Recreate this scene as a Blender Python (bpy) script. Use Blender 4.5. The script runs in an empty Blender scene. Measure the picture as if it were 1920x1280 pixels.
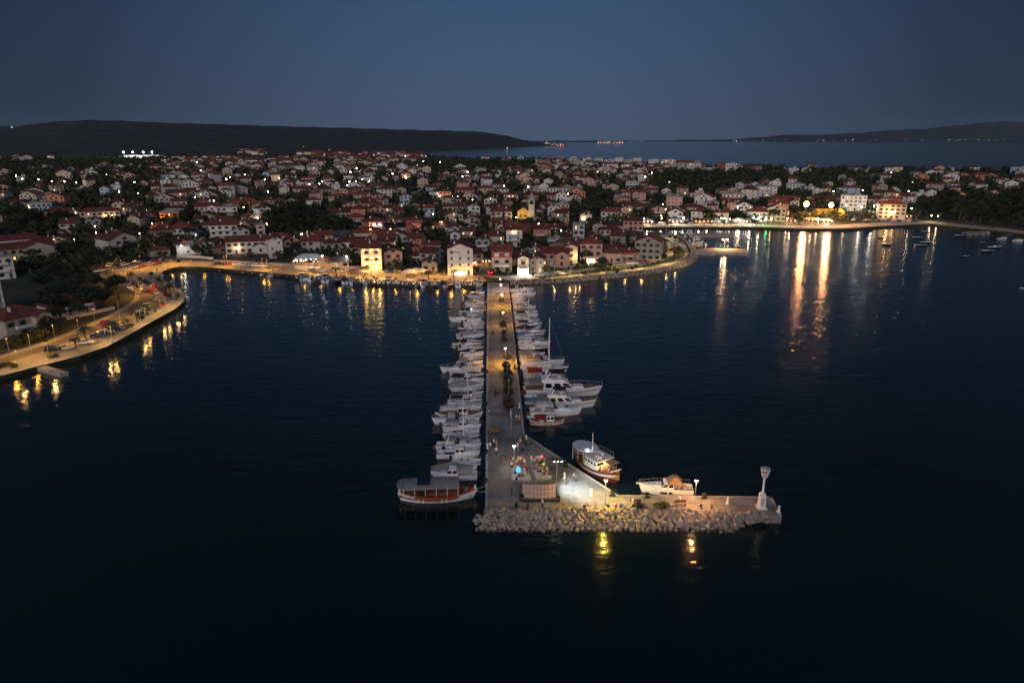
import bpy, bmesh, math, random
import numpy as np
from mathutils import Vector, Matrix
from mathutils.geometry import delaunay_2d_cdt
R = math.radians
rnd = random.Random(7)
sc = bpy.context.scene
COL = sc.collection

# ------------------------------------------------------------------ camera, sky, light, exposure
CAMZ, PITCH, FPX = 58.0, R(16.6), 1280.0
cam = bpy.data.objects.new('camera', bpy.data.cameras.new('camera'))
COL.objects.link(cam)
cam.data.lens = 24.0; cam.data.sensor_width = 36.0
cam.data.clip_start = 0.5; cam.data.clip_end = 60000
cam.location = (0, 0, CAMZ); cam.rotation_euler = (R(90) - PITCH, 0, 0)
sc.camera = cam

world = bpy.data.worlds.new('World'); sc.world = world; world.use_nodes = True
def build_sky():
    nt = world.node_tree; N = nt.nodes; L = nt.links
    tc = N.new('ShaderNodeTexCoord'); sx = N.new('ShaderNodeSeparateXYZ'); L.new(tc.outputs['Generated'], sx.inputs[0])
    # dusk sky: colour by height above the horizon
    up = N.new('ShaderNodeMapRange'); up.inputs[1].default_value = 0.0; up.inputs[2].default_value = 1.0
    L.new(sx.outputs['Z'], up.inputs[0])
    cr = N.new('ShaderNodeValToRGB'); L.new(up.outputs[0], cr.inputs[0])
    e = cr.color_ramp.elements
    e[0].position = 0.0; e[0].color = (0.060, 0.088, 0.142, 1)
    e[1].position = 1.0; e[1].color = (0.030, 0.066, 0.150, 1)
    k = e.new(0.10); k.color = (0.048, 0.088, 0.165, 1)
    k = e.new(0.22); k.color = (0.036, 0.078, 0.165, 1)
    # afterglow of the sun that has set behind the viewer: warm, low, widening round that horizon
    mz = N.new('ShaderNodeMapRange'); mz.interpolation_type = 'SMOOTHSTEP'
    mz.inputs[1].default_value = 0.75; mz.inputs[2].default_value = 0.0; mz.inputs[3].default_value = 0.0; mz.inputs[4].default_value = 1.0
    L.new(sx.outputs['Z'], mz.inputs[0])
    my = N.new('ShaderNodeMapRange'); my.interpolation_type = 'SMOOTHSTEP'
    my.inputs[1].default_value = 0.15; my.inputs[2].default_value = -1.0; my.inputs[3].default_value = 0.0; my.inputs[4].default_value = 1.0
    L.new(sx.outputs['Y'], my.inputs[0])
    mu = N.new('ShaderNodeMath'); mu.operation = 'MULTIPLY'; L.new(mz.outputs[0], mu.inputs[0]); L.new(my.outputs[0], mu.inputs[1])
    mix = N.new('ShaderNodeMix'); mix.data_type = 'RGBA'; mix.blend_type = 'ADD'
    L.new(mu.outputs[0], mix.inputs['Factor']); L.new(cr.outputs[0], mix.inputs['A'])
    mix.inputs['B'].default_value = (0.45, 0.36, 0.35, 1)
    # brightest straight ahead, darker to either side: lens vignette put into the sky colour
    ma = N.new('ShaderNodeValToRGB'); L.new(sx.outputs['Y'], ma.inputs[0]); q = ma.color_ramp.elements
    q[0].position = 0.785; q[0].color = (.36, .36, .36, 1); q[1].position = 1.0; q[1].color = (1.08, 1.08, 1.08, 1)
    for p_, v_ in ((0.0, .78), (.55, .48), (.86, .45), (.94, .77)): k = q.new(p_); k.color = (v_, v_, v_, 1)
    ml = N.new('ShaderNodeMix'); ml.data_type = 'RGBA'; ml.blend_type = 'MULTIPLY'; ml.inputs['Factor'].default_value = 1.0
    L.new(cr.outputs[0], ml.inputs['A']); L.new(ma.outputs[0], ml.inputs['B']); L.new(ml.outputs['Result'], mix.inputs['A'])
    L.new(mix.outputs['Result'], N['Background'].inputs[0]); N['Background'].inputs[1].default_value = 1.0
build_sky()
sun = bpy.data.objects.new('afterglow_sun', bpy.data.lights.new('afterglow_sun', 'SUN')); COL.objects.link(sun)
sun.data.energy = 0.90; sun.data.angle = R(50); sun.data.color = (1.0, 0.87, 0.81)
sun.rotation_euler = (R(66), 0, R(-8))
sc.view_settings.view_transform = 'Standard'; sc.view_settings.look = 'None'
sc.view_settings.exposure = 0.0; sc.view_settings.gamma = 1.0; sc.view_settings.use_curve_mapping = False
sc.render.engine = 'CYCLES'
cy = sc.cycles
cy.max_bounces = 4; cy.diffuse_bounces = 2; cy.glossy_bounces = 3; cy.transmission_bounces = 2; cy.volume_bounces = 1
cy.transparent_max_bounces = 4; cy.caustics_reflective = False; cy.caustics_refractive = False
cy.sample_clamp_indirect = 90.0; cy.sample_clamp_direct = 40.0; cy.use_denoising = True; cy.use_light_tree = True
try:
    cy.denoiser = 'OPENIMAGEDENOISE'; cy.denoising_input_passes = 'RGB_ALBEDO_NORMAL'
except Exception: pass

# ------------------------------------------------------------------ survey: a sight line from the camera to the ground
CT, ST = math.cos(PITCH), math.sin(PITCH)
def ray(px, py):
    u = (px - 960) / FPX; v = (640 - py) / FPX
    return np.array((u, CT + v * ST, -ST + v * CT))
def flat(px, py, z=0.0):
    d = ray(px, py); s = (z - CAMZ) / d[2]
    return Vector((d[0] * s, d[1] * s, z))
def project(p):
    ry = p[1]; rz = p[2] - CAMZ
    dep = ry * CT - rz * ST; v = (ry * ST + rz * CT) / dep
    return 960 + FPX * p[0] / dep, 640 - FPX * v, dep

# ------------------------------------------------------------------ helpers
def mat(name, col, rough=0.7, var=0.15, scale=3.0, bump=0.0, bscale=20.0, metal=0.0, emit=None, estr=0.0, spec=0.4, sample=True, stain=None):
    m = bpy.data.materials.new(name); m.use_nodes = True
    nt = m.node_tree; N = nt.nodes; L = nt.links; b = N['Principled BSDF']
    b.inputs['Roughness'].default_value = rough; b.inputs['Metallic'].default_value = metal
    b.inputs['Specular IOR Level'].default_value = spec
    b.inputs['Base Color'].default_value = (*col, 1)
    if var > 0:
        tc = N.new('ShaderNodeTexCoord')
        n = N.new('ShaderNodeTexNoise'); n.inputs['Scale'].default_value = scale; n.inputs['Detail'].default_value = 3
        L.new(tc.outputs['Object'], n.inputs['Vector'])
        mx = N.new('ShaderNodeMix'); mx.data_type = 'RGBA'
        mr = N.new('ShaderNodeMapRange'); mr.inputs[1].default_value = 0.3; mr.inputs[2].default_value = 0.7
        L.new(n.outputs[0], mr.inputs[0]); L.new(mr.outputs[0], mx.inputs['Factor'])
        lo = tuple(c * (1 - var) for c in col); hi = stain or tuple(min(1, c * (1 + var)) for c in col)
        mx.inputs['A'].default_value = (*lo, 1); mx.inputs['B'].default_value = (*hi, 1)
        out = mx.outputs['Result']
        oi = N.new('ShaderNodeObjectInfo')
        hv = N.new('ShaderNodeHueSaturation'); L.new(out, hv.inputs['Color'])
        m2 = N.new('ShaderNodeMapRange'); m2.inputs[3].default_value = 1 - var * 0.8; m2.inputs[4].default_value = 1 + var * 0.8
        L.new(oi.outputs['Random'], m2.inputs[0]); L.new(m2.outputs[0], hv.inputs['Value'])
        L.new(hv.outputs[0], b.inputs['Base Color'])
    if bump > 0:
        tc = N.new('ShaderNodeTexCoord')
        n = N.new('ShaderNodeTexNoise'); n.inputs['Scale'].default_value = bscale; n.inputs['Detail'].default_value = 4
        L.new(tc.outputs['Object'], n.inputs['Vector'])
        bp = N.new('ShaderNodeBump'); bp.inputs['Strength'].default_value = bump; bp.inputs['Distance'].default_value = 0.05
        L.new(n.outputs[0], bp.inputs['Height']); L.new(bp.outputs[0], b.inputs['Normal'])
    if emit:
        b.inputs['Emission Color'].default_value = (*emit, 1); b.inputs['Emission Strength'].default_value = estr
        if not sample: m.cycles.emission_sampling = 'NONE'
    return m

def roof_mat(name, col):
    m = mat(name, col, 0.85, 0.3, 0.6)
    nt = m.node_tree; N = nt.nodes; L = nt.links; b = N['Principled BSDF']
    tc = N.new('ShaderNodeTexCoord'); w = N.new('ShaderNodeTexWave'); w.inputs['Scale'].default_value = 1.2; w.inputs['Distortion'].default_value = 0.6
    w.bands_direction = 'DIAGONAL'
    L.new(tc.outputs['Object'], w.inputs['Vector'])
    bp = N.new('ShaderNodeBump'); bp.inputs['Strength'].default_value = 0.6; bp.inputs['Distance'].default_value = 0.08
    L.new(w.outputs['Fac'], bp.inputs['Height']); L.new(bp.outputs[0], b.inputs['Normal'])
    return m

M = {}
def defmats():
    walls = dict(white=(0.66, 0.65, 0.63), cream=(0.60, 0.51, 0.38), beige=(0.46, 0.38, 0.30), grey=(0.42, 0.41, 0.40), pink=(0.58, 0.36, 0.31),
                 salmon=(0.58, 0.25, 0.16), yellow=(0.60, 0.40, 0.12), orange=(0.62, 0.20, 0.07), red=(0.36, 0.08, 0.06), stone=(0.36, 0.32, 0.27), paleblue=(0.42, 0.52, 0.60), brown=(0.28, 0.19, 0.14))
    for k, c in walls.items():
        M['w_' + k] = mat('plaster_' + k, c, 0.9, 0.10, 0.5, bump=0.25 if k != 'stone' else 0.9, bscale=6 if k != 'stone' else 3)
    M['r_red'] = roof_mat('roof_red_tiles', (0.20, 0.050, 0.036)); M['r_dark'] = roof_mat('roof_dark_red_tiles', (0.125, 0.036, 0.029))
    M['r_brown'] = roof_mat('roof_brown_tiles', (0.12, 0.062, 0.042)); M['r_orange'] = roof_mat('roof_orange_tiles', (0.26, 0.075, 0.04))
    M['r_grey'] = mat('roof_grey', (0.07, 0.07, 0.075), 0.8, 0.2); M['r_flat'] = mat('roof_concrete', (0.26, 0.25, 0.24), 0.9, 0.25, 0.8)
    M['solar'] = mat('solar_panel', (0.012, 0.014, 0.03), 0.2, 0.05)
    M['pane'] = mat('window_pane', (0.015, 0.017, 0.02), 0.12, 0, spec=0.5)
    M['pane_lit'] = mat('window_pane_lit', (0.5, 0.4, 0.2), 0.3, 0, emit=(1.0, 0.62, 0.26), estr=1.6, sample=False)
    M['frame_white'] = mat('window_frame_white', (0.7, 0.7, 0.68), 0.5, 0.05); M['frame_green'] = mat('shutter_green', (0.03, 0.08, 0.05), 0.6, 0.1)
    M['frame_brown'] = mat('shutter_brown', (0.09, 0.045, 0.025), 0.6, 0.1)
    M['concrete'] = mat('concrete', (0.30, 0.285, 0.27), 0.9, 0.22, 0.35, bump=0.3, bscale=4)
    M['paving'] = mat('pier_concrete', (0.215, 0.208, 0.205), 0.85, 0.30, 0.16, bump=0.2, bscale=3)
    M['quay'] = mat('promenade_paving', (0.27, 0.25, 0.22), 0.9, 0.25, 0.12, bump=0.2, bscale=2)
    M['asphalt'] = mat('asphalt', (0.10, 0.096, 0.09), 0.9, 0.2, 0.2)
    M['kerb'] = mat('kerb_stone', (0.42, 0.39, 0.35), 0.85, 0.15, 1.0)
    M['paint'] = mat('white_paint_line', (0.7, 0.7, 0.68), 0.7, 0.1)
    M['verge'] = mat('verge_grass', (0.055, 0.06, 0.025), 0.95, 0.5, 0.3)
    M['rock'] = mat('limestone_rock', (0.285, 0.245, 0.225), 0.9, 0.22, 1.2, bump=0.6, bscale=3)
    M['metal'] = mat('galvanised_metal', (0.45, 0.45, 0.45), 0.45, 0.1, metal=0.6); M['darkmetal'] = mat('dark_metal', (0.03, 0.03, 0.032), 0.5, 0.1, metal=0.3)
    M['whitemetal'] = mat('white_painted_metal', (0.75, 0.75, 0.74), 0.45, 0.06)
    M['gel'] = mat('gelcoat_white', (0.76, 0.79, 0.84), 0.28, 0.06, 0.7, spec=0.5); M['gelgrey'] = mat('gelcoat_grey', (0.42, 0.43, 0.45), 0.35, 0.1, 0.7)
    M['gelblue'] = mat('gelcoat_blue', (0.05, 0.12, 0.26), 0.3, 0.1); M['gelnavy'] = mat('gelcoat_navy', (0.012, 0.022, 0.05), 0.3, 0.1); M['gelmaroon'] = mat('gelcoat_maroon', (0.10, 0.018, 0.018), 0.4, 0.15); M['gelred'] = mat('gelcoat_red', (0.28, 0.03, 0.025), 0.35, 0.1)
    M['deck'] = mat('boat_deck', (0.50, 0.49, 0.47), 0.7, 0.15, 1.5); M['teak'] = mat('teak', (0.22, 0.11, 0.055), 0.6, 0.3, 2.0); M['mahogany'] = mat('varnished_wood', (0.24, 0.07, 0.03), 0.35, 0.25, 2.0)
    M['bwin'] = mat('boat_window', (0.01, 0.012, 0.015), 0.08, 0, spec=0.6)
    for k, c in dict(navy=(0.012, 0.018, 0.045), red=(0.22, 0.018, 0.02), black=(0.012, 0.012, 0.013), grey=(0.20, 0.205, 0.215), tan=(0.26, 0.17, 0.10), white=(0.55, 0.55, 0.56), blue=(0.06, 0.14, 0.30), lilac=(0.48, 0.51, 0.60)).items():
        M['c_' + k] = mat('canvas_' + k, c, 0.85, 0.12, 2.0, bump=0.3, bscale=5)
    M['rubber'] = mat('rubber', (0.012, 0.012, 0.012), 0.8, 0.05); M['motor'] = mat('outboard_cowl', (0.02, 0.02, 0.022), 0.35, 0.05)
    M['bark'] = mat('bark', (0.075, 0.055, 0.04), 0.95, 0.3, 3.0)
    for k, c in dict(a=(0.042, 0.052, 0.022), b=(0.032, 0.044, 0.024), c=(0.058, 0.062, 0.024), pine=(0.022, 0.034, 0.018), cyp=(0.016, 0.026, 0.016), red=(0.075, 0.035, 0.03), palm=(0.055, 0.065, 0.025)).items():
        M['leaf_' + k] = mat('foliage_' + k, c, 0.8, 0.45, 0.7)
    M['skin'] = mat('skin', (0.42, 0.25, 0.17), 0.6, 0.12); M['hair'] = mat('hair', (0.02, 0.014, 0.01), 0.7, 0.2)
    for k, c in dict(black=(0.015, 0.015, 0.017), white=(0.62, 0.61, 0.6), red=(0.42, 0.04, 0.03), blue=(0.05, 0.10, 0.26), grey=(0.17, 0.17, 0.18), orange=(0.5, 0.17, 0.04), green=(0.07, 0.16, 0.07), beige=(0.42, 0.34, 0.25)).items():
        M['cl_' + k] = mat('cloth_' + k, c, 0.9, 0.1)
    for k, c in dict(white=(0.68, 0.68, 0.67), silver=(0.38, 0.39, 0.40), black=(0.012, 0.012, 0.014), grey=(0.12, 0.12, 0.13), red=(0.33, 0.018, 0.015), blue=(0.02, 0.05, 0.15), beige=(0.36, 0.31, 0.24)).items():
        M['car_' + k] = mat('car_paint_' + k, c, 0.22, 0.05, spec=0.6)
    M['car_glass'] = mat('car_glass', (0.01, 0.011, 0.013), 0.06, 0, spec=0.6)
    M['plastic'] = mat('white_plastic', (0.52, 0.52, 0.54), 0.4, 0.05)
    M['carlamp'] = mat('car_lamp', (0.6, 0.6, 0.6), 0.2, 0); M['cartail'] = mat('car_tail_lamp', (0.3, 0.01, 0.01), 0.3, 0)
    M['tail_on'] = mat('car_tail_lamp_lit', (0.4, 0.01, 0.01), 0.3, 0, emit=(1, 0.05, 0.03), estr=10, sample=False)
    def glow(n, c, s): return mat(n, c, 0.4, 0, emit=c, estr=s, sample=False)
    M['g_warm'] = glow('lamp_glow_warm', (1.0, 0.64, 0.30), 30); M['g_white'] = glow('lamp_glow_white', (1.0, 0.93, 0.82), 60); M['g_cap'] = glow('lamp_glow_shaded', (1.0, 0.74, 0.56), 42); M['g_amber'] = glow('lamp_glow_amber', (1.0, 0.50, 0.16), 30)
    M['g_pink'] = glow('lamp_glow_pink', (1.0, 0.70, 0.62), 14); M['g_flood'] = glow('floodlight_glow', (1.0, 0.47, 0.22), 340); M['g_cool'] = glow('lamp_glow_cool', (0.85, 0.93, 1.0), 16)
    M['g_green'] = glow('lamp_glow_green', (0.10, 1.0, 0.25), 8); M['g_orange'] = glow('lamp_glow_orange', (1.0, 0.36, 0.08), 10)
    M['g_off'] = mat('lamp_glass_unlit', (0.4, 0.4, 0.4), 0.3, 0)
    M['g_bright'] = glow('lamp_glow_strong', (1.0, 0.90, 0.74), 300); M['g_glare'] = glow('floodlight_glare_ring', (1.0, 0.45, 0.14), 1.9); M['b_blue'] = glow('balloon_blue', (0.10, 0.50, 1.0), 1.1); M['b_pink'] = glow('balloon_pink', (0.9, 0.25, 0.4), 0.35); M['b_green'] = glow('balloon_green', (0.25, 0.9, 0.05), 0.45)
    M['screen_back'] = mat('stage_backdrop_cloth', (0.58, 0.44, 0.38), 0.9, 0.06, 2.0); M['stage'] = mat('stage_floor', (0.13, 0.12, 0.15), 0.7, 0.15)
    M['hill'] = None
    # breakwater stone is dark and wet with weed near the waterline
    nt = M['rock'].node_tree; N = nt.nodes; L = nt.links; bs = N['Principled BSDF']; src = bs.inputs['Base Color'].links[0].from_socket
    gp = N.new('ShaderNodeNewGeometry'); sz = N.new('ShaderNodeSeparateXYZ'); L.new(gp.outputs['Position'], sz.inputs[0]); nz = N.new('ShaderNodeTexNoise'); nz.inputs['Scale'].default_value = 1.3; L.new(gp.outputs['Position'], nz.inputs['Vector'])
    ad = N.new('ShaderNodeMath'); ad.operation = 'MULTIPLY_ADD'; ad.inputs[1].default_value = -0.7; L.new(nz.outputs[0], ad.inputs[0]); L.new(sz.outputs['Z'], ad.inputs[2])
    mr = N.new('ShaderNodeMapRange'); mr.inputs[1].default_value = -0.35; mr.inputs[2].default_value = 0.0; L.new(ad.outputs[0], mr.inputs[0])
    mx = N.new('ShaderNodeMix'); mx.data_type = 'RGBA'; L.new(mr.outputs[0], mx.inputs['Factor']); mx.inputs['A'].default_value = (0.035, 0.036, 0.022, 1); L.new(src, mx.inputs['B']); L.new(mx.outputs['Result'], bs.inputs['Base Color'])
    # poured bays of the pier differ a little in tone, with old stains
    nt = M['paving'].node_tree; N = nt.nodes; L = nt.links; bs = N['Principled BSDF']; src = bs.inputs['Base Color'].links[0].from_socket
    tc = N.new('ShaderNodeTexCoord'); bk = N.new('ShaderNodeTexBrick'); bk.inputs['Scale'].default_value = 0.11; bk.inputs['Mortar Size'].default_value = 0.0; bk.inputs['Color1'].default_value = (.72, .72, .74, 1); bk.inputs['Color2'].default_value = (1.15, 1.13, 1.08, 1); L.new(tc.outputs['Object'], bk.inputs['Vector'])
    n2 = N.new('ShaderNodeTexNoise'); n2.inputs['Scale'].default_value = 0.9; n2.inputs['Detail'].default_value = 6; L.new(tc.outputs['Object'], n2.inputs['Vector']); m3 = N.new('ShaderNodeMapRange'); m3.inputs[1].default_value = .35; m3.inputs[2].default_value = .5; m3.inputs[3].default_value = .68; L.new(n2.outputs[0], m3.inputs[0])
    x1 = N.new('ShaderNodeMix'); x1.data_type = 'RGBA'; x1.blend_type = 'MULTIPLY'; x1.inputs['Factor'].default_value = 1; L.new(src, x1.inputs['A']); L.new(bk.outputs['Color'], x1.inputs['B'])
    x2 = N.new('ShaderNodeMix'); x2.data_type = 'RGBA'; x2.blend_type = 'MULTIPLY'; x2.inputs['Factor'].default_value = 1; L.new(x1.outputs['Result'], x2.inputs['A']); L.new(m3.outputs[0], x2.inputs['B']); L.new(x2.outputs['Result'], bs.inputs['Base Color'])
defmats()

class MB:
    def __init__(s): s.v = []; s.f = []; s.m = []
    def add(s, vs, fs, mi=0):
        o = len(s.v); s.v += [tuple(v) for v in vs]
        for f in fs: s.f.append(tuple(o + i for i in f)); s.m.append(mi)
        return s
    def box(s, c, d, mi=0, rz=0.0, taper=1.0):
        x, y, z = (k / 2 for k in d); cs, sn = math.cos(rz), math.sin(rz); vs = []
        for sz in (-1, 1):
            t = taper if sz > 0 else 1
            for sx, sy in ((-1, -1), (1, -1), (1, 1), (-1, 1)):
                a, b = sx * x * t, sy * y * t
                vs.append((c[0] + a * cs - b * sn, c[1] + a * sn + b * cs, c[2] + sz * z))
        return s.add(vs, [(3, 2, 1, 0), (4, 5, 6, 7), (0, 1, 5, 4), (1, 2, 6, 5), (2, 3, 7, 6), (3, 0, 4, 7)], mi)
    def tube(s, p0, p1, r0, r1=None, n=6, mi=0, cap=True):
        r1 = r0 if r1 is None else r1; p0 = Vector(p0); p1 = Vector(p1); d = (p1 - p0).normalized()
        a = d.orthogonal().normalized(); b = d.cross(a); vs = []
        for p, r in ((p0, r0), (p1, r1)):
            for k in range(n):
                t = 2 * math.pi * k / n; vs.append(p + a * (r * math.cos(t)) + b * (r * math.sin(t)))
        fs = [(k, (k + 1) % n, n + (k + 1) % n, n + k) for k in range(n)]
        if cap: fs += [tuple(reversed(range(n))), tuple(range(n, 2 * n))]
        return s.add(vs, fs, mi)
    def path(s, pts, r, n=5, mi=0):
        for a, b in zip(pts, pts[1:]): s.tube(a, b, r, r, n, mi)
        return s
    def lathe(s, prof, n=10, mi=0, c=(0, 0, 0)):
        vs = []; k = len(prof)
        for r, z in prof:
            for i in range(n):
                t = 2 * math.pi * i / n; vs.append((c[0] + r * math.cos(t), c[1] + r * math.sin(t), c[2] + z))
        fs = [(j * n + i, j * n + (i + 1) % n, (j + 1) * n + (i + 1) % n, (j + 1) * n + i) for j in range(k - 1) for i in range(n)]
        fs += [tuple(reversed(range(n))), tuple(range((k - 1) * n, k * n))]
        return s.add(vs, fs, mi)
    def ball(s, c, r, n=8, mi=0, sz=1.0):
        prof = [(max(0.02 * r, r * math.sin(math.pi * j / 6)), -r * sz * math.cos(math.pi * j / 6)) for j in range(7)]
        return s.lathe(prof, n, mi, c)
    def prism(s, poly, z0, z1, mi=0):
        n = len(poly); vs = [(x, y, z0) for x, y in poly] + [(x, y, z1) for x, y in poly]
        return s.add(vs, [tuple(reversed(range(n))), tuple(range(n, 2 * n))] + [(i, (i + 1) % n, n + (i + 1) % n, n + i) for i in range(n)], mi)
    def loft(s, rings, mi=0, closed=True, cap=True):
        n = len(rings[0]); vs = [p for r in rings for p in r]; fs = []
        for j in range(len(rings) - 1):
            for i in range(n if closed else n - 1):
                k = (i + 1) % n; fs.append((j * n + i, j * n + k, (j + 1) * n + k, (j + 1) * n + i))
        if cap: fs += [tuple(reversed(range(n))), tuple(range((len(rings) - 1) * n, len(rings) * n))]
        return s.add(vs, fs, mi)
    def mesh(s, name, mats, smooth=False):
        me = bpy.data.meshes.new(name); me.from_pydata(s.v, [], s.f)
        for m in (mats if isinstance(mats, (list, tuple)) else [mats]): me.materials.append(m)
        me.polygons.foreach_set('material_index', s.m)
        if smooth: me.polygons.foreach_set('use_smooth', [True] * len(s.f))
        me.update(); return me

def obj(name, me, parent=None, loc=(0, 0, 0), rz=0.0, scale=None):
    o = bpy.data.objects.new(name, me); COL.objects.link(o); o.location = loc
    if rz: o.rotation_euler[2] = rz
    if scale: o.scale = scale if isinstance(scale, (tuple, list)) else (scale,) * 3
    if parent is not None: o.parent = parent
    return o
def tag(o, label=None, cat=None, group=None, kind=None):
    if label: o['label'] = label
    if cat: o['category'] = cat
    if group: o['group'] = group
    if kind: o['kind'] = kind
    return o
def thing(name, label, cat, loc=(0, 0, 0), rz=0.0, group=None):
    o = obj(name, None, None, loc, rz); o.empty_display_size = 0.2
    return tag(o, label, cat, group)
KIDS = {}
def part(name, me, parent, loc=(0, 0, 0), rz=0.0, scale=None):
    o = obj(name, me, parent, loc, rz, scale); KIDS.setdefault(parent, []).append(o); return o
def copy_tree(o, parent=None):
    c = o.copy(); COL.objects.link(c); c.parent = parent
    for ch in KIDS.get(o, ()):
        k = copy_tree(ch, c); KIDS.setdefault(c, []).append(k)
    return c
USED = set()
def dup(proto, label, group, loc, rz=0.0, scale=1.0):
    o = proto if proto not in USED else copy_tree(proto)
    USED.add(proto); o.location = loc; o.rotation_euler = (0, 0, rz); o.scale = tuple(scale) if not isinstance(scale, (int, float)) else (scale,) * 3
    o['label'] = label
    if group: o['group'] = group
    return o
def light(parent, loc, power, col, r=0.15, kind='POINT', target=None, spot=R(120), blend=0.6):
    d = bpy.data.lights.new('lamp_light', kind); d.energy = power; d.color = col; d.shadow_soft_size = r
    if kind == 'SPOT': d.spot_size = spot; d.spot_blend = blend
    o = bpy.data.objects.new('lamp_light', d); COL.objects.link(o); o.location = loc
    if parent is not None: o.parent = parent
    if target is not None:
        o.rotation_euler = (Vector(target) - Vector(loc)).to_track_quat('-Z', 'Y').to_euler()
    return o
ORD = ['first', 'second', 'third', 'fourth', 'fifth', 'sixth', 'seventh', 'eighth', 'ninth', 'tenth', 'eleventh', 'twelfth', 'thirteenth', 'fourteenth', 'fifteenth', 'sixteenth', 'seventeenth', 'eighteenth', 'nineteenth']
TENS = {20: ('twenty', 'twentieth'), 30: ('thirty', 'thirtieth'), 40: ('forty', 'fortieth'), 50: ('fifty', 'fiftieth'), 60: ('sixty', 'sixtieth'), 70: ('seventy', 'seventieth'), 80: ('eighty', 'eightieth')}
def ordinal(n):
    if n < 20: return ORD[n - 1]
    t = n // 10 * 10
    return TENS[t][1] if n == t else TENS[t][0] + '-' + ORD[n - t - 1]
WARM, WHITE, AMBER, PINK, COOL, ORANGE = (1.0, 0.60, 0.25), (1.0, 0.90, 0.74), (1.0, 0.43, 0.045), (1.0, 0.66, 0.5), (0.86, 0.92, 1.0), (1.0, 0.33, 0.07)

# ------------------------------------------------------------------ the shore, the land and its height
SHORE_PX = [(-700, 800), (-200, 745), (0, 705), (70, 687), (150, 667), (200, 650), (250, 623), (290, 600), (330, 578), (344, 566), (347, 557), (342, 548), (330, 540), (314, 531), (304, 523), (300, 515), (306, 508), (320, 503), (340, 500), (370, 500), (400, 502), (430, 505), (500, 511), (560, 516), (620, 520), (680, 524), (750, 527), (800, 528.5), (850, 529), (912, 527.5), (955, 527.5), (1000, 526), (1040, 524), (1080, 521), (1120, 517.5), (1160, 514), (1200, 509.5), (1240, 504), (1268, 497.5), (1288, 489), (1299, 481), (1301, 474), (1299, 467), (1293, 458), (1284, 449), (1272, 442), (1258, 438), (1236, 436), (1212, 435), (1198, 431), (1200, 427), (1240, 426), (1300, 425.5), (1420, 426), (1460, 427), (1500, 428.5), (1560, 429), (1600, 427.5), (1640, 424.5), (1700, 421.5), (1745, 419.5), (1800, 425), (1860, 431), (1920, 438), (2050, 452), (2400, 485)]
QZ = 1.25
SH = np.array([flat(x, y, QZ)[:2] for x, y in SHORE_PX])
def shore_dist(x, y):
    p = np.array((x, y)); a = SH[:-1]; b = SH[1:]; ab = b - a
    t = np.clip(((p - a) * ab).sum(1) / (ab * ab).sum(1), 0, 1)
    q = a + ab * t[:, None]; return float(np.sqrt(((q - p) ** 2).sum(1)).min())
def ground(x, y):
    d = shore_dist(x, y)
    h = max(0.0, d - 48); z = QZ + 15.5 * (1 - math.exp(-h * 0.0019)) * min(1, h / 60 + 0.15) if h > 0 else QZ
    r = min(1.0, max(0.0, (d - 48) / 80))
    return z + r * (1.1 * math.sin(x * 0.019 + 1.3) * math.sin(y * 0.015) + 0.7 * math.sin(x * 0.043 - y * 0.031))
BACK = [(-2600, 1900), (-1300, 2100), (-600, 2100), (-240, 1800), (-60, 1500), (120, 1350), (270, 1200), (420, 1080), (640, 1010), (900, 1000), (1500, 1040)]
def inland(px, py, dz=0.0):
    d = ray(px, py); s0 = (22 + dz - CAMZ) / d[2] if d[2] < -0.012 else 1200.0
    s1 = (QZ + dz - CAMZ) / d[2] if d[2] < 0 else 2500.0
    s1 = min(max(s1, 30), 3000); s0 = max(20.0, min(s0, s1))
    prev = None
    for i in range(33):
        s = s0 + (s1 - s0) * i / 32; x, y, z = d[0] * s, d[1] * s, CAMZ + d[2] * s
        g = z - (ground(x, y) + dz)
        if g <= 0:
            if prev is not None:
                s = prev[0] + (s - prev[0]) * prev[1] / (prev[1] - g)
            break
        prev = (s, g)
    return Vector((d[0] * s, d[1] * s, CAMZ + d[2] * s))

def cdt_mesh(name, poly, inner, zf, m, drop=None):
    n = len(poly); pts = [Vector(p[:2]) for p in poly] + [Vector(p[:2]) for p in inner]
    v, e, f, *_ = delaunay_2d_cdt(pts, [(i, (i + 1) % n) for i in range(n)], [], 1, 1e-4)
    vs = [(p.x, p.y, zf(p.x, p.y)) for p in v]; fs = []
    for t in f:
        a, b, c = (Vector(vs[i][:2]) for i in t[:3])
        t = tuple(t); fs.append(t if (b - a).cross(c - a) > 0 else t[::-1])
    b = MB(); b.add(vs, fs)
    if drop is not None:
        for i in range(n):
            p, q = poly[i], poly[(i + 1) % n]
            b.add([(p[0], p[1], zf(p[0], p[1])), (q[0], q[1], zf(q[0], q[1])), (q[0], q[1], drop), (p[0], p[1], drop)], [(0, 1, 2, 3)])
    return b.mesh(name, m)
def inside(x, y, poly):
    r = False; n = len(poly); j = n - 1
    for i in range(n):
        if (poly[i][1] > y) != (poly[j][1] > y) and x < (poly[j][0] - poly[i][0]) * (y - poly[i][1]) / (poly[j][1] - poly[i][1]) + poly[i][0]: r = not r
        j = i
    return r
LAND = [tuple(p) for p in SH] + [(1800, 700)] + [tuple(p) for p in reversed(BACK)] + [(-2600, 200)]
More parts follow.
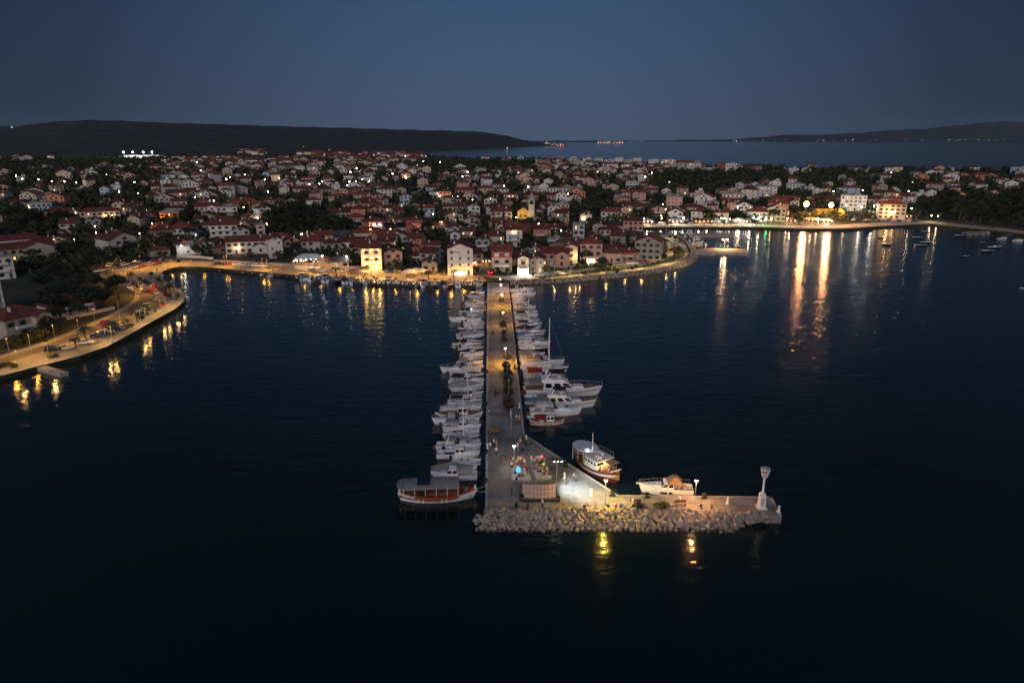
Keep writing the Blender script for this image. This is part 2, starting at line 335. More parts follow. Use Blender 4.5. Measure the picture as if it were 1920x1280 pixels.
def land_mat():
    m = mat('town_ground', (0.05, 0.048, 0.03), 0.95, 0)
    nt = m.node_tree; N = nt.nodes; L = nt.links; b = N['Principled BSDF']
    tc = N.new('ShaderNodeTexCoord'); n1 = N.new('ShaderNodeTexNoise'); n1.inputs['Scale'].default_value = 0.02; n1.inputs['Detail'].default_value = 6
    n2 = N.new('ShaderNodeTexNoise'); n2.inputs['Scale'].default_value = 0.35; n2.inputs['Detail'].default_value = 4
    for n in (n1, n2): L.new(tc.outputs['Object'], n.inputs['Vector'])
    ad = N.new('ShaderNodeMath'); L.new(n1.outputs[0], ad.inputs[0]); L.new(n2.outputs[0], ad.inputs[1])
    cr = N.new('ShaderNodeValToRGB'); hf = N.new('ShaderNodeMath'); hf.operation = 'MULTIPLY'; hf.inputs[1].default_value = 0.5
    L.new(ad.outputs[0], hf.inputs[0]); L.new(hf.outputs[0], cr.inputs[0])
    e = cr.color_ramp.elements; e[0].position = 0.38; e[0].color = (0.018, 0.022, 0.012, 1); e[1].position = 0.66; e[1].color = (0.11, 0.092, 0.07, 1)
    k = e.new(0.52); k.color = (0.042, 0.043, 0.024, 1)
    L.new(cr.outputs[0], b.inputs['Base Color'])
    return m
grid = []
g = random.Random(3)
for i in range(-2550, 1700, 40):
    for j in range(150, 2050, 40):
        x, y = i + g.uniform(-9, 9), j + g.uniform(-9, 9)
        if inside(x, y, LAND) and shore_dist(x, y) > 6: grid.append((x, y))
for i in range(-700, 700, 16):
    for j in range(170, 520, 16):
        x, y = i + g.uniform(-4, 4), j + g.uniform(-4, 4)
        if inside(x, y, LAND) and shore_dist(x, y) > 6: grid.append((x, y))
tag(obj('land', cdt_mesh('land', LAND, grid, ground, land_mat(), -2.0)), kind='structure')

def sea_mat():
    m = bpy.data.materials.new('sea_water'); m.use_nodes = True
    nt = m.node_tree; N = nt.nodes; L = nt.links; b = N['Principled BSDF']
    b.inputs['Base Color'].default_value = (0.0062, 0.0125, 0.0125, 1); b.inputs['Roughness'].default_value = 0.115; b.inputs['IOR'].default_value = 1.333
    tc = N.new('ShaderNodeTexCoord'); hs = None
    for sx, sy, sc_, amp, rot in ((0.55, 1.25, 1.0, 0.14, 6), (0.16, 0.42, 1.0, 0.30, -9), (0.03, 0.07, 1.0, 0.12, 14)):
        mp = N.new('ShaderNodeMapping'); mp.inputs['Scale'].default_value = (sx, sy, 0.5); mp.inputs['Rotation'].default_value = (0, 0, R(rot))
        L.new(tc.outputs['Object'], mp.inputs[0])
        n = N.new('ShaderNodeTexNoise'); n.inputs['Scale'].default_value = sc_; n.inputs['Detail'].default_value = 2.5
        L.new(mp.outputs[0], n.inputs['Vector'])
        mu = N.new('ShaderNodeMath'); mu.operation = 'MULTIPLY'; mu.inputs[1].default_value = amp; L.new(n.outputs[0], mu.inputs[0])
        if hs is None: hs = mu
        else:
            a = N.new('ShaderNodeMath'); L.new(hs.outputs[0], a.inputs[0]); L.new(mu.outputs[0], a.inputs[1]); hs = a
    bp = N.new('ShaderNodeBump'); bp.inputs['Strength'].default_value = 1.0; bp.inputs['Distance'].default_value = 0.52
    L.new(hs.outputs[0], bp.inputs['Height']); L.new(bp.outputs[0], b.inputs['Normal'])
    return m
b = MB(); b.add([(-16000, -600, 0), (16000, -600, 0), (16000, 17500, 0), (-16000, 17500, 0)], [(0, 1, 2, 3)])
tag(obj('sea', b.mesh('sea', sea_mat())), kind='structure')

def hill_mat(name, c):
    m = mat(name, c, 0.95, 0); nt = m.node_tree; N = nt.nodes; L = nt.links
    tc = N.new('ShaderNodeTexCoord'); n = N.new('ShaderNodeTexNoise'); n.inputs['Scale'].default_value = 0.012; n.inputs['Detail'].default_value = 8; n.inputs['Roughness'].default_value = 0.65
    L.new(tc.outputs['Object'], n.inputs['Vector']); cr = N.new('ShaderNodeValToRGB'); L.new(n.outputs[0], cr.inputs[0])
    e = cr.color_ramp.elements; e[0].position = 0.35; e[0].color = (*(k * 0.5 for k in c), 1); e[1].position = 0.7; e[1].color = (*(k * 1.7 for k in c), 1)
    L.new(cr.outputs[0], N['Principled BSDF'].inputs['Base Color'])
    bp = N.new('ShaderNodeBump'); bp.inputs['Strength'].default_value = 0.8; bp.inputs['Distance'].default_value = 12
    L.new(n.outputs[0], bp.inputs['Height']); L.new(bp.outputs[0], N['Principled BSDF'].inputs['Normal']); return m
def hill(name, sil, foot, ridge, m, zfoot=-1.0, seed=1):
    """sil: skyline pixels; foot / ridge: distance in metres by pixel column"""
    g = random.Random(seed); xs = np.arange(sil[0][0], sil[-1][0] + 1, 8.0)
    sy = np.interp(xs, *zip(*sil)); df = np.interp(xs, *zip(*foot)); dr = np.interp(xs, *zip(*ridge)); b = MB(); rows = 13
    ph = [g.uniform(0, 6) for _ in range(6)]
    for i, px in enumerate(xs):
        sy_ = sy[i] + 0.5 * math.sin(px * 0.11 + ph[0]) + 0.35 * math.sin(px * 0.31 + ph[1])
        az = (px - 960) / FPX; d = ray(px, sy_); zr = CAMZ + d[2] / d[1] * dr[i]
        for k in range(rows + 3):
            if k <= rows:
                t = k / rows; yy = df[i] + (dr[i] - df[i]) * t; s = t * t * (3 - 2 * t) * 0.6 + t * 0.4
                z = zfoot + (zr - zfoot) * s
                if 0 < k < rows: z += (zr - zfoot) * 0.05 * math.sin(px * 0.05 + k * 1.7 + ph[2]) * math.sin(px * 0.013 + k * 0.6 + ph[3]) * (1 - t)
                z = min(z, CAMZ + (zr - CAMZ) * yy / dr[i]) if k < rows else z
            else:
                t = (k - rows) / 2; yy = dr[i] * (1 + 0.18 * t); z = zr + (-20 - zr) * t
            b.v.append((az * yy, yy, z))
    n = rows + 3
    for i in range(len(xs) - 1):
        for k in range(n - 1): b.f.append((i * n + k, (i + 1) * n + k, (i + 1) * n + k + 1, i * n + k + 1)); b.m.append(0)
    return tag(obj(name, b.mesh(name, m, True)), kind='structure')
hill('hill', [(-700, 236), (-300, 243), (-60, 247), (20, 244), (60, 240), (110, 232), (150, 228), (200, 225.5), (250, 226), (330, 230), (420, 232.5), (520, 236), (620, 239), (700, 241), (760, 243), (860, 245.5), (915, 248), (950, 255), (985, 263), (1010, 268), (1060, 272)],
     [(-700, 1650), (0, 1650), (400, 1750), (700, 2150), (780, 2600), (870, 3450), (960, 4300), (1060, 5600)], [(-700, 2700), (200, 2900), (600, 3400), (900, 4700), (1060, 5800)], hill_mat('hill_scrub', (0.030, 0.034, 0.022)), -0.5)
hill('far_hill', [(-700, 240), (-100, 236), (0, 235), (60, 237), (110, 240), (200, 246)], [(-700, 4200), (200, 4200)], [(-700, 5600), (200, 5600)], hill_mat('far_hill_scrub', (0.03, 0.035, 0.025)), 0, 5)
hill('far_shore', [(930, 266), (1000, 265), (1040, 264.2), (1120, 264.6), (1180, 265.6), (1240, 263.5), (1290, 262), (1340, 262.3), (1400, 258), (1440, 254), (1475, 252), (1500, 253.5), (1560, 250.5), (1610, 247), (1640, 244), (1700, 241.5), (1750, 236), (1800, 230), (1840, 228), (1880, 230), (1920, 231), (2100, 229), (2500, 238)],
     [(930, 7800), (1180, 10400), (1300, 11000), (2500, 11000)], [(930, 9000), (1180, 11500), (1300, 12600), (2500, 13500)], hill_mat('far_shore_scrub', (0.03, 0.034, 0.026)), -0.5, 9)

# ------------------------------------------------------------------ promenade, quay edge, roads, pier, jetties
def flat_poly(px, z): return [tuple(flat(x, y, z)[:2]) for x, y in px]
def sheet(name, poly, z, m, drop=None): return tag(obj(name, cdt_mesh(name, poly, [], lambda x, y: z, m, drop)), kind='structure')
PROM_IN = [(905, 517), (860, 514), (800, 511), (740, 509), (700, 507), (640, 502), (560, 499), (500, 496), (450, 493), (400, 490), (350, 487), (320, 485), (270, 489), (235, 495), (205, 505), (185, 516), (206, 526), (238, 540), (254, 552), (250, 562), (230, 576), (200, 592), (160, 610), (110, 630), (60, 648), (0, 666), (-200, 712), (-690, 765)]
SHB = [(x, y) for x, y in SHORE_PX if -690 <= x <= 912]
prom = [tuple(p) for p, s in zip(SH, SHORE_PX) if s[0] <= 912 and s[1] > 499] + flat_poly(PROM_IN, QZ)
def inset(poly_pts, dist):
    """shore points pushed inland by dist"""
    out = []
    for i, p in enumerate(poly_pts):
        a = poly_pts[max(0, i - 1)]; c = poly_pts[min(len(poly_pts) - 1, i + 1)]
        t = np.array(c) - np.array(a); t /= np.linalg.norm(t); out.append(tuple(np.array(p) + np.array((-t[1], t[0])) * dist))
    return out
iq0 = 2; iq1 = [i for i, s in enumerate(SHORE_PX) if s[0] == 912][0]
quay_line = [tuple(p) for p in SH[1:iq1 + 1]]
sheet('promenade', inset(quay_line, 0.25) + flat_poly(PROM_IN, QZ + 0.05), QZ + 0.05, M['quay'])
def strip(name, line, w, z0, z1, m, off=0.0):
    a = inset(line, off); c = inset(line, off + w); b = MB()
    rings = [[(p[0], p[1], z0), (p[0], p[1], z1), (q[0], q[1], z1), (q[0], q[1], z0)] for p, q in zip(a, c)]
    b.loft(rings); return tag(obj(name, b.mesh(name, m)), kind='structure')
strip('quay_kerb', quay_line, 0.55, QZ + 0.003, QZ + 0.14, M['kerb'], -0.02)
ROAD = [(-690, 775), (-200, 722), (0, 672), (60, 655), (115, 636), (165, 615), (206, 596), (240, 577), (262, 562), (262, 550), (246, 539), (212, 524), (192, 516), (198, 510), (214, 509), (232, 516), (262, 530), (286, 545), (292, 556), (280, 568), (250, 588), (215, 606), (170, 626), (110, 648), (50, 668), (0, 683), (-200, 733), (-690, 787)]
sheet('shore_road', flat_poly(ROAD, QZ + 0.08), QZ + 0.08, M['asphalt'])
RPROM_IN = [(905, 517), (960, 517), (1020, 513), (1060, 508), (1100, 503), (1150, 498), (1200, 491), (1232, 484), (1250, 474), (1253, 462), (1244, 450), (1236, 441), (1240, 438.5), (1258, 439.5)]
r0 = [i for i, s in enumerate(SHORE_PX) if s[0] == 955][0]; r1 = [i for i, s in enumerate(SHORE_PX) if s[0] == 1272][0]
rline = [tuple(p) for p in SH[r0:r1 + 1]]
sheet('point_promenade', inset(rline, 2.6) + flat_poly(list(reversed(RPROM_IN)), QZ + 0.05), QZ + 0.05, M['quay'])
ib0 = [i for i, s in enumerate(SHORE_PX) if s == (1200, 427)][0]; ib1 = [i for i, s in enumerate(SHORE_PX) if s == (1920, 438)][0]
bline = [tuple(p) for p in SH[ib0:ib1 + 1]]
sheet('harbour_promenade', inset(bline, 0.3) + list(reversed(inset(bline, 15))), QZ + 0.05, M['quay'])
strip('harbour_kerb', bline, 0.6, QZ + 0.003, QZ + 0.16, M['kerb'], -0.02)
# side street up between the hotel and the red house
sheet('side_street', flat_poly([(893, 516), (921, 516), (914, 496), (899, 496)], QZ + 0.09), QZ + 0.09, M['asphalt'])
sheet('verge', flat_poly([(1010, 522), (1080, 515), (1150, 508), (1215, 500), (1262, 490), (1283, 481), (1284, 472), (1272, 460), (1262, 452), (1262, 466), (1262, 478), (1246, 488), (1200, 498), (1140, 504), (1070, 510), (1020, 516)], QZ + 0.09), QZ + 0.09, M['verge'])

PZ = 1.45
PIER_PX = [(914, 530), (909.5, 957), (1120, 957), (1400, 962), (1466, 966), (1447, 931), (1160, 928), (1072, 872), (984, 814), (953.5, 530)]
PIER = flat_poly(PIER_PX, PZ)
def pier_mat():
    m = M['paving']; return m
sheet('pier', PIER, PZ, M['paving'], -2.0)
b = MB()   # raised edge stones round the pier
def edge(a, c, w=0.45):
    d = (Vector(c) - Vector(a)); n = Vector((-d.y, d.x)).normalized() * w
    b.add([(a[0], a[1], PZ + .003), (c[0], c[1], PZ + .003), (c[0] + n.x, c[1] + n.y, PZ + .003), (a[0] + n.x, a[1] + n.y, PZ + .003), (a[0], a[1], PZ + .09), (c[0], c[1], PZ + .09), (c[0] + n.x, c[1] + n.y, PZ + .09), (a[0] + n.x, a[1] + n.y, PZ + .09)],
          [(4, 5, 6, 7), (0, 1, 5, 4), (2, 3, 7, 6), (1, 2, 6, 5), (3, 0, 4, 7)])
for i in (0, 4, 5, 6, 7, 8): edge(PIER[i], PIER[i + 1])
tag(obj('pier_edge', b.mesh('pier_edge', M['concrete'])), kind='structure')
# joints between the pier's poured bays, thin raised ribs
b = MB()
for y in range(560, 950, 26):
    xl = 914 - (y - 530) * 0.0105 + 0.8; xr = 953.5 + (y - 530) * 0.107 - 0.8 if y < 814 else 984 + (y - 814) * 1.54
    p = flat(xl, y, PZ + .002); q = flat(min(xr, 1400), y, PZ + .002); b.box(((p.x + q.x) / 2, p.y, PZ + 0.008), (q.x - p.x - .6, 0.07, 0.012))
tag(obj('pier_joints', b.mesh('pier_joints', M['concrete'])), kind='structure')
# small jetties
for nm, px in (('jetty', [(68, 688), (112, 700), (128, 697), (84, 684)]), ('stone_pier', [(1298, 474.5), (1403, 475.5), (1397, 466), (1330, 465), (1304, 467)]), ('inner_pier', [(1280, 442), (1375, 441), (1372, 437), (1300, 436.5), (1270, 439)])):
    sheet(nm, flat_poly(px, 1.1), 1.1, M['concrete'], -1.5)
# parking bay lines on the promenade
b = MB()
for i in range(16):
    p = flat(1047 + i * 4.2, 507.5 - i * 0.5, QZ + .1); b.box((p.x, p.y, QZ + 0.075), (0.12, 4.5, 0.03))
for i in range(22):
    p = flat(240 + i * 5.0, 506 - i * 0.75, QZ + .1); b.box((p.x, p.y, QZ + 0.075), (0.12, 4.5, 0.03), rz=R(20))
tag(obj('parking_lines', b.mesh('parking_lines', M['paint'])), kind='structure')

# ------------------------------------------------------------------ breakwater of boulders
def rock_mesh(seed):
    g = random.Random(seed); bm = bmesh.new()
    for i in range(20):
        v = Vector((g.gauss(0, 1), g.gauss(0, 1), g.gauss(0, 1))).normalized()
        bm.verts.new((v.x * 0.62 * g.uniform(.85, 1.1), v.y * 0.52 * g.uniform(.85, 1.1), v.z * 0.42 * g.uniform(.8, 1.1)))
    r = bmesh.ops.convex_hull(bm, input=bm.verts[:])
    bmesh.ops.delete(bm, geom=[e for e in r['geom_interior'] if isinstance(e, bmesh.types.BMVert)], context='VERTS')
    me = bpy.data.meshes.new('stone'); bm.to_mesh(me); bm.free(); me.materials.append(M['rock']); return me
ROCKS = [rock_mesh(s) for s in range(9)]
core = flat_poly([(893, 985), (1000, 997), (1200, 997), (1380, 990), (1436, 974), (1400, 962), (1120, 957), (909, 957), (893, 965)], 0)
b = MB(); b.add([(*p, -0.8) for p in core[:5]] + [(*p, 0.3) for p in core[5:8]] + [(*core[8], -0.6)], [tuple(range(9))])
bw = tag(obj('breakwater', b.mesh('breakwater', M['rock'])), kind='structure')
g = random.Random(11); cand = []
A0 = flat(909, 955.5, PZ); A1 = flat(1430, 966, PZ)
def rock_h(x, top_y): return 0
rows = 9
for r in range(rows):
    t = r / (rows - 1)
    xa = 905 - 15 * math.sin(t * 2.2) + (6 if t < .2 else 0); xb = 1438 - 8 * t - (18 * t * t)
    py = 954.5 + t * 42
    n = int((xb - xa) / 10.2)
    for k in range(n):
        s = (k + 0.5 * (r % 2) + g.uniform(-.2, .2)) / n
        if s < 0 or s > 1: continue
        x = xa + (xb - xa) * s
        taper = 1.0 if x < 1370 else max(0.35, 1 - (x - 1370) / 110)
        y = 954.5 + (9 * (x - 1250) / 180 if x > 1250 else 0) * (1 - t) + t * 42 * taper
        z = 1.75 * (1 - t) - 0.12
        p = flat(x, y + g.uniform(-1.5, 1.5), z); cand.append((p, g.uniform(.72, 1.15), t))
print('rocks', len(cand))
g.shuffle(cand); cand.sort(key=lambda c: -(c[1]))
for i, (p, s, t) in enumerate(cand[:298]):
    o = part('stone', ROCKS[i % 9], bw, p); o.rotation_euler = (g.uniform(-.5, .5), g.uniform(-.5, .5), g.uniform(0, 6.3)); o.scale = (s * g.uniform(.9, 1.2), s, s * g.uniform(.9, 1.2))
def join_rocks(name, items, parent=None):
    b = MB()
    for p, s, _ in items:
        me = ROCKS[g.randrange(9)]; mt = Matrix.Rotation(g.uniform(0, 6.3), 3, 'Z') @ Matrix.Rotation(g.uniform(-.6, .6), 3, 'X')
        b.add([Vector(p) + mt @ (v.co * s) for v in me.vertices], [tuple(f.vertices) for f in me.polygons])
    return tag(obj(name, b.mesh(name, M['rock']), parent), kind='stuff')
# filling stones underneath and between
fill = []
for p, s, t in cand[298:]: fill.append((p, s, t))
for i in range(380):
    p, s, t = cand[g.randrange(len(cand))]; fill.append((p + Vector((g.uniform(-.7, .7), g.uniform(-.5, .5), g.uniform(-.75, -.45))), g.uniform(.55, .95), 0))
join_rocks('packing_stones', fill, bw)
# loose stone slope along the point
it = []
for i in range(len(rline) - 1):
    a, c = np.array(rline[i]), np.array(rline[i + 1]); L_ = np.linalg.norm(c - a); t = (c - a) / L_; nrm = np.array((-t[1], t[0]))
    for k in range(int(L_ / 0.8)):
        for j in range(6):
            q = a + t * (k * 0.8 + g.uniform(0, .8)) + nrm * (j * 0.8 - 3.0 + g.uniform(-.3, .3)); it.append(((q[0], q[1], -0.2 + j * 0.34 + g.uniform(-.1, .1)), g.uniform(.6, 1.05), 0))
join_rocks('shore_rocks', it)

# ------------------------------------------------------------------ houses
WINM = {}
def win_mesh(w, h, frame, lit):
    k = (w, h, frame, lit)
    if k not in WINM:
        b = MB(); t = 0.09
        for x, z, dx, dz in ((-w / 2, 0, t, h + t), (w / 2, 0, t, h + t), (0, -h / 2, w - t, t), (0, h / 2, w - t, t), (0, 0, t * .6, h - t)): b.box((x, -0.035, z), (dx, 0.09, dz), 0)
        if frame != 'frame_white':
            for s in (-1, 1): b.box((s * (w * .5 + .3), -0.045, 0), (0.42, 0.06, h), 0)
        b.box((0, -0.05, -h / 2 - .1), (w + .3, 0.16, 0.08), 1)
        f = b.mesh('window', [M[frame], M['kerb']])
        p = MB().box((0, 0.0, 0), (w - t, 0.03, h - t)).mesh('pane', M['pane_lit' if lit else 'pane'])
        WINM[k] = (f, p)
    return WINM[k]
FARWIN = {}
def far_win(frame, lit):
    k = (frame, lit)
    if k not in FARWIN:
        b = MB().box((0, -0.02, 0), (1.25, 0.07, 1.5), 0); b.box((0, -0.055, 0), (1.0, 0.03, 1.25), 1); FARWIN[k] = b.mesh('window', [M[frame], M['pane_lit' if lit else 'pane']])
    return FARWIN[k]
DOORS = {}
def door_mesh(k):
    if k not in DOORS:
        b = MB().box((0, -0.03, 1.05), (1.0, 0.08, 2.1), 0); b.box((0, -0.04, 2.16), (1.3, 0.12, 0.1), 1); b.box((.36, -0.09, 1.05), (0.05, 0.06, .14), 1); DOORS[k] = b.mesh('door', [M[k], M['kerb']])
    return DOORS[k]
CHIM = MB().box((0, 0, .2), (0.6, 0.5, 1.5), 0).box((0, 0, 1.0), (0.8, 0.7, .14), 1).box((0, 0, 1.2), (.5, .4, .25), 1).mesh('chimney', [M['w_white'], M['r_brown']])
ROOFP = dict(r_red=0, r_dark=0)
FF0 = [(3, 2, 1, 0), (4, 5, 6, 7), (0, 1, 5, 4), (1, 2, 6, 5), (2, 3, 7, 6), (3, 0, 4, 7)]
def house(name, label, loc, rz, w, d, fl, roof='gx', wall='white', rmat='r_red', near=True, group='houses of the town', cat='house', litp=0.04, frame=None, extra=None, seed=0, fh=2.9, pitch=0.42):
    """local x = along the front, local -y = the front; roof gx/gy gable with ridge along x/y, hip, flat"""
    g = random.Random(seed * 31 + 5); frame = frame or g.choice(['frame_white', 'frame_green', 'frame_brown', 'frame_brown'])
    h = fl * fh + 0.3; t = thing(name, label, cat, loc, rz, group); b = MB(); rb = MB(); x, y = w / 2, d / 2
    lo = -2.5
    if roof in ('gx', 'gy'):
        r = (d if roof == 'gx' else w) / 2 * pitch
        if roof == 'gx': prof = [(-y, lo), (-y, h), (0, h + r), (y, h), (y, lo)]; rings = [[(sx, q, z) for q, z in prof] for sx in (-x, x)]
        else: prof = [(-x, lo), (-x, h), (0, h + r), (x, h), (x, lo)]; rings = [[(q, sy, z) for q, z in prof] for sy in (y, -y)]
        b.loft(rings)
        o = 0.4; th = 0.2; half = (y if roof == 'gx' else x); ln = (x if roof == 'gx' else y) + o
        e = half + o; ze = h - o * pitch
        for s in (-1, 1):
            pr = [(s * e, ze + .02), (0, h + r + .02), (0, h + r + th + .02), (s * e, ze + th + .02)]
            if s > 0: pr = pr[::-1]
            rings = [[(sl * ln, q, z) if roof == 'gx' else (q, -sl * ln, z) for q, z in pr] for sl in (-1, 1)]
            rb.loft(rings)
        zr = h + r + th
        if roof == 'gx': rb.tube((-ln, 0, zr), (ln, 0, zr), 0.14, n=6)
        else: rb.tube((0, -ln, zr), (0, ln, zr), 0.14, n=6)
    elif roof == 'hip':
        b.box((0, 0, (h + lo) / 2), (w, d, h - lo)); o = 0.45; X, Y = x + o, y + o; r = min(X, Y) * pitch; ze = h - .02
        if X >= Y: a, c = (-(X - Y), 0), (X - Y, 0)
        else: a, c = (0, -(Y - X)), (0, Y - X)
        V = [(-X, -Y, ze), (X, -Y, ze), (X, Y, ze), (-X, Y, ze), (-X, -Y, ze + .18), (X, -Y, ze + .18), (X, Y, ze + .18), (-X, Y, ze + .18), (*a, ze + .18 + r), (*c, ze + .18 + r)]
        F = [(3, 2, 1, 0), (0, 1, 5, 4), (1, 2, 6, 5), (2, 3, 7, 6), (3, 0, 4, 7)]
        F += [(4, 5, 9, 8), (5, 6, 9), (6, 7, 8, 9), (7, 4, 8)] if X >= Y else [(4, 5, 8), (5, 6, 9, 8), (6, 7, 9), (7, 4, 8, 9)]
        rb.add(V, F); zr = ze + r
        for p in V[4:8]:
            q = V[8] if (Vector(V[8]) - Vector(p)).length < (Vector(V[9]) - Vector(p)).length else V[9]; rb.tube(p, q, .12, n=5)
        rb.tube(V[8], V[9], .13, n=5)
    else:
        b.box((0, 0, (h + lo) / 2), (w, d, h - lo)); rb.box((0, 0, h + .1), (w + .5, d + .5, .2), 0); zr = h + .2
        for p, q in (((0, -y), (w + .5, .25)), ((0, y), (w + .5, .25)), ((-x, 0), (.25, d)), ((x, 0), (.25, d))): rb.box((p[0], p[1], h + .42), (q[0], q[1], .44), 0)
        rb.box((x * .3, y * .2, h + 1.1), (w * .25, d * .3, 1.8), 0)
    part('wall', b.mesh('wall', M['w_' + wall]), t)
    ro = part('roof', rb.mesh('roof', M[rmat]), t)
    if roof != 'flat' and g.random() < (.9 if near else .5):
        cx = g.uniform(-.3, .3) * w if roof == 'gx' else g.choice((-1, 1)) * w * .22; cyy = g.choice((-1, 1)) * d * .18 if roof == 'gx' else g.uniform(-.3, .3) * d
        part('chimney', CHIM, ro, (cx, cyy, zr - .5))
    front = []
    n = max(1, int(w / 3.0)); drf = g.randrange(n)
    for f in range(fl):
        for k in range(n):
            xx = (k + .5) / n * w - w / 2; zz = f * fh + 1.75
            if f == 0 and k == drf: part('door', door_mesh(g.choice(['frame_brown', 'frame_green', 'frame_white'])), t, (xx, -y, .1)); continue
            if g.random() < .1: continue
            front.append((xx, -y, zz, 0))
    if roof == 'gy' and w > 6 and fl < 4: front.append((0, -y, fl * fh + .95, 0))
    if near:
        m = max(1, int(d / 4))
        for f in range(fl):
            for k in range(m):
                yy = (k + .5) / m * d - d / 2
                side = 1 if loc[0] < 0 else -1
                front.append((side * x, yy, f * fh + 1.75, side * R(90)))
    if fl < 4 and cat == 'house' and extra is None and w > 6.5:
        q = g.random(); sd = g.choice((-1, 1))
        if q < .3:        # lower side annex
            aw, ad, ah = w * g.uniform(.3, .5), d * g.uniform(.5, .8), 2.8 if fl < 3 else 5.4
            part('annex', MB().box((sd * (x + aw / 2 - .02), g.uniform(-.1, .15) * d, ah / 2 - 1), (aw, ad, ah + 2)).mesh('annex', M['w_' + wall]), t); part('annex_roof', MB().add([(sd * x, -ad / 2 - .6, ah + .9), (sd * (x + aw + .35), -ad / 2 - .6, ah - .02), (sd * (x + aw + .35), ad / 2 + .6, ah - .02), (sd * x, ad / 2 + .6, ah + .9), (sd * x, -ad / 2 - .6, ah + 1.05), (sd * (x + aw + .35), -ad / 2 - .6, ah + .15), (sd * (x + aw + .35), ad / 2 + .6, ah + .15), (sd * x, ad / 2 + .6, ah + 1.05)], FF0).mesh('annex_roof', M[rmat]), t)
        elif q < .52 and roof in ('gx', 'hip') and fl > 1:      # gabled wing towards the front
            ww = w * g.uniform(.34, .45); wx0 = sd * w * .24; wh = h - g.choice((0, 2.6)); r_ = ww / 2 * pitch; wd = 2.4
            part('wing', MB().loft([[(wx0 - ww / 2, sy, -2), (wx0 - ww / 2, sy, wh), (wx0, sy, wh + r_), (wx0 + ww / 2, sy, wh), (wx0 + ww / 2, sy, -2)] for sy in (-y + .5, -y - wd)]).mesh('wing', M['w_' + wall]), t)
            wr = MB()
            for s in (-1, 1):
                pr = [(s * (ww / 2 + .35), wh - .13), (0, wh + r_ + .02), (0, wh + r_ + .2), (s * (ww / 2 + .35), wh + .05)]; pr = pr if s < 0 else pr[::-1]
                wr.loft([[(wx0 + q_, sy, z) for q_, z in pr] for sy in (-y + (1.8 if wh > h - 1 else .02), -y - wd - .35)])
            part('wing_roof', wr.mesh('wing_roof', M[rmat]), t)
            for f in range(max(1, int(wh / fh))):
                fw = far_win(frame, g.random() < litp); part('window', fw, t, (wx0, -y - wd, f * fh + 1.75))
            front = [q_ for q_ in front if not (q_[3] == 0 and abs(q_[0] - wx0) < ww / 2 + .4 and q_[2] < wh + .5)]
        elif q < .62:      # front terrace slab on posts
            part('terrace', MB().box((0, -y - 1.4, 2.75), (w * .7, 2.8, .2), 0).box((0, -y - 2.7, 3.2), (w * .7, .08, .8), 1).box((-w * .33, -y - 2.6, 1.2), (.25, .25, 3.0), 0).box((w * .33, -y - 2.6, 1.2), (.25, .25, 3.0), 0).mesh('terrace', [M['concrete'], M['w_white']]), t)
    for (wx, wy, wz, wr) in front:
        lit = g.random() < litp
        if near:
            f, p = win_mesh(1.0, 1.35, frame, lit); o = part('window', f, t, (wx, wy, wz), wr); part('pane', p, o)
        else: part('window', far_win(frame, lit), t, (wx, wy, wz), wr)
    if extra == 'balcony' or (near and fl >= 2 and g.random() < .3 and roof != 'gy'):
        for f in range(1, fl):
            bb = MB().box((0, -y - .65, f * fh + .2), (w * .62, 1.3, .18), 0)
            for s in (-1, 1): bb.box((s * w * .3, -y - .65, f * fh + .75), (.06, 1.25, .9), 1)
            bb.box((0, -y - 1.27, f * fh + .75), (w * .61, .06, .9), 1); part('balcony', bb.mesh('balcony', [M['concrete'], M['w_white']]), t)
    if extra == 'solar':
        for s in (-1, 1):
            sl = math.atan(pitch); bb = MB(); o = part('solar_panel', bb.box((0, 0, 0), (w * .44, d * .42, .06)).mesh('solar_panel', M['solar']), ro, (s * w * .24, -d * .24, h + d * .26 * pitch + .33)); o.rotation_euler = (sl, 0, 0)
    return t
SITES = []      # centre x, y, radius
PLACED = []
def site(px, py, wpx, dm=None, dz=0.0):
    p = inland(px, py, dz); dep = project(p)[2]; return p, wpx * dep / FPX
def H(px, py, wpx, fl, roof='gx', wall='white', rmat='r_red', label=None, rz=0.0, depth=None, name='house', cat='house', **kw):
    p, w = site(px, py, wpx); w = max(4.5, w); d = depth or min(12, max(7, w * .8 if roof != 'gy' else w * 1.25))
    az = math.atan2(p.x, p.y); dirv = Vector((math.sin(az), math.cos(az), 0)); c = p + dirv * (d / 2)
    rzz = -az * 0.75 + R(rz) if rz == 0 else -az + R(rz)
    SITES.append((c.x, c.y, max(w, d) * .56, min(w, d) * .5)); PLACED.append((px, py))
    dep = project(p)[2]
    t = house(name, label, (c.x, c.y, p.z), rzz, w, d, fl, roof, wall, rmat, near=dep < 560, seed=int(px * 7 + py), cat=cat, **kw)
    return t, p, dirv, w, d, rzz
def wall_lamp(hh, dx, z, power, col, glow='g_warm', out=0.5, r=0.28, spot=None):
    """a lamp on the front of a house, with its light"""
    t, p, dirv, w, d, rz = hh; y = -d / 2 - out
    b = MB().box((dx, -d / 2 - out / 2, z + .1), (.08, out, .08), 0); b.ball((dx, y, z), r, 8, 1)
    part('wall_lamp', b.mesh('wall_lamp', [M['darkmetal'], M[glow]]), t)
    light(t, (dx, y - .45, z - .1), power, col, .2)

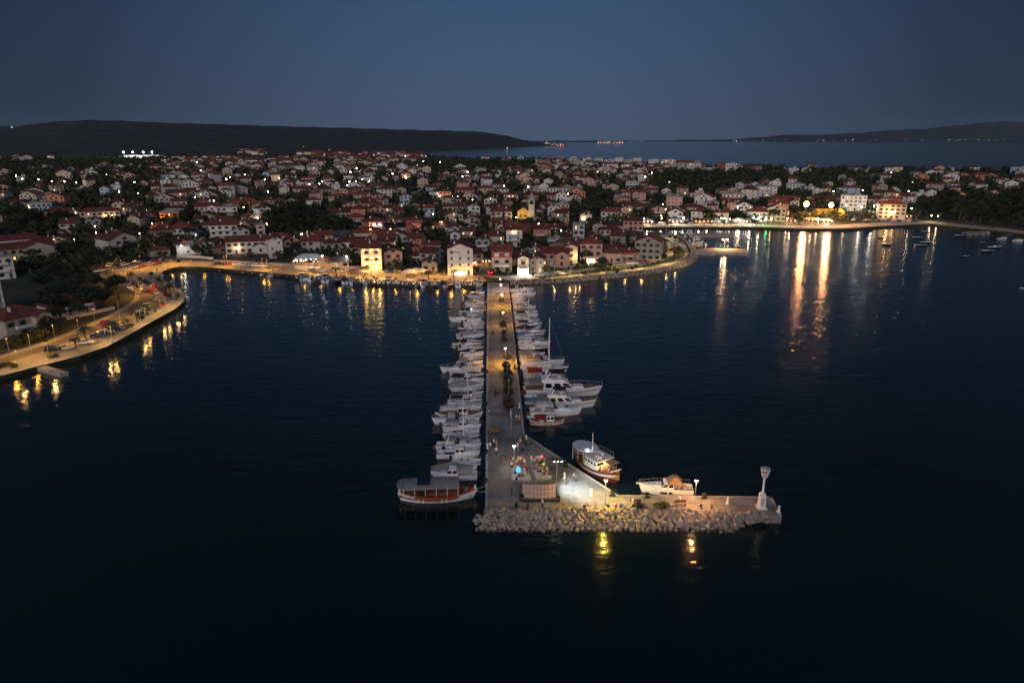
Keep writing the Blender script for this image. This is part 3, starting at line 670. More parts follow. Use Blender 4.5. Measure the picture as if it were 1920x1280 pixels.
# waterfront and near rows, from the left
H(38, 634, 82, 2, 'hip', 'beige', 'r_dark', 'large beige house with a lit upper balcony beside the left shore road', rz=28, depth=12)
H(128, 592, 74, 1, 'hip', 'white', 'r_dark', 'low white house with a broad dark hip roof behind the left shore road hedge', rz=24, depth=11)
H(40, 490, 112, 2, 'gx', 'beige', 'r_dark', 'long beige house with a wide dark red roof at the left edge', rz=8, depth=11)
H(18, 464, 90, 1, 'gx', 'brown', 'r_dark', 'brown house whose dark roof rises just behind the long beige house', rz=8)
H(2, 524, 44, 3, 'flat', 'white', 'r_flat', 'white three-storey apartment house with square balconies at the left edge', rz=6, extra='balcony')
H(-14, 590, 40, 4, 'flat', 'white', 'r_flat', 'white apartment tower with stacked balconies cut by the left picture edge', rz=6, extra='balcony')
h = H(84, 464, 42, 1, 'hip', 'paleblue', 'r_dark', 'pale blue walled bungalow with a lamp at its right corner', rz=6); wall_lamp(h, h[3] * .45, 2.6, 240, AMBER, 'g_amber')
H(116, 463, 36, 1, 'gy', 'beige', 'r_dark', 'beige gabled house right of the pale blue bungalow')
H(224, 472, 58, 2, 'gy', 'grey', 'r_dark', 'big grey-white gabled house above the left car park', rz=22, depth=17)
H(300, 481, 36, 1, 'hip', 'beige', 'r_dark', 'small beige kiosk house with two dark openings behind the car park', rz=-4)
H(355, 478, 38, 1, 'flat', 'white', 'r_flat', 'white flat-roofed modern box house by the car park', rz=-6, fh=4.2)
H(388, 477, 26, 2, 'gy', 'grey', 'r_dark', 'pale narrow gabled house right of the flat-roofed box', rz=4, depth=15, fh=2.6)
H(306, 452, 36, 2, 'hip', 'brown', 'r_dark', 'brown many-sided house with a low dark hip roof', rz=14)
H(345, 449, 52, 2, 'hip', 'white', 'r_red', 'white house with dark tall windows right of the brown house', rz=-14, extra='balcony')
H(425, 452, 48, 3, 'gx', 'white', 'r_dark', 'white three-storey house with balcony bands above the left quay', rz=-10, extra='balcony')
h = H(470, 475, 82, 2, 'gx', 'white', 'r_dark', 'long white house with a red roof and a lamp-lit terrace', rz=-3, depth=11); wall_lamp(h, -h[3] * .26, 3.4, 420, WARM, 'g_warm')
H(517, 484, 25, 3, 'gy', 'white', 'r_dark', 'white gabled house with two stacked dark windows', rz=4, depth=15)
H(492, 452, 13, 3, 'flat', 'pink', 'r_flat', 'slim pinkish tower house')
H(455, 452, 30, 2, 'gy', 'grey', 'r_dark', 'light grey gable rising behind the long white house')
H(408, 476, 34, 1, 'hip', 'brown', 'r_dark', 'dark brown low house in front of the balcony-banded white house')
H(630, 455, 54, 1, 'gx', 'white', 'r_grey', 'long low white house with a dark grey roof', rz=-2)
h = H(690, 451, 62, 1, 'hip', 'cream', 'r_red', 'long cream house under a wide red hip roof', depth=11, fh=4.0); wall_lamp(h, 2, 6.2, 160, WARM, 'g_amber', out=.2)
H(660, 476, 40, 2, 'gx', 'white', 'r_dark', 'white house with tall dark windows left of the yellow-lit building', rz=-3)
H(622, 479, 30, 2, 'gx', 'grey', 'r_dark', 'grey house with stepped dark roofs behind the terrace restaurant', rz=12)
h = H(699, 507, 37, 3, 'gx', 'cream', 'r_dark', 'three-storey building glowing yellow on the waterfront', depth=11, extra='balcony', fh=3.2, group='waterfront buildings')
LIT_YELLOW = h
H(737, 501, 33, 2, 'gy', 'pink', 'r_dark', 'pinkish white gabled house right of the yellow-lit building', rz=3, depth=12, fh=3.3)
H(612, 501, 28, 1, 'hip', 'beige', 'r_dark', 'small beige house with a dark hip roof right of the terrace restaurant')
H(641, 503, 28, 1, 'gx', 'beige', 'r_grey', 'small stone-coloured shop with a white awning')
h = H(776, 441, 27, 3, 'hip', 'red', 'r_dark', 'red three-storey house with white window frames', frame='frame_white'); wall_lamp(h, h[3] * .46, 4.0, 260, WARM, 'g_pink')
H(742, 437, 44, 1, 'gx', 'white', 'r_dark', 'house with dark solar panels on its roof left of the red house', extra='solar')
H(745, 454, 42, 1, 'gy', 'white', 'r_dark', 'broad white gabled house below the solar-panelled roof', rz=-3)
H(724, 476, 30, 2, 'gx', 'white', 'r_dark', 'white house with three dark windows behind the pinkish gabled house')
H(772, 476, 26, 1, 'gy', 'orange', 'r_dark', 'small orange gabled house', rz=5)
H(781, 493, 26, 1, 'hip', 'white', 'r_red', 'low house with a red roof and white porch posts right of the pinkish gabled house')
H(810, 483, 34, 2, 'gx', 'white', 'r_red', 'white house with two stacked red roofs', rz=-2)
H(806, 509, 28, 1, 'gy', 'beige', 'r_brown', 'small beige stone house with one gable window left of the white hotel', fh=3.6)
HOTEL = H(864, 516, 47, 4, 'gy', 'white', 'r_dark', 'big white gabled hotel with many windows at the pier head', depth=15, name='hotel', cat='hotel', fh=2.75, frame='frame_white', litp=0.0)
D2 = H(941, 510, 38, 3, 'gx', 'cream', 'r_red', 'cream and red house with two white dormer windows beside the pier head', depth=11, fh=2.9)
D3 = H(981, 515, 21, 2, 'gy', 'cream', 'r_dark', 'narrow gabled shop with a blazing white shopfront', depth=10, fh=3.4, name='shop', cat='shop')
H(1006, 512, 27, 2, 'gy', 'beige', 'r_dark', 'beige gabled house right of the blazing shop', depth=11, fh=2.9)
h = H(964, 463, 30, 3, 'hip', 'white', 'r_red', 'white house with an arcaded red top floor behind the red-roofed row', extra='balcony'); wall_lamp(h, 0, 8.0, 180, WARM, 'g_amber')
H(945, 442, 22, 2, 'gy', 'white', 'r_dark', 'plain white gable left of the arcaded house')
H(854, 459, 18, 2, 'gy', 'white', 'r_dark', 'little white house with a single round window above the hotel roof')
H(877, 454, 30, 2, 'gx', 'grey', 'r_dark', 'grey-white house with a lit upper terrace above the hotel', litp=.4)
H(905, 472, 26, 2, 'gy', 'grey', 'r_dark', 'grey gabled house above the café street')
H(854, 438, 36, 1, 'gy', 'brown', 'r_dark', 'brown house with a wide gable above the town trees')
H(822, 432, 30, 1, 'gx', 'beige', 'r_dark', 'beige house with a lamp under its eaves left of the brown gable', litp=.5)
H(940, 414, 40, 2, 'hip', 'beige', 'r_red', 'beige house with a broad red hip roof left of the church')
H(1022, 437, 62, 1, 'gx', 'beige', 'r_dark', 'long house with a dark red roof right of the church tower', depth=9)
H(1016, 450, 32, 2, 'gx', 'salmon', 'r_dark', 'salmon house below the church', depth=8)
H(1084, 463, 21, 4, 'flat', 'paleblue', 'r_flat', 'tall white stair-tower house with a flat top')
H(1041, 461, 30, 1, 'flat', 'paleblue', 'r_flat', 'low pale blue flat-roofed house left of the tower house')
H(1040, 500, 52, 2, 'gx', 'pink', 'r_red', 'pinkish white house with a long red roof on the right waterfront', depth=11)
h = H(1070, 497, 24, 3, 'gy', 'cream', 'r_orange', 'cream house lit gold in the lane beside the pink villa', fh=2.7); wall_lamp(h, h[3] * .4, 4.5, 700, WARM, 'g_warm', .6)
VILLA = H(1107, 494, 41, 3, 'hip', 'pink', 'r_red', 'pale pink villa with a lit golden entrance', depth=11, fh=3.0)
H(1146, 494, 38, 1, 'hip', 'pink', 'r_brown', 'low pink-grey house with a flat brown roof right of the villa', fh=4.6)
H(1174, 491, 32, 1, 'gx', 'salmon', 'r_red', 'small salmon house with a green door in a white surround', fh=4.2, frame='frame_green')
H(1168, 464, 46, 2, 'gx', 'stone', 'r_brown', 'big stone house behind the salmon house', rz=-4)
H(1216, 489, 48, 3, 'gy', 'stone', 'r_red', 'grey stone house with a red gable on the right point', rz=-6, depth=14)
H(1186, 433, 36, 2, 'hip', 'pink', 'r_dark', 'pinkish hip-roofed house at the inner harbour corner')
H(1145, 414, 38, 2, 'hip', 'white', 'r_red', 'white villa with a red hip roof above the right waterfront')
H(1121, 441, 20, 2, 'gy', 'grey', 'r_dark', 'small grey gable lit gold from its right')
H(1112, 455, 30, 1, 'gy', 'beige', 'r_red', 'house with a zigzag pair of red roofs', rz=14)
h = H(1098, 420, 22, 2, 'gy', 'white', 'r_orange', 'small white house lit brightly below its orange gable'); wall_lamp(h, -1.5, 3.4, 520, WARM, 'g_warm')
h = H(1047, 415, 22, 2, 'hip', 'beige', 'r_dark', 'beige house with a gold-lit veranda right of the church'); wall_lamp(h, 0, 3.0, 320, AMBER, 'g_amber')
# right of the bay
H(1264, 414, 28, 2, 'gy', 'white', 'r_dark', 'white gabled house behind the harbour trees', rz=4)
H(1308, 413, 26, 2, 'hip', 'white', 'r_red', 'white red-roofed house beside a dark palm behind the harbour')
h = H(1352, 415, 24, 2, 'gx', 'beige', 'r_red', 'café house with a blazing awning on the harbour'); CAFE2 = h
H(1263, 391, 29, 3, 'flat', 'pink', 'r_flat', 'pinkish cubic modern house with dark balcony openings')
H(1334, 394, 24, 2, 'flat', 'white', 'r_flat', 'white cubic house with a roof hut')
H(1297, 397, 42, 1, 'hip', 'grey', 'r_dark', 'low grey house left of the white cubic house')
H(1391, 401, 32, 2, 'gy', 'paleblue', 'r_dark', 'pale blue and white gabled house above the lit restaurant', rz=10)
H(1372, 378, 38, 2, 'flat', 'white', 'r_flat', 'white terraced house with stacked flat roofs')
H(1436, 369, 35, 3, 'flat', 'white', 'r_flat', 'white modern apartment block with balcony rows', extra='balcony', frame='frame_white')
H(1490, 357, 33, 2, 'flat', 'white', 'r_flat', 'white stepped house right of the modern apartment block')
REST = H(1421, 414, 42, 2, 'hip', 'white', 'r_orange', 'white restaurant with a glaring lit ground floor on the harbour', name='restaurant', cat='restaurant')
H(1453, 415, 32, 3, 'gy', 'cream', 'r_orange', 'cream house with an orange gable right of the restaurant', depth=11)
H(1468, 388, 42, 2, 'gx', 'cream', 'r_red', 'cream house with paired gables left of the floodlights', litp=.15)
H(1596, 396, 44, 4, 'flat', 'white', 'r_flat', 'white four-storey harbour hotel right of the floodlights', name='hotel', cat='hotel', litp=.12, extra='balcony')
AMB = H(1668, 411, 46, 4, 'hip', 'cream', 'r_orange', 'cream block washed amber at the end of the harbour', rz=8, fh=2.6)
H(1640, 388, 38, 2, 'hip', 'beige', 'r_dark', 'beige hip-roofed house above the amber block')
H(1668, 382, 26, 3, 'hip', 'cream', 'r_dark', 'slim cream house with two lit windows behind the amber block', litp=.3)
H(1842, 338, 44, 2, 'hip', 'pink', 'r_red', 'wide pink house on the right skyline')
H(1788, 370, 34, 1, 'gy', 'orange', 'r_dark', 'dark orange gabled house at the edge of the right wood', rz=20)
H(1780, 345, 26, 3, 'gy', 'white', 'r_red', 'white house with an arched balcony on the right slope')
H(1880, 350, 26, 2, 'flat', 'white', 'r_flat', 'white cube house on the far right slope')
H(1910, 328, 30, 3, 'flat', 'paleblue', 'r_flat', 'pale flat-topped house cut by the right picture edge')
# further rows with a look of their own
h = H(320, 416, 32, 2, 'flat', 'orange', 'r_flat', 'house glowing bright orange in the left of town', rz=-4); wall_lamp(h, -h[3] * .42, 3.5, 420, ORANGE, 'g_amber'); 
h = H(192, 414, 66, 2, 'hip', 'cream', 'r_dark', 'long cream two-storey house with lamps on its front', depth=10); wall_lamp(h, h[3] * .3, 3.6, 260, WARM); wall_lamp(h, h[3] * .12, 3.6, 160, WARM)
h = H(128, 408, 46, 1, 'gx', 'white', 'r_dark', 'white house with four white lamps under its eaves'); [wall_lamp(h, h[3] * k, 3.2, 90, WHITE, 'g_white') for k in (-.15, .15, .33, .46)]
h = H(70, 411, 34, 1, 'flat', 'orange', 'r_flat', 'low wall-sided house glowing deep orange far left'); wall_lamp(h, -h[3] * .3, 2.6, 420, ORANGE, 'g_orange')
H(78, 398, 40, 2, 'flat', 'paleblue', 'r_flat', 'pale blue flat-roofed house behind the deep orange house')
H(485, 400, 28, 2, 'hip', 'yellow', 'r_orange', 'yellow two-storey house in the middle rows', rz=10)
H(520, 399, 34, 1, 'gx', 'cream', 'r_dark', 'cream bungalow with a dark roof right of the yellow house')
H(392, 404, 42, 2, 'gx', 'white', 'r_red', 'white house with a big red roof and blind gable end', rz=-10)
H(428, 405, 36, 2, 'flat', 'white', 'r_flat', 'plain white windowless hall right of the blind gable house')
H(312, 386, 34, 2, 'gy', 'grey', 'r_dark', 'grey-white gabled house behind the orange-lit house', rz=-8)
h = H(338, 393, 28, 2, 'gx', 'cream', 'r_dark', 'cream house with a glowing corner window behind the orange-lit house', rz=-8); wall_lamp(h, h[3] * .3, 2.6, 200, WARM)
H(360, 362, 30, 3, 'gy', 'white', 'r_dark', 'white three-storey gabled house with dark windows in the left rows')
H(640, 416, 34, 2, 'gx', 'white', 'r_dark', 'ruined-looking white house with pointed walls left of the cypress')
H(676, 418, 32, 3, 'hip', 'salmon', 'r_dark', 'tall reddish house left of the cypress', depth=9)
H(706, 408, 26, 2, 'gy', 'pink', 'r_dark', 'pinkish gabled house right of the cypress', rz=10)
h = H(740, 425, 40, 1, 'gy', 'yellow', 'r_brown', 'yellow gabled house above the red house', rz=-6); wall_lamp(h, -h[3] * .4, 2.5, 220, WARM)
H(800, 407, 30, 2, 'gx', 'paleblue', 'r_red', 'pale house with a red roof and a lamp on its ridge')
H(850, 404, 38, 2, 'gx', 'cream', 'r_dark', 'cream house with a long dark roof in mid town', depth=9)
H(888, 404, 24, 2, 'gy', 'white', 'r_dark', 'white gable above a garage with two dark doors')
H(871, 370, 34, 2, 'gx', 'pink', 'r_red', 'pinkish house with wall lamps in mid town', litp=.3)
H(911, 366, 30, 2, 'hip', 'cream', 'r_orange', 'cream house with an orange hip roof in mid town')
H(943, 367, 22, 2, 'hip', 'white', 'r_grey', 'white cube with a grey hip roof and a lamp at its right')
H(967, 373, 22, 1, 'gx', 'cream', 'r_red', 'cream low house with a red hip left of the white block')
H(920, 389, 24, 2, 'gy', 'white', 'r_dark', 'white gabled house before a dark tree in mid town')
H(998, 369, 32, 2, 'flat', 'white', 'r_flat', 'white block of two storeys with a lamp on its corner')
H(1052, 366, 56, 2, 'flat', 'white', 'r_flat', 'long white flat-roofed house with a roof hut')
H(1036, 380, 20, 2, 'gx', 'beige', 'r_dark', 'beige box house in front of the long flat-roofed house')
H(1080, 373, 34, 2, 'gy', 'salmon', 'r_red', 'salmon gabled house right of the long flat-roofed house')
H(1076, 384, 26, 2, 'gy', 'beige', 'r_red', 'beige gabled house in front of the salmon gable')
H(1197, 381, 25, 3, 'gx', 'pink', 'r_red', 'pink three-storey house with a plain front above the harbour', litp=0)
H(1170, 375, 32, 2, 'gy', 'orange', 'r_red', 'orange gabled house left of the plain pink house', rz=-14)
H(1172, 392, 40, 1, 'hip', 'white', 'r_dark', 'white hip-roofed house in front of the orange gable', rz=-10)
H(1185, 352, 24, 2, 'flat', 'white', 'r_flat', 'white two-storey box above the plain pink house')
H(563, 325, 18, 3, 'flat', 'white', 'r_flat', 'white block with bluish lit ground floor in the far left rows', name='apartment_block', cat='apartment block')
H(587, 326, 20, 3, 'gx', 'white', 'r_flat', 'white block right of the bluish lit block', name='apartment_block', cat='apartment block')
for i, x in enumerate((1012, 1026, 1048)):
    H(x, 319, 11, 5, 'flat', 'brown', 'r_dark', ['leftmost', 'middle', 'rightmost'][i] + ' of the three brown apartment towers', name='apartment_tower', cat='apartment tower', group='three brown apartment towers', fh=3.0, depth=12)
H(1369, 323, 19, 4, 'flat', 'white', 'r_flat', 'white grid-fronted apartment block on the skyline', name='apartment_block', cat='apartment block', extra='balcony')
H(1350, 323, 12, 4, 'flat', 'red', 'r_dark', 'red block left of the grid-fronted block', name='apartment_block', cat='apartment block')
H(1285, 320, 30, 4, 'gx', 'beige', 'r_brown', 'beige half-finished apartment block on the skyline', name='apartment_block', cat='apartment block')
H(1300, 322, 26, 4, 'flat', 'white', 'r_flat', 'apartment block with a white frame of open bays', name='apartment_block', cat='apartment block', extra='balcony')
H(1225, 313, 20, 4, 'flat', 'white', 'r_flat', 'white stepped hotel left of the open-bay block', name='hotel', cat='hotel')
H(1252, 314, 26, 4, 'flat', 'white', 'r_flat', 'white seaside hotel with lit top floor', name='hotel', cat='hotel', litp=.3)
for i, (x, wd) in enumerate(((1074, 18), (1097, 9), (1107, 12), (1123, 14), (1142, 18), (1160, 16), (1178, 18), (1194, 16))):
    H(x, 310 if i != 0 else 309, wd, 3 + i % 2, 'flat', 'white' if i != 2 else 'brown', 'r_flat', f'pale seafront apartment house, {ordinal(i + 1)} from the left of its skyline row', name='apartment_block', cat='apartment block', group='apartment houses along the far seafront', depth=10)

# ------------------------------------------------------------------ church
def church():
    p, _ = site(985, 416, 20); t = thing('church', 'small church washed yellow with a pointed white bell tower', 'church', p, R(-2)); 
    b = MB(); b.loft([[(-4, s, -2), (-4, s, 7.2), (0, s, 9.8), (4, s, 7.2), (4, s, -2)] for s in (13, 0)]); part('nave', b.mesh('nave', M['w_yellow']), t, (-1.5, 0, 0))
    b = MB()
    for s in (-1, 1): 
        pr = [(s * 4.4, 7.0), (0, 9.9), (0, 10.1), (s * 4.4, 7.2)]; pr = pr if s < 0 else pr[::-1]
        b.loft([[(x, y, z) for x, z in pr] for y in (13.3, -.3)])
    part('roof', b.mesh('roof', M['r_red']), t, (-1.5, 0, 0))
    b = MB().box((0, 0, 5), (4.2, 4.2, 14), 0); 
    for sx in (-1, 1):
        for sy in (-1, 1): b.box((sx * 1.7, sy * 1.7, 13.4), (.8, .8, 2.8), 0)
    b.box((0, 0, 15), (4.4, 4.4, .4), 0); tw = part('bell_tower', b.mesh('bell_tower', M['w_cream']), t, (4.2, -.5, 0))
    part('spire', MB().lathe([(2.9, 0), (1.5, 2.8), (.08, 5.4)], 4).mesh('spire', M['w_stone']), tw, (0, 0, 15.2), R(45))
    part('bell', MB().lathe([(.1, 1.0), (.35, .8), (.45, .2), (.7, 0)], 8).mesh('bell', M['darkmetal']), tw, (0, 0, 13))
    for x in (-3, 0): f, pn = win_mesh(1.0, 2.0, 'frame_white', False); o = part('window', f, t, (x - .2, -.02, 4.2)); part('pane', pn, o)
    part('door', door_mesh('frame_brown'), t, (-1.5, -.02, .1)); light(t, (-7.5, -4, 6), 900, (1, .72, .22), .3); light(t, (.5, -6, 5), 700, (1, .72, .22), .3); light(t, (4.2, -.5, 13.2), 120, (1, .8, .3), .2)
    SITES.append((p.x, p.y + 6, 9, 7)); PLACED.append((985, 416))
church()

# ------------------------------------------------------------------ labels that say where
MARKS = [('the big white hotel', 864, 490), ('the yellow-glowing building', 699, 488), ('the church', 985, 408), ('the red house', 776, 428), ('the salmon house', 1016, 442), ('the pink villa', 1107, 478), ('the orange-glowing house', 318, 408), ('the yellow two-storey house', 483, 396), ('the left floodlight', 1508, 385), ('the harbour hotel', 1596, 380), ('the amber-washed block', 1670, 396), ('the terrace restaurant', 582, 486), ('the flat-roofed box house', 355, 470), ('the long cream house', 690, 442), ('the modern balcony block', 1436, 358), ('the stone house on the point', 1216, 470), ('the brown towers', 1030, 315), ('the plain pink house', 1197, 372), ('the wide pink skyline house', 1842, 330), ('the floodlit hall', 270, 296), ('the dark round tree', 572, 372), ('the bluish lit block', 563, 322), ('the cypress', 689, 405), ('the four-lamp white house', 128, 405), ('the cubic pink house', 1263, 382), ('the grid-fronted block', 1369, 318), ('the arcaded house', 964, 450), ('the blind gable house', 392, 398), ('the lit harbour restaurant', 1421, 402), ('the long flat white house', 1052, 360), ('the orange hip house', 911, 360), ('the three-storey left gable', 360, 355), ('the seafront apartments', 1130, 306), ('the dark orange gable', 1788, 366)]
SEEN_L = {}
def where(px, py, desc):
    bd = None
    for n, x, y in MARKS:
        dx, dy = px - x, (py - y) * 2.2; d = math.hypot(dx, dy)
        if bd is None or d < bd[0]: bd = (d, n, dx, dy)
    _, n, dx, dy = bd
    r = ('left of' if dx < 0 else 'right of') if abs(dx) > abs(dy) * 1.1 else ('behind' if dy < 0 else 'before')
    k = f'{desc} {r} {n}'; SEEN_L[k] = SEEN_L.get(k, 0) + 1; c = SEEN_L[k]
    return k if c == 1 else f'{desc}, {ordinal(c)} of its kind {r} {n}'

# ------------------------------------------------------------------ the rest of the town
NOH = [[(505, 445), (500, 405), (540, 392), (600, 400), (640, 425), (650, 448), (600, 452)], [(1225, 365), (1240, 330), (1330, 322), (1430, 326), (1428, 345), (1400, 360), (1320, 368)],
       [(1690, 425), (1705, 392), (1740, 372), (1850, 378), (1920, 360), (2000, 440), (1900, 436), (1800, 424)], [(60, 470), (180, 470), (260, 520), (258, 560), (150, 560), (60, 560)], [(780, 300), (1000, 305), (1000, 316), (900, 318), (780, 312)],
       [(0, 440), (0, 398), (60, 412), (100, 425), (110, 445)], [(-200, 310), (300, 298), (300, 308), (0, 322), (-200, 330)], [(1085, 412), (1090, 355), (1130, 352), (1150, 395), (1120, 408)], [(460, 296), (780, 300), (780, 304), (460, 306)],
       [(0, 520), (240, 520), (300, 700), (0, 700)], [(905, 440), (905, 520), (925, 520), (925, 440)], [(560, 480), (612, 480), (612, 503), (560, 503)], [(230, 300), (330, 296), (330, 304), (240, 306)], [(1465, 430), (1465, 394), (1580, 392), (1640, 405), (1640, 425)]]
WK = ['white'] * 8 + ['cream'] * 4 + ['beige'] * 4 + ['grey'] * 4 + ['pink'] * 3 + ['stone'] * 2 + ['salmon', 'paleblue', 'brown']
g = random.Random(23); cands = []
for D in np.arange(300, 1420, 17.0):
    nx = int(1.62 * D / 18.5)
    for i in range(nx):
        x = -0.81 * D + 1.62 * D * (i + .5) / nx + g.uniform(-4, 4); y = D + g.uniform(-5, 5)
        if not inside(x, y, LAND) or shore_dist(x, y) < 34: continue
        z = ground(x, y); px, py, dep = project((x, y, z))
        if not -30 < px < 1950 or py < 290: continue
        if any(inside(px, py, q) for q in NOH): continue
        if inside(x, y, prom): continue
        if g.random() < (0.46 if dep < 700 else 0.60): continue
        if px < 260 and g.random() < .5: continue
        if px > 1420 and g.random() < .5: continue
        if 780 < px < 1000 and py < 322 and g.random() < .6: continue
        if py < 312 and px > 500 and px < 780 and g.random() < .3: continue
        w = g.choice((g.uniform(6.5, 9), g.uniform(8, 12), g.uniform(10, 15.5))) * (1.0 if dep < 900 else 1.15); d = g.uniform(7.5, 11)
        if any((x - a) ** 2 + (y - c) ** 2 < (r_ + .5 * max(w, d)) ** 2 * .86 for a, c, r_, _ in SITES): continue
        cands.append((dep, x, y, z, w, d, px, py)); SITES.append((x, y, max(w, d) * .56, min(w, d) * .5))
cands.sort()
NEAR_N = 300 - len(PLACED)
print('town sites', len(cands), 'hand', len(PLACED))
FARH = []
for k, (dep, x, y, z, w, d, px, py) in enumerate(cands):
    wall = g.choice(WK); roof = g.choice(['gx', 'gx', 'gy', 'gy', 'gy', 'hip', 'hip', 'flat' if dep > 520 else 'gx']); rm = 'r_flat' if roof == 'flat' else g.choice(['r_red', 'r_red', 'r_dark', 'r_dark', 'r_dark', 'r_brown'])
    fl = g.choice([1, 1, 2, 2, 2, 3]) if dep > 450 else g.choice([1, 1, 2, 2]); rz = -math.atan2(x, y) * .6 + R(g.choice([-24, -8, 0, 6, 14, 30]) + g.uniform(-4, 4))
    if k < NEAR_N:
        rn = {'gx': 'gabled', 'gy': 'gable-fronted', 'hip': 'hip-roofed', 'flat': 'flat-roofed'}[roof]; st = {1: 'one', 2: 'two', 3: 'three'}[fl]
        wn = 'pale blue' if wall == 'paleblue' else wall
        house('house', where(px, py, f'{wn} {st}-storey {rn} house'), (x, y, z), rz, w, d, fl, roof, wall, rm, near=dep < 480, seed=k, litp=.06, fh=2.7, pitch=g.uniform(.34, .5))
    else: FARH.append((x, y, z, rz, w, d, fl, roof, wall, rm))
# beyond the nearest three hundred: one mass of far houses
mats = {}; b = MB(); mlist = []
def mi(n):
    if n not in mats: mats[n] = len(mlist); mlist.append(M[n])
    return mats[n]
for x, y, z, rz, w, d, fl, roof, wall, rm in FARH:
    h = fl * 2.9 + .3; c, s = math.cos(rz), math.sin(rz); X, Y = w / 2, d / 2
    T = lambda a, bb, zz: (x + a * c - bb * s, y + a * s + bb * c, z + zz)
    V = [T(a, bb, zz) for zz in (-2, h) for a, bb in ((-X, -Y), (X, -Y), (X, Y), (-X, Y))]
    b.add(V, [(0, 1, 5, 4), (1, 2, 6, 5), (2, 3, 7, 6), (3, 0, 4, 7)], mi('w_' + wall)); e = .4
    if roof == 'flat':
        V = [T(a * (X + .2), bb * (Y + .2), zz) for zz in (h, h + .5) for a, bb in ((-1, -1), (1, -1), (1, 1), (-1, 1))]
        b.add(V, [(0, 1, 5, 4), (1, 2, 6, 5), (2, 3, 7, 6), (3, 0, 4, 7), (4, 5, 6, 7)], mi('r_flat'))
        b.add([T(a * 1.6 + X * .3, bb * 1.6, zz) for zz in (h, h + 2.3) for a, bb in ((-1, -1), (1, -1), (1, 1), (-1, 1))], [(0, 1, 5, 4), (1, 2, 6, 5), (2, 3, 7, 6), (3, 0, 4, 7), (4, 5, 6, 7)], mi('w_' + wall))
    else:
        r = (Y if roof != 'gy' else X) * .42
        q = 0 if roof != 'hip' else min(X, Y)
        if roof == 'gy':
            b.add([T(-X, -Y, h), T(X, -Y, h), T(0, -Y, h + r), T(-X, Y, h), T(X, Y, h), T(0, Y, h + r)], [(0, 1, 2), (4, 3, 5)], mi('w_' + wall))
            b.add([T(-X - e, -Y - e, h - .1), T(0, -Y - e, h + r + .15), T(0, Y + e, h + r + .15), T(-X - e, Y + e, h - .1), T(X + e, -Y - e, h - .1), T(X + e, Y + e, h - .1)], [(0, 1, 2, 3), (1, 4, 5, 2)], mi(rm))
        else:
            if roof == 'gx': b.add([T(-X, -Y, h), T(-X, Y, h), T(-X, 0, h + r), T(X, -Y, h), T(X, Y, h), T(X, 0, h + r)], [(1, 0, 2), (3, 4, 5)], mi('w_' + wall))
            b.add([T(-X - e, -Y - e, h - .1), T(X + e, -Y - e, h - .1), T(X + e - q, 0, h + r + .15), T(-X - e + q, 0, h + r + .15), T(-X - e, Y + e, h - .1), T(X + e, Y + e, h - .1)], [(0, 1, 2, 3), (3, 2, 5, 4)] + ([(1, 5, 2), (4, 0, 3)] if q else []), mi(rm))
    for f in range(fl):
        for k in range(2):
            if g.random() < .75:
                a = (k - .5) * w * .5 + g.uniform(-.4, .4); zz = f * 2.9 + 1.1
                b.add([T(a - .55, -Y - .04, zz), T(a + .55, -Y - .04, zz), T(a + .55, -Y - .04, zz + 1.3), T(a - .55, -Y - .04, zz + 1.3)], [(0, 1, 2, 3)], mi('pane_lit' if g.random() < .05 else 'pane'))
if FARH: tag(obj('far_houses', b.mesh('far_houses', mlist)), kind='stuff')
# houses on the plain under the hill and on the hill slope, by sight line
b = MB(); mlist = []; mats = {}
for i in range(190):
    if i < 130: px = g.uniform(560, 790); py = 287 + (px - 560) * .02 + g.uniform(0, 15)
    elif i < 165: px = g.uniform(330, 560); py = g.uniform(300, 312)
    else: px = g.uniform(450, 500); py = g.uniform(283, 291)
    p = inland(px, py); X, Y, h = g.uniform(6, 11), g.uniform(5, 8), g.choice([4, 6, 8]); wl = g.choice(['white', 'white', 'cream', 'grey', 'pink'])
    b.box((p.x, p.y, p.z + h / 2), (X * 2, Y * 2, h), mi('w_' + wl)); b.add([(p.x - X - .5, p.y - Y - .5, p.z + h), (p.x + X + .5, p.y - Y - .5, p.z + h), (p.x + X + .5, p.y, p.z + h + 3), (p.x - X - .5, p.y, p.z + h + 3), (p.x - X - .5, p.y + Y, p.z + h), (p.x + X + .5, p.y + Y, p.z + h)], [(0, 1, 2, 3), (3, 2, 5, 4), (0, 3, 4), (1, 5, 2)], mi(g.choice(['r_red', 'r_dark', 'r_dark'])))
tag(obj('houses_below_the_hill', b.mesh('houses_below_the_hill', mlist)), kind='stuff')
# white floodlit hall at the foot of the hill
p = inland(272, 299); t = thing('sports_hall', 'floodlit white hall at the foot of the dark hill', 'hall', p)
part('wall', MB().box((0, 0, 4), (70, 24, 9), 0).mesh('wall', M['w_white']), t); part('roof', MB().box((0, 0, 8.9), (72, 26, .8)).mesh('roof', M['r_flat']), t)
b = MB()
part('annex', MB().box((60, 4, 2.5), (44, 16, 6), 0).mesh('annex', M['w_white']), t)
for i, x in enumerate((-28, -9, 12, 30)):
    q = thing('floodlight_mast', f'white floodlight mast at the hall below the hill, {ordinal(i + 1)} from the left', 'floodlight', (p.x + x, p.y - 26, p.z), 0, 'floodlights at the hall')
    part('pole', MB().tube((0, 0, 0), (0, 0, 15), .3, .2).mesh('pole', M['metal']), q); part('lamp_head', MB().box((0, -.2, 15.4), (3.4, .8, 2.0), 0).box((0, -.65, 15.4), (3.0, .15, 1.7), 1).mesh('lamp_head', [M['darkmetal'], M['g_cool']]), q)
    light(q, (0, -1.2, 14.5), 26000, (.9, .95, 1), .8)

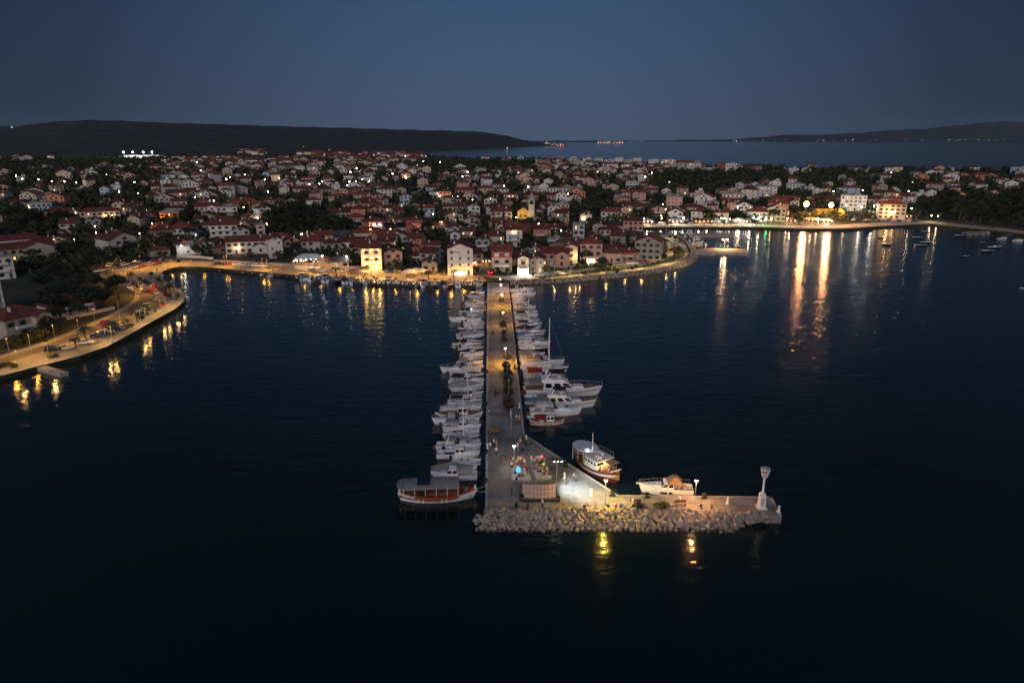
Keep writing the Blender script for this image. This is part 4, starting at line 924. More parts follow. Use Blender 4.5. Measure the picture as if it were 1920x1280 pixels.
# ------------------------------------------------------------------ trees and shrubs
def crown_mesh(name, blobs, n, size, m, seed, flat_=0.35):
    """many small leaf faces through the volume of several ellipsoid clumps"""
    g = np.random.default_rng(seed); V = []; F = []; tot = sum(b_[3] ** 2 for b_ in blobs)
    for (cx, cyy, cz, r, sz) in blobs:
        k = int(n * r * r / tot)
        for _ in range(k):
            v = g.normal(size=3); v /= np.linalg.norm(v); q = g.uniform(.45, 1.06) ** .6
            p = np.array((cx + v[0] * r * q, cyy + v[1] * r * q, cz + v[2] * r * sz * q)); s = size * g.uniform(.6, 1.4)
            a = g.normal(size=3); a += v * .6; a /= np.linalg.norm(a); u = np.cross(a, (.3, .5, .8)); u /= np.linalg.norm(u); w = np.cross(a, u); o = len(V)
            V += [p - u * s, p + w * s * .55, p + u * s, p - w * s * .55]; F.append((o, o + 1, o + 2, o + 3))
    me = bpy.data.meshes.new(name); me.from_pydata([tuple(map(float, v)) for v in V], [], F); me.materials.append(m); me.update(); return me
def trunk_mesh(h, r, blobs, m='bark'):
    b = MB(); b.tube((0, 0, -.6), (0, 0, h), r, r * .6, 7)
    for cx, cyy, cz, rr, _ in blobs[:6]: b.tube((0, 0, h * .8), (cx * .8, cyy * .8, cz), r * .45, r * .15, 5)
    return b.mesh('trunk', M[m])
TREES = {}
def tree_proto(kind, v):
    k = (kind, v)
    if k in TREES: return TREES[k]
    g = random.Random(hash(kind) % 97 + v * 13 if False else sum(map(ord, kind)) + v * 13)
    if kind == 'broad':
        blobs = [(0, 0, 4.6, 2.1, .8)] + [(1.7 * math.cos(a + g.uniform(-.3, .3)), 1.7 * math.sin(a), 3.9 + g.uniform(-.5, 1.2), g.uniform(1.1, 1.6), .8) for a in np.arange(0, 6.2, 1.05)]; n, s, h, r, m = 900, .34, 3.4, .22, 'leaf_' + 'abc'[v % 3]
    elif kind == 'pine':
        blobs = [(0, 0, 7.4, 2.2, .55)] + [(2.5 * math.cos(a), 2.5 * math.sin(a), 6.6 + g.uniform(-.7, .8), g.uniform(1.4, 2.0), .5) for a in np.arange(0, 6.2, .9)]; n, s, h, r, m = 1100, .36, 6.0, .28, 'leaf_pine'
    elif kind == 'cypress':
        blobs = [(g.uniform(-.1, .1), g.uniform(-.1, .1), 1.6 + i * 1.15, max(.3, 1.15 - abs(i - 2.2) * .17), 1.15) for i in range(8)]; n, s, h, r, m = 800, .26, 7.0, .18, 'leaf_cyp'
    elif kind == 'bush':
        blobs = [(g.uniform(-.6, .6), g.uniform(-.6, .6), .9 + g.uniform(-.2, .5), g.uniform(.7, 1.0), .9) for _ in range(5)]; n, s, h, r, m = 420, .22, 1.0, .08, 'leaf_' + 'abc'[v % 3]
    elif kind == 'redbush':
        blobs = [(g.uniform(-.6, .6), g.uniform(-.6, .6), 1.3 + g.uniform(-.4, .8), g.uniform(.8, 1.1), .9) for _ in range(6)]; n, s, h, r, m = 520, .22, 1.2, .1, 'leaf_red'
    c = crown_mesh('crown', blobs, n, s, M[m], 40 + v); t = trunk_mesh(h, r, blobs)
    TREES[k] = (c, t); return TREES[k]
def palm_proto(v):
    k = ('palm', v)
    if k in TREES: return TREES[k]
    g = random.Random(v); b = MB(); h = 3.4
    for i in range(24):
        a = i * 2.4; el = g.uniform(-.1, 1.0); L = g.uniform(1.6, 2.3); pts = []
        for j in range(6):
            t = j / 5; rr = L * t * math.cos(el * (1 - t * .4)); zz = h + L * (math.sin(el) * t - .75 * t * t); pts.append(Vector((rr * math.cos(a), rr * math.sin(a), zz)))
        sd = Vector((-math.sin(a), math.cos(a), 0))
        for j in range(5):
            w0, w1 = .30 * (1 - abs(j / 5 - .4)), .30 * (1 - abs((j + 1) / 5 - .4)) * (0 if j == 4 else 1)
            dn = Vector((0, 0, -.14))
            b.add([pts[j], pts[j + 1], pts[j + 1] + sd * w1 + dn, pts[j] + sd * w0 + dn], [(0, 1, 2, 3)]); b.add([pts[j], pts[j + 1], pts[j + 1] - sd * w1 + dn, pts[j] - sd * w0 + dn], [(3, 2, 1, 0)])
    t = MB().tube((0, 0, -.3), (.05, 0, h * .5), .22, .17, 8).tube((.05, 0, h * .5), (0, 0, h + .05), .17, .2, 8).mesh('trunk', M['bark'])
    TREES[k] = (b.mesh('crown', M['leaf_palm']), t); return TREES[k]
def tree(kind, loc, s, label, group, v=0, name=None, cat='tree', sz=1.0):
    c, t = palm_proto(v) if kind == 'palm' else tree_proto(kind, v)
    nm = name or {'broad': 'tree', 'pine': 'pine_tree', 'cypress': 'cypress_tree', 'bush': 'bush', 'redbush': 'bush', 'palm': 'palm_tree'}[kind]
    o = thing(nm, label, cat, loc, rnd.uniform(0, 6.3), group); o.scale = (s, s, s * sz)
    part('crown', c, o); part('trunk', t, o); return o
# marked trees
p = inland(572, 382); tree('broad', p, 2.0, 'big dark round tree among the houses of the left middle town', 'trees in the town', 1, sz=.95)
for i, (px, py, s) in enumerate(((689, 421, 1.15), (694, 420, .8))): tree('cypress', inland(px, py), s, ['tall dark cypress beside the reddish house', 'shorter cypress tucked behind the tall one'][i], 'cypresses', i)
tree('cypress', inland(750, 478), 1.15, 'cypress lit vivid green behind the pinkish gabled house', 'cypresses', 2); q = inland(750, 478)
GREEN_AT = q
g = random.Random(5)
# dark grove on the left of the centre, and the wood on the right: single trees
n = 0; spots = []
def grove(poly, cnt, kinds, s0, s1, phrase, group):
    k = 0; tries = 0; xs = [a for a, _ in poly]; ys = [c for _, c in poly]; seq = []
    while k < cnt and tries < 4000:
        tries += 1; px, py = g.uniform(min(xs), max(xs)), g.uniform(min(ys), max(ys))
        if not inside(px, py, poly): continue
        p = inland(px, py)
        if shore_dist(p.x, p.y) < 5: continue
        if any((p.x - a) ** 2 + (p.y - c) ** 2 < 9 for a, c in spots): continue
        if any((p.x - a) ** 2 + (p.y - c) ** 2 < (r_ * .8) ** 2 for a, c, r_, _ in SITES): continue
        spots.append((p.x, p.y)); seq.append((px, p)); k += 1
    seq.sort(key=lambda e: e[0])
    for i, (px, p) in enumerate(seq): tree(g.choice(kinds), p, g.uniform(s0, s1), phrase.format(ordinal(i + 1)), group, g.randrange(3))
grove(NOH[0], 26, ['pine', 'broad'], 1.0, 1.5, 'dark tree in the grove left of the long cream house, {} from the left', 'trees of the middle grove')
grove(NOH[2], 46, ['pine', 'broad'], .9, 1.35, 'dark tree in the wood right of the harbour, {} from the left', 'trees of the right wood')
grove(NOH[7], 8, ['pine', 'broad'], .9, 1.3, 'dark tree left of the plain pink house clump, {} from the left', 'trees of the small grove')
grove([(60, 505), (60, 470), (185, 480), (240, 530), (254, 556), (225, 575), (160, 600), (90, 630), (85, 560)], 34, ['broad', 'pine'], .75, 1.05, 'dark tree behind the left shore road, {} from the left', 'trees behind the left shore road')
grove([(0, 440), (0, 400), (60, 412), (120, 425), (120, 442)], 14, ['broad', 'pine'], 1.0, 1.4, 'dark tree in the far left garden belt, {} from the left', 'trees of the far left gardens')
grove([(1200, 424), (1210, 408), (1420, 410), (1420, 424)], 16, ['broad'], .6, .85, 'lamp-lit tree along the harbour promenade, {} from the left', 'trees along the harbour promenade')
# garden trees between the houses
cnt = 0
for D in np.arange(300, 800, 21.0):
    nx = int(1.6 * D / 24)
    for i in range(nx):
        x = -.8 * D + 1.6 * D * (i + g.random()) / nx; y = D + g.uniform(-8, 8)
        if not inside(x, y, LAND) or shore_dist(x, y) < 26 or inside(x, y, prom): continue
        px, py, dep = project((x, y, ground(x, y)))
        if not -20 < px < 1940 or cnt >= 130: continue
        if any((x - a) ** 2 + (y - c) ** 2 < (r_ * .95) ** 2 for a, c, r_, _ in SITES): continue
        if any((x - a) ** 2 + (y - c) ** 2 < 30 for a, c in spots): continue
        spots.append((x, y)); cnt += 1; tree(g.choice(['broad', 'broad', 'pine', 'cypress'] if g.random() < .4 else ['broad']), (x, y, ground(x, y)), g.uniform(.65, 1.1), where(px, py, 'dark garden tree'), 'garden trees in the town', g.randrange(3))
# undergrowth and far trees: one mass of leaf clumps nobody could count
rs = np.random.default_rng(3); cl = []
for v in range(4):
    pts = rs.normal(size=(44, 3)); pts /= np.linalg.norm(pts, axis=1)[:, None]; pts *= rs.uniform(.55, 1.05, (44, 1)); pts[:, 2] *= .8; q = []
    for p in pts:
        a = rs.normal(size=3); a /= np.linalg.norm(a); u = np.cross(a, (.3, .5, .8)); u /= np.linalg.norm(u); w = np.cross(a, u); s = rs.uniform(.22, .42); q += [p - u * s, p + w * s * .7, p + u * s, p - w * s * .7]
    cl.append(np.array(q))
VV = []; mm = []
def clump(x, y, z, r, m): VV.append(cl[rs.integers(4)] * r * np.array((1, 1, rs.uniform(.8, 1.3))) + np.array((x, y, z + r * .55))); mm.append(m)
for D in np.arange(290, 1450, 9.0):
    step = 8.0 if D < 700 else 10.5; nx = int(1.66 * D / step)
    if D > 700 and int(D) % 2: continue
    for i in range(nx):
        x = -.83 * D + 1.66 * D * (i + rs.uniform(0, 1)) / nx; y = D + rs.uniform(-6, 6)
        if not inside(x, y, LAND) or inside(x, y, prom): continue
        sd = shore_dist(x, y)
        if sd < 27: continue
        if any((x - a) ** 2 + (y - c) ** 2 < (r_ * .9 + .4) ** 2 for a, c, r_, _ in SITES): continue
        if rs.random() < .12: continue
        clump(x, y, ground(x, y), rs.uniform(1.3, 4.8) * (1 if D < 700 else 1.35), rs.integers(3))
for D in range(960, 1900, 30):
    for i in range(40):
        px = rs.uniform(-40, 1200) if D > 1200 else rs.uniform(-40, 1960)
        x = (px - 960) / FPX * D; y = D + rs.uniform(-14, 14)
        if inside(x, y, LAND): clump(x, y, ground(x, y), rs.uniform(2.2, 4.2), rs.integers(3))
A = np.concatenate(VV); nf = len(A) // 4
me = bpy.data.meshes.new('vegetation'); me.vertices.add(len(A)); me.vertices.foreach_set('co', A.ravel()); me.loops.add(len(A)); me.loops.foreach_set('vertex_index', np.arange(len(A), dtype=np.int32))
me.polygons.add(nf); me.polygons.foreach_set('loop_start', np.arange(nf, dtype=np.int32) * 4)
for k in 'abc': me.materials.append(M['leaf_' + k])
me.polygons.foreach_set('material_index', np.repeat(np.array(mm, dtype=np.int32), 44)); me.update(calc_edges=True); me.validate()
print('vegetation faces', nf)
tag(obj('vegetation', me), kind='stuff')

# ------------------------------------------------------------------ boats
def hull_lines(L, B, F, dbl=False, n=12):
    out = []
    for i in range(n + 1):
        t = i / n
        if dbl: hb = B / 2 * max(.03, (1 - abs(2 * t - 1) ** 2.4)); z = F * (1 + .55 * (2 * t - 1) ** 2)
        else: hb = B / 2 * ((.86 + .14 * t / .4) if t < .4 else max(.02, 1 - ((t - .4) / .6) ** 2.3)); z = F * (1 + .28 * t * t)
        out.append(((t - .5) * L, hb, z, t))
    return out
def hull_parts(L, B, F, hullm, dbl=False, tc=.52, stripe=None, deckm='deck', floor=.3):
    ln = hull_lines(L, B, F, dbl); b = MB(); rings = []
    for x, hb, z, t in ln:
        rk = .05 * L * t ** 3; r2 = -.04 * L * (1 - t) ** 3 if dbl else 0
        rings.append([(x + rk + r2, -hb, z), (x + rk * .8 + r2, -hb * .985, z * .80), (x + rk * .5, -hb * .95, z * .5), (x - rk * .2, -hb * .78, .02), (x - rk * .5, 0, -.32), (x - rk * .2, hb * .78, .02), (x + rk * .5, hb * .95, z * .5), (x + rk * .8 + r2, hb * .985, z * .80), (x + rk + r2, hb, z)])
    n = 9; o = len(b.v)
    for r in rings: b.v += r
    for j in range(len(rings) - 1):
        for i in range(n - 1):
            b.f.append((j * n + i, j * n + i + 1, (j + 1) * n + i + 1, (j + 1) * n + i)); b.m.append(1 if (stripe and i in (1, 6)) else 0)
    b.f.append(tuple(range(n))[::-1]); b.m.append(0); b.f.append(tuple(range(len(rings) * n - n, len(rings) * n))); b.m.append(0)
    for i in range(len(ln) - 1):      # gunwale rim
        for s in (-1, 1):
            q = []
            for j in (i, i + 1):
                x, hb, z, t = ln[j]; rk = .05 * L * t ** 3 + (-.04 * L * (1 - t) ** 3 if dbl else 0); q.append(((x + rk, s * hb * 1.02, z), (x + rk, s * max(.01, hb - .16), z + .04)))
            f = [q[0][0], q[1][0], q[1][1], q[0][1]]; b.add(f if s < 0 else f[::-1], [(0, 1, 2, 3)], 2)
    hm = b.mesh('hull', [M[hullm], M[stripe or hullm], M['gel' if not dbl else 'teak']], False)
    d = MB()
    for i in range(len(ln) - 1):
        (x0, h0, z0, t0), (x1, h1, z1, t1) = ln[i], ln[i + 1]; i0, i1 = max(.01, h0 - .16), max(.01, h1 - .16)
        r0, r1 = .05 * L * t0 ** 3 + (-.04 * L * (1 - t0) ** 3 if dbl else 0), .05 * L * t1 ** 3 + (-.04 * L * (1 - t1) ** 3 if dbl else 0)
        if t0 >= tc - .001: d.add([(x0 + r0, -i0, z0 + .03), (x1 + r1, -i1, z1 + .03), (x1 + r1, 0, z1 + .10), (x0 + r0, 0, z0 + .10), (x1 + r1, i1, z1 + .03), (x0 + r0, i0, z0 + .03)], [(0, 1, 2, 3), (3, 2, 4, 5)], 0)
        else:
            f = F * floor; d.add([(x0 + r0, -i0, f), (x1 + r1, -i1, f), (x1 + r1, i1, f), (x0 + r0, i0, f)], [(0, 1, 2, 3)], 1)
            for s in (-1, 1):
                q = [(x0 + r0, s * i0, f), (x1 + r1, s * i1, f), (x1 + r1, s * i1, z1 + .03), (x0 + r0, s * i0, z0 + .03)]; d.add(q if s > 0 else q[::-1], [(0, 1, 2, 3)], 0)
    xe = [q for q in ln if q[3] >= tc - .001][0]; d.add([(xe[0], -xe[1] + .16, F * floor), (xe[0], xe[1] - .16, F * floor), (xe[0], xe[1] - .16, xe[2] + .03), (xe[0], -xe[1] + .16, xe[2] + .03)], [(3, 2, 1, 0)], 0)
    return hm, d.mesh('deck', [M['gel' if deckm == 'deck' else deckm], M[deckm]]), ln
def frustum(x0, x1, w, z0, h, sf, sb, wt=.84):
    return [(x0, -w / 2, z0), (x1, -w / 2, z0), (x1, w / 2, z0), (x0, w / 2, z0), (x0 + sb, -w * wt / 2, z0 + h), (x1 - sf, -w * wt / 2, z0 + h), (x1 - sf, w * wt / 2, z0 + h), (x0 + sb, w * wt / 2, z0 + h)]
FF = [(3, 2, 1, 0), (4, 5, 6, 7), (0, 1, 5, 4), (1, 2, 6, 5), (2, 3, 7, 6), (3, 0, 4, 7)]
def cabin_parts(par, x0, x1, w, z0, h, sf, sb, cm='gel', wt=.84, lo=.35, hi=.86, sides=2, name='cabin', back=True):
    V = frustum(x0, x1, w, z0, h, sf, sb, wt); b = MB().add(V, FF); 
    T = [Vector(v) for v in V[4:]]; cc = sum(T, Vector()) / 4
    b.add([cc + (v - cc) * 1.06 + Vector((0, 0, .0)) for v in T] + [cc + (v - cc) * 1.06 + Vector((0, 0, .07)) for v in T], FF)
    c = part(name, b.mesh(name, M[cm]), par)
    def pane(a, e, f_, d_, u0, u1):
        a, e, f_, d_ = (Vector(v) for v in (a, e, f_, d_)); nrm = (e - a).cross(d_ - a).normalized() * .015
        P = lambda u, v: (a + (e - a) * u) * (1 - v) + (d_ + (f_ - d_) * u) * v + nrm
        part('cabin_window', MB().add([P(u0, lo), P(u1, lo), P(u1, hi), P(u0, hi)], [(0, 1, 2, 3)]).mesh('cabin_window', M['bwin']), c)
    for k in range(sides):
        u0, u1 = k / sides + .05, (k + 1) / sides - .05
        pane(V[0], V[1], V[5], V[4], u0, u1); pane(V[2], V[3], V[7], V[6], u0, u1)
    pane(V[1], V[2], V[6], V[5], .06, .48); pane(V[1], V[2], V[6], V[5], .52, .94)
    if back: pane(V[3], V[0], V[4], V[7], .3, .7)
    return c
def rails(ln, t0=.55, h=.55, m='metal', L=6):
    b = MB()
    for s in (-1, 1):
        P = [(x + .05 * L * t ** 3, s * max(.03, hb - .08), z + .03) for x, hb, z, t in ln if t >= t0]
        b.path([(p[0], p[1], p[2] + h) for p in P], .025, 4)
        for p in P[::2]: b.tube(p, (p[0], p[1], p[2] + h), .02, n=4)
    return b.mesh('bow_rail', M[m])
def outboard(par, x, z, k=1.0):
    m = part('outboard_motor', MB().box((x - .28, 0, z + .35), (.5 * k, .36 * k, .62 * k), 0, taper=.8).box((x - .25, 0, z - .25), (.18, .14, .8), 0).mesh('outboard_motor', M['motor']), par); return m
def canopy_mesh(x0, x1, w, z0, h, m, camber=.18, n=6, rnd_end=False):
    b = MB(); top = []; und = []
    for i in range(n + 1):
        t = i / n; x = x0 + (x1 - x0) * t; k = 1.0
        if rnd_end: k = max(.25, 1 - abs(2 * t - 1) ** 4 * .6)
        r = [(x, w / 2 * k * s, z0 + h + camber * (1 - s * s) - (.12 * abs(2 * t - 1) ** 3)) for s in (-1, -.5, 0, .5, 1)]; top.append(r)
    b.loft(top, 0, False, False); b.loft([[(p[0], p[1], p[2] - .05) for p in reversed(r)] for r in top], 0, False, False)
    for k in (0, 4): b.loft([[(r[k][0], r[k][1], r[k][2] - .22), r[k]] for r in top], 0, False, False)
    return b.mesh('canopy', M[m])
def posts(par, x0, x1, w, z0, z1, m='metal', n=2, r=.03):
    for i in range(n):
        for s in (-1, 1): 
            x = x0 + (x1 - x0) * i / (n - 1); part('canopy_post', MB().tube((x, s * w / 2, z0), (x, s * w / 2, z1), r, n=5).mesh('canopy_post', M[m]), par)
def fenders(par, ln, ts, s=-1):
    me = MB().lathe([(.03, .32), (.12, .25), (.12, -.25), (.03, -.32)], 7).mesh('fender', M['whitemetal'])
    for t in ts:
        k = min(ln, key=lambda q: abs(q[3] - t)); part('fender', me, par, (k[0], s * (k[1] + .12), k[2] * .55))
BOATN = {}
def boat_proto(kind):
    """one boat of each kind, bow along +x, waterline at z = 0"""
    if kind in BOATN: return BOATN[kind]
    K = kind.split(':'); k = K[0]; c = K[1] if len(K) > 1 else 'navy'; nm = {'open': 'motorboat', 'dinghy': 'dinghy', 'console': 'motorboat', 'cabin': 'cabin_boat', 'cruiser': 'motor_cruiser', 'fly': 'motor_yacht', 'pasara': 'wooden_boat', 'sail': 'sailing_boat', 'covered': 'covered_boat', 'rib': 'inflatable_boat'}[k]
    t = thing(nm, None, {'open': 'boat', 'dinghy': 'dinghy', 'console': 'boat', 'cabin': 'boat', 'cruiser': 'boat', 'fly': 'yacht', 'pasara': 'boat', 'sail': 'sailing boat', 'covered': 'boat', 'rib': 'inflatable boat'}[k])
    if k in ('open', 'dinghy', 'console'):
        L, B, F = (5.2, 1.95, .62) if k != 'dinghy' else (4.0, 1.6, .48); hm = {'red': 'gelred', 'blue': 'gelblue', 'navy': 'gelnavy', 'grey': 'gelgrey'}.get(c, 'gel')
        h, d, ln = hull_parts(L, B, F, hm, tc=.68, deckm='deck'); part('hull', h, t); part('deck', d, t)
        for x in (-.9, .3): part('seat', MB().box((x, 0, F * .62), (.42, B * .8, .12)).mesh('seat', M['deck' if c != 'wood' else 'teak']), t)
        if k == 'console':
            part('console', MB().box((.1, 0, F * .3 + .5), (.6, .7, 1.0), taper=.85).mesh('console', M['gel']), t); part('windscreen', MB().box((.3, 0, F * .3 + 1.2), (.05, .7, .42)).mesh('windscreen', M['bwin']), t); part('bow_rail', rails(ln, .6, .35, L=L), t)
        outboard(t, -L / 2, F)
    elif k == 'rib':
        L = 4.2; b = MB(); P = [(-2.0, -.8), (.6, -.8), (1.5, -.55), (2.0, 0), (1.5, .55), (.6, .8), (-2.0, .8)]
        b.path([(x, y, .32 + max(0, x) * .06) for x, y in P], .24, 8); part('tube', b.mesh('tube', M['gelgrey']), t); part('floor', MB().box((-.3, 0, .18), (3.4, 1.3, .12)).mesh('floor', M['deck']), t); part('seat', MB().box((-.4, 0, .42), (.4, 1.2, .3)).mesh('seat', M['deck']), t); outboard(t, -2.0, .4)
    elif k == 'cabin':
        L, B, F = 6.6, 2.4, .85; h, d, ln = hull_parts(L, B, F, 'gel', tc=.5, stripe={'red': 'gelred', 'blue': 'gelblue', 'navy': 'gelnavy'}.get(c)); part('hull', h, t); part('deck', d, t)
        cabin_parts(t, -.4, 1.5, 1.7, F, .95, .6, .1); part('coachroof', MB().add(frustum(1.2, 2.5, 1.35, F + .08, .32, .5, .0), FF).mesh('coachroof', M['gel']), t)
        part('bow_rail', rails(ln, .58, .5, L=L), t); part('seat', MB().box((-2.3, 0, .55), (.6, 1.8, .4)).mesh('seat', M['c_white']), t); outboard(t, -L / 2, F * .8, 1.1)
        if c in ('navy', 'black', 'red', 'grey', 'tan'): part('canopy', canopy_mesh(-2.6, -.2, 1.9, F, 1.05, 'c_' + c), t); posts(t, -2.5, -1.2, 1.8, F, F + 1.0)
    elif k == 'cruiser':
        L, B, F = 9.0, 3.0, 1.1; h, d, ln = hull_parts(L, B, F, 'gel', tc=.46, stripe='gelnavy' if c in ('navy', 'black') else None); part('hull', h, t); part('deck', d, t)
        part('coachroof', MB().add(frustum(-.3, 3.2, 2.2, F + .05, .55, 1.5, .0, .78), FF).mesh('coachroof', M['gel']), t)
        q = MB()
        V = [(.45, -1.15, F + .5), (-.35, -1.2, F + .5), (-.55, -1.05, F + 1.15), (.0, -.85, F + 1.15), (.45, 1.15, F + .5), (-.35, 1.2, F + .5), (-.55, 1.05, F + 1.15), (.0, .85, F + 1.15)]
        q.add(V, [(0, 3, 2, 1), (4, 5, 6, 7), (0, 4, 7, 3)]); part('windscreen', q.mesh('windscreen', M['bwin']), t)
        ar = MB(); ar.path([(-2.4, -1.25, F), (-2.0, -1.15, F + 1.2), (-1.8, -.8, F + 1.55), (-1.8, .8, F + 1.55), (-2.0, 1.15, F + 1.2), (-2.4, 1.25, F)], .10, 5); part('radar_arch', ar.mesh('radar_arch', M['gel']), t)
        if c != 'bare': part('canopy', canopy_mesh(-3.4, -.4, 2.5, F, 1.35, 'c_' + c, .22), t); posts(t, -3.3, -.6, 2.3, F, F + 1.3)
        part('seat', MB().box((-3.2, 0, .75), (.7, 2.3, .5)).box((-1.0, .6, .8), (.6, .6, .8)).mesh('seat', M['c_white']), t); part('bow_rail', rails(ln, .5, .6, L=L), t); part('bathing_platform', MB().box((-L / 2 - .35, 0, .25), (.8, 2.2, .1)).mesh('bathing_platform', M['teak']), t)
        part('hatch', MB().box((2.1, 0, F + .62), (.6, .6, .06)).mesh('hatch', M['bwin']), t); fenders(t, ln, (.25, .5), -1)
    elif k == 'fly':
        L, B, F = 13.5, 4.1, 1.45; h, d, ln = hull_parts(L, B, F, 'gel', tc=.24, stripe='gelgrey', deckm='teak'); part('hull', h, t); part('deck', d, t)
        cabin_parts(t, -3.6, 2.6, 3.1, F, 1.5, 1.7, .2, sides=3, lo=.3, hi=.9, wt=.88, name='saloon')
        part('coachroof', MB().add(frustum(1.8, 4.4, 2.3, F + .08, .5, 1.0, 0), FF).mesh('coachroof', M['gel']), t)
        part('flybridge', MB().add(frustum(-3.9, .6, 2.9, F + 1.52, .55, .5, .0, .96), FF).mesh('flybridge', M['gel']), t); part('flybridge_seat', MB().box((-2.6, 0, F + 2.2), (1.3, 2.2, .4)).box((-.6, .5, F + 2.3), (.6, .6, .6)).mesh('flybridge_seat', M['c_white']), t)
        ar = MB(); ar.path([(-3.4, -1.4, F + 1.9), (-2.4, -1.35, F + 3.4), (-2.4, 1.35, F + 3.4), (-3.4, 1.4, F + 1.9)], .14, 6); part('radar_arch', ar.mesh('radar_arch', M['gel']), t)
        part('canopy', canopy_mesh(-2.6, .3, 2.7, F, 3.5, 'c_' + c, .2), t); posts(t, -2.4, .2, 2.5, F + 2, F + 3.5)
        part('windscreen', MB().box((.55, 0, F + 2.3), (.06, 2.4, .5)).mesh('windscreen', M['bwin']), t); part('bow_rail', rails(ln, .42, .75, L=L), t); part('bathing_platform', MB().box((-L / 2 - .5, 0, .3), (1.0, 3.2, .14)).mesh('bathing_platform', M['teak']), t)
        part('aft_cover', canopy_mesh(-6.2, -3.7, 3.2, F, 1.5, 'c_grey', .1), t); fenders(t, ln, (.15, .35, .55), -1)
    elif k == 'pasara':
        L, B, F = 7.0, 2.5, .75; h, d, ln = hull_parts(L, B, F, 'gel', dbl=True, tc=.62, stripe={'red': 'gelred', 'blue': 'gelblue'}.get(c), deckm='teak'); part('hull', h, t); part('deck', d, t)
        cabin_parts(t, -.2, 1.5, 1.6, F + .1, 1.2, .2, .1, cm='gel' if c != 'wood' else 'mahogany', wt=.92)
        part('stem_post', MB().box((L / 2 + .12, 0, F * 1.3 + .25), (.16, .14, .9)).mesh('stem_post', M['teak']), t); part('engine_box', MB().box((-1.2, 0, .7), (1.1, .9, .6)).mesh('engine_box', M['deck' if c != 'wood' else 'mahogany']), t)
        if c in ('red', 'blue', 'white'): part('canopy', canopy_mesh(-2.7, -.2, 1.9, F, 1.3, 'c_' + c), t); posts(t, -2.5, -.3, 1.7, F, F + 1.25)
        part('mast', MB().tube((1.7, 0, F), (1.7, 0, F + 2.6), .04, n=5).mesh('mast', M['teak']), t); fenders(t, ln, (.3, .5, .7), -1)
    elif k == 'sail':
        L, B, F = 9.2, 3.0, 1.0; h, d, ln = hull_parts(L, B, F, 'gel', tc=.34, stripe='gelnavy'); part('hull', h, t); part('deck', d, t)
        cabin_parts(t, -1.3, 2.2, 1.8, F + .03, .5, .7, .1, lo=.25, hi=.75, sides=3, name='coachroof')
        ms = part('mast', MB().tube((.9, 0, F), (.9, 0, F + 11.4), .15, .10, 7).mesh('mast', M['whitemetal']), t)
        for z in (4.4, 8.0): part('spreader', MB().tube((.9, -.9, F + z), (.9, .9, F + z), .04, n=4).mesh('spreader', M['whitemetal']), ms)
        bm_ = part('boom', MB().tube((.8, 0, F + 1.5), (-2.9, 0, F + 1.55), .07, n=6).mesh('boom', M['whitemetal']), t); part('sail_cover', MB().loft([[(x, -.16, F + 1.58), (x, .16, F + 1.58), (x, .10, F + 1.9 - .08 * i), (x, -.10, F + 1.9 - .08 * i)] for i, x in enumerate((.7, -.6, -1.8, -2.8))]).mesh('sail_cover', M['c_' + c]), bm_)
        b = MB(); 
        for p in ((4.5, 0, F + .25), (-4.4, 0, F + .1), (.7, 1.4, F), (.7, -1.4, F)): b.tube(p, (.9, 0, F + 11.2), .015, n=3)
        part('rigging', b.mesh('rigging', M['metal']), t); part('bow_rail', rails(ln, .6, .6, L=L), t); part('seat', MB().box((-2.6, .95, .75), (2.2, .5, .3)).box((-2.6, -.95, .75), (2.2, .5, .3)).mesh('seat', M['teak']), t)
    elif k == 'covered':
        L, B, F = 6.6, 2.4, .8; h, d, ln = hull_parts(L, B, F, 'gel', tc=.6); part('hull', h, t); part('deck', d, t)
        b = MB(); b.loft([[(x, -hb * 1.04, z - .1), (x, -hb * .5, z + hh_ * .8), (x, 0, z + hh_), (x, hb * .5, z + hh_ * .8), (x, hb * 1.04, z - .1)] for (x, hb, z, tt), hh_ in zip(ln, (.1, .5, .75, .8, .95, 1.05, 1.0, .8, .6, .45, .3, .15, .05))], 0, False, False); part('tarpaulin', b.mesh('tarpaulin', M['c_' + c]), t); outboard(t, -L / 2, F * .8)
    t['len'] = L; BOATN[kind] = t; return t
BASEL = {'open': 5.2, 'console': 5.2, 'dinghy': 4.0, 'rib': 4.2, 'cabin': 6.6, 'cruiser': 9.0, 'fly': 13.5, 'pasara': 7.0, 'sail': 9.2, 'covered': 6.6}
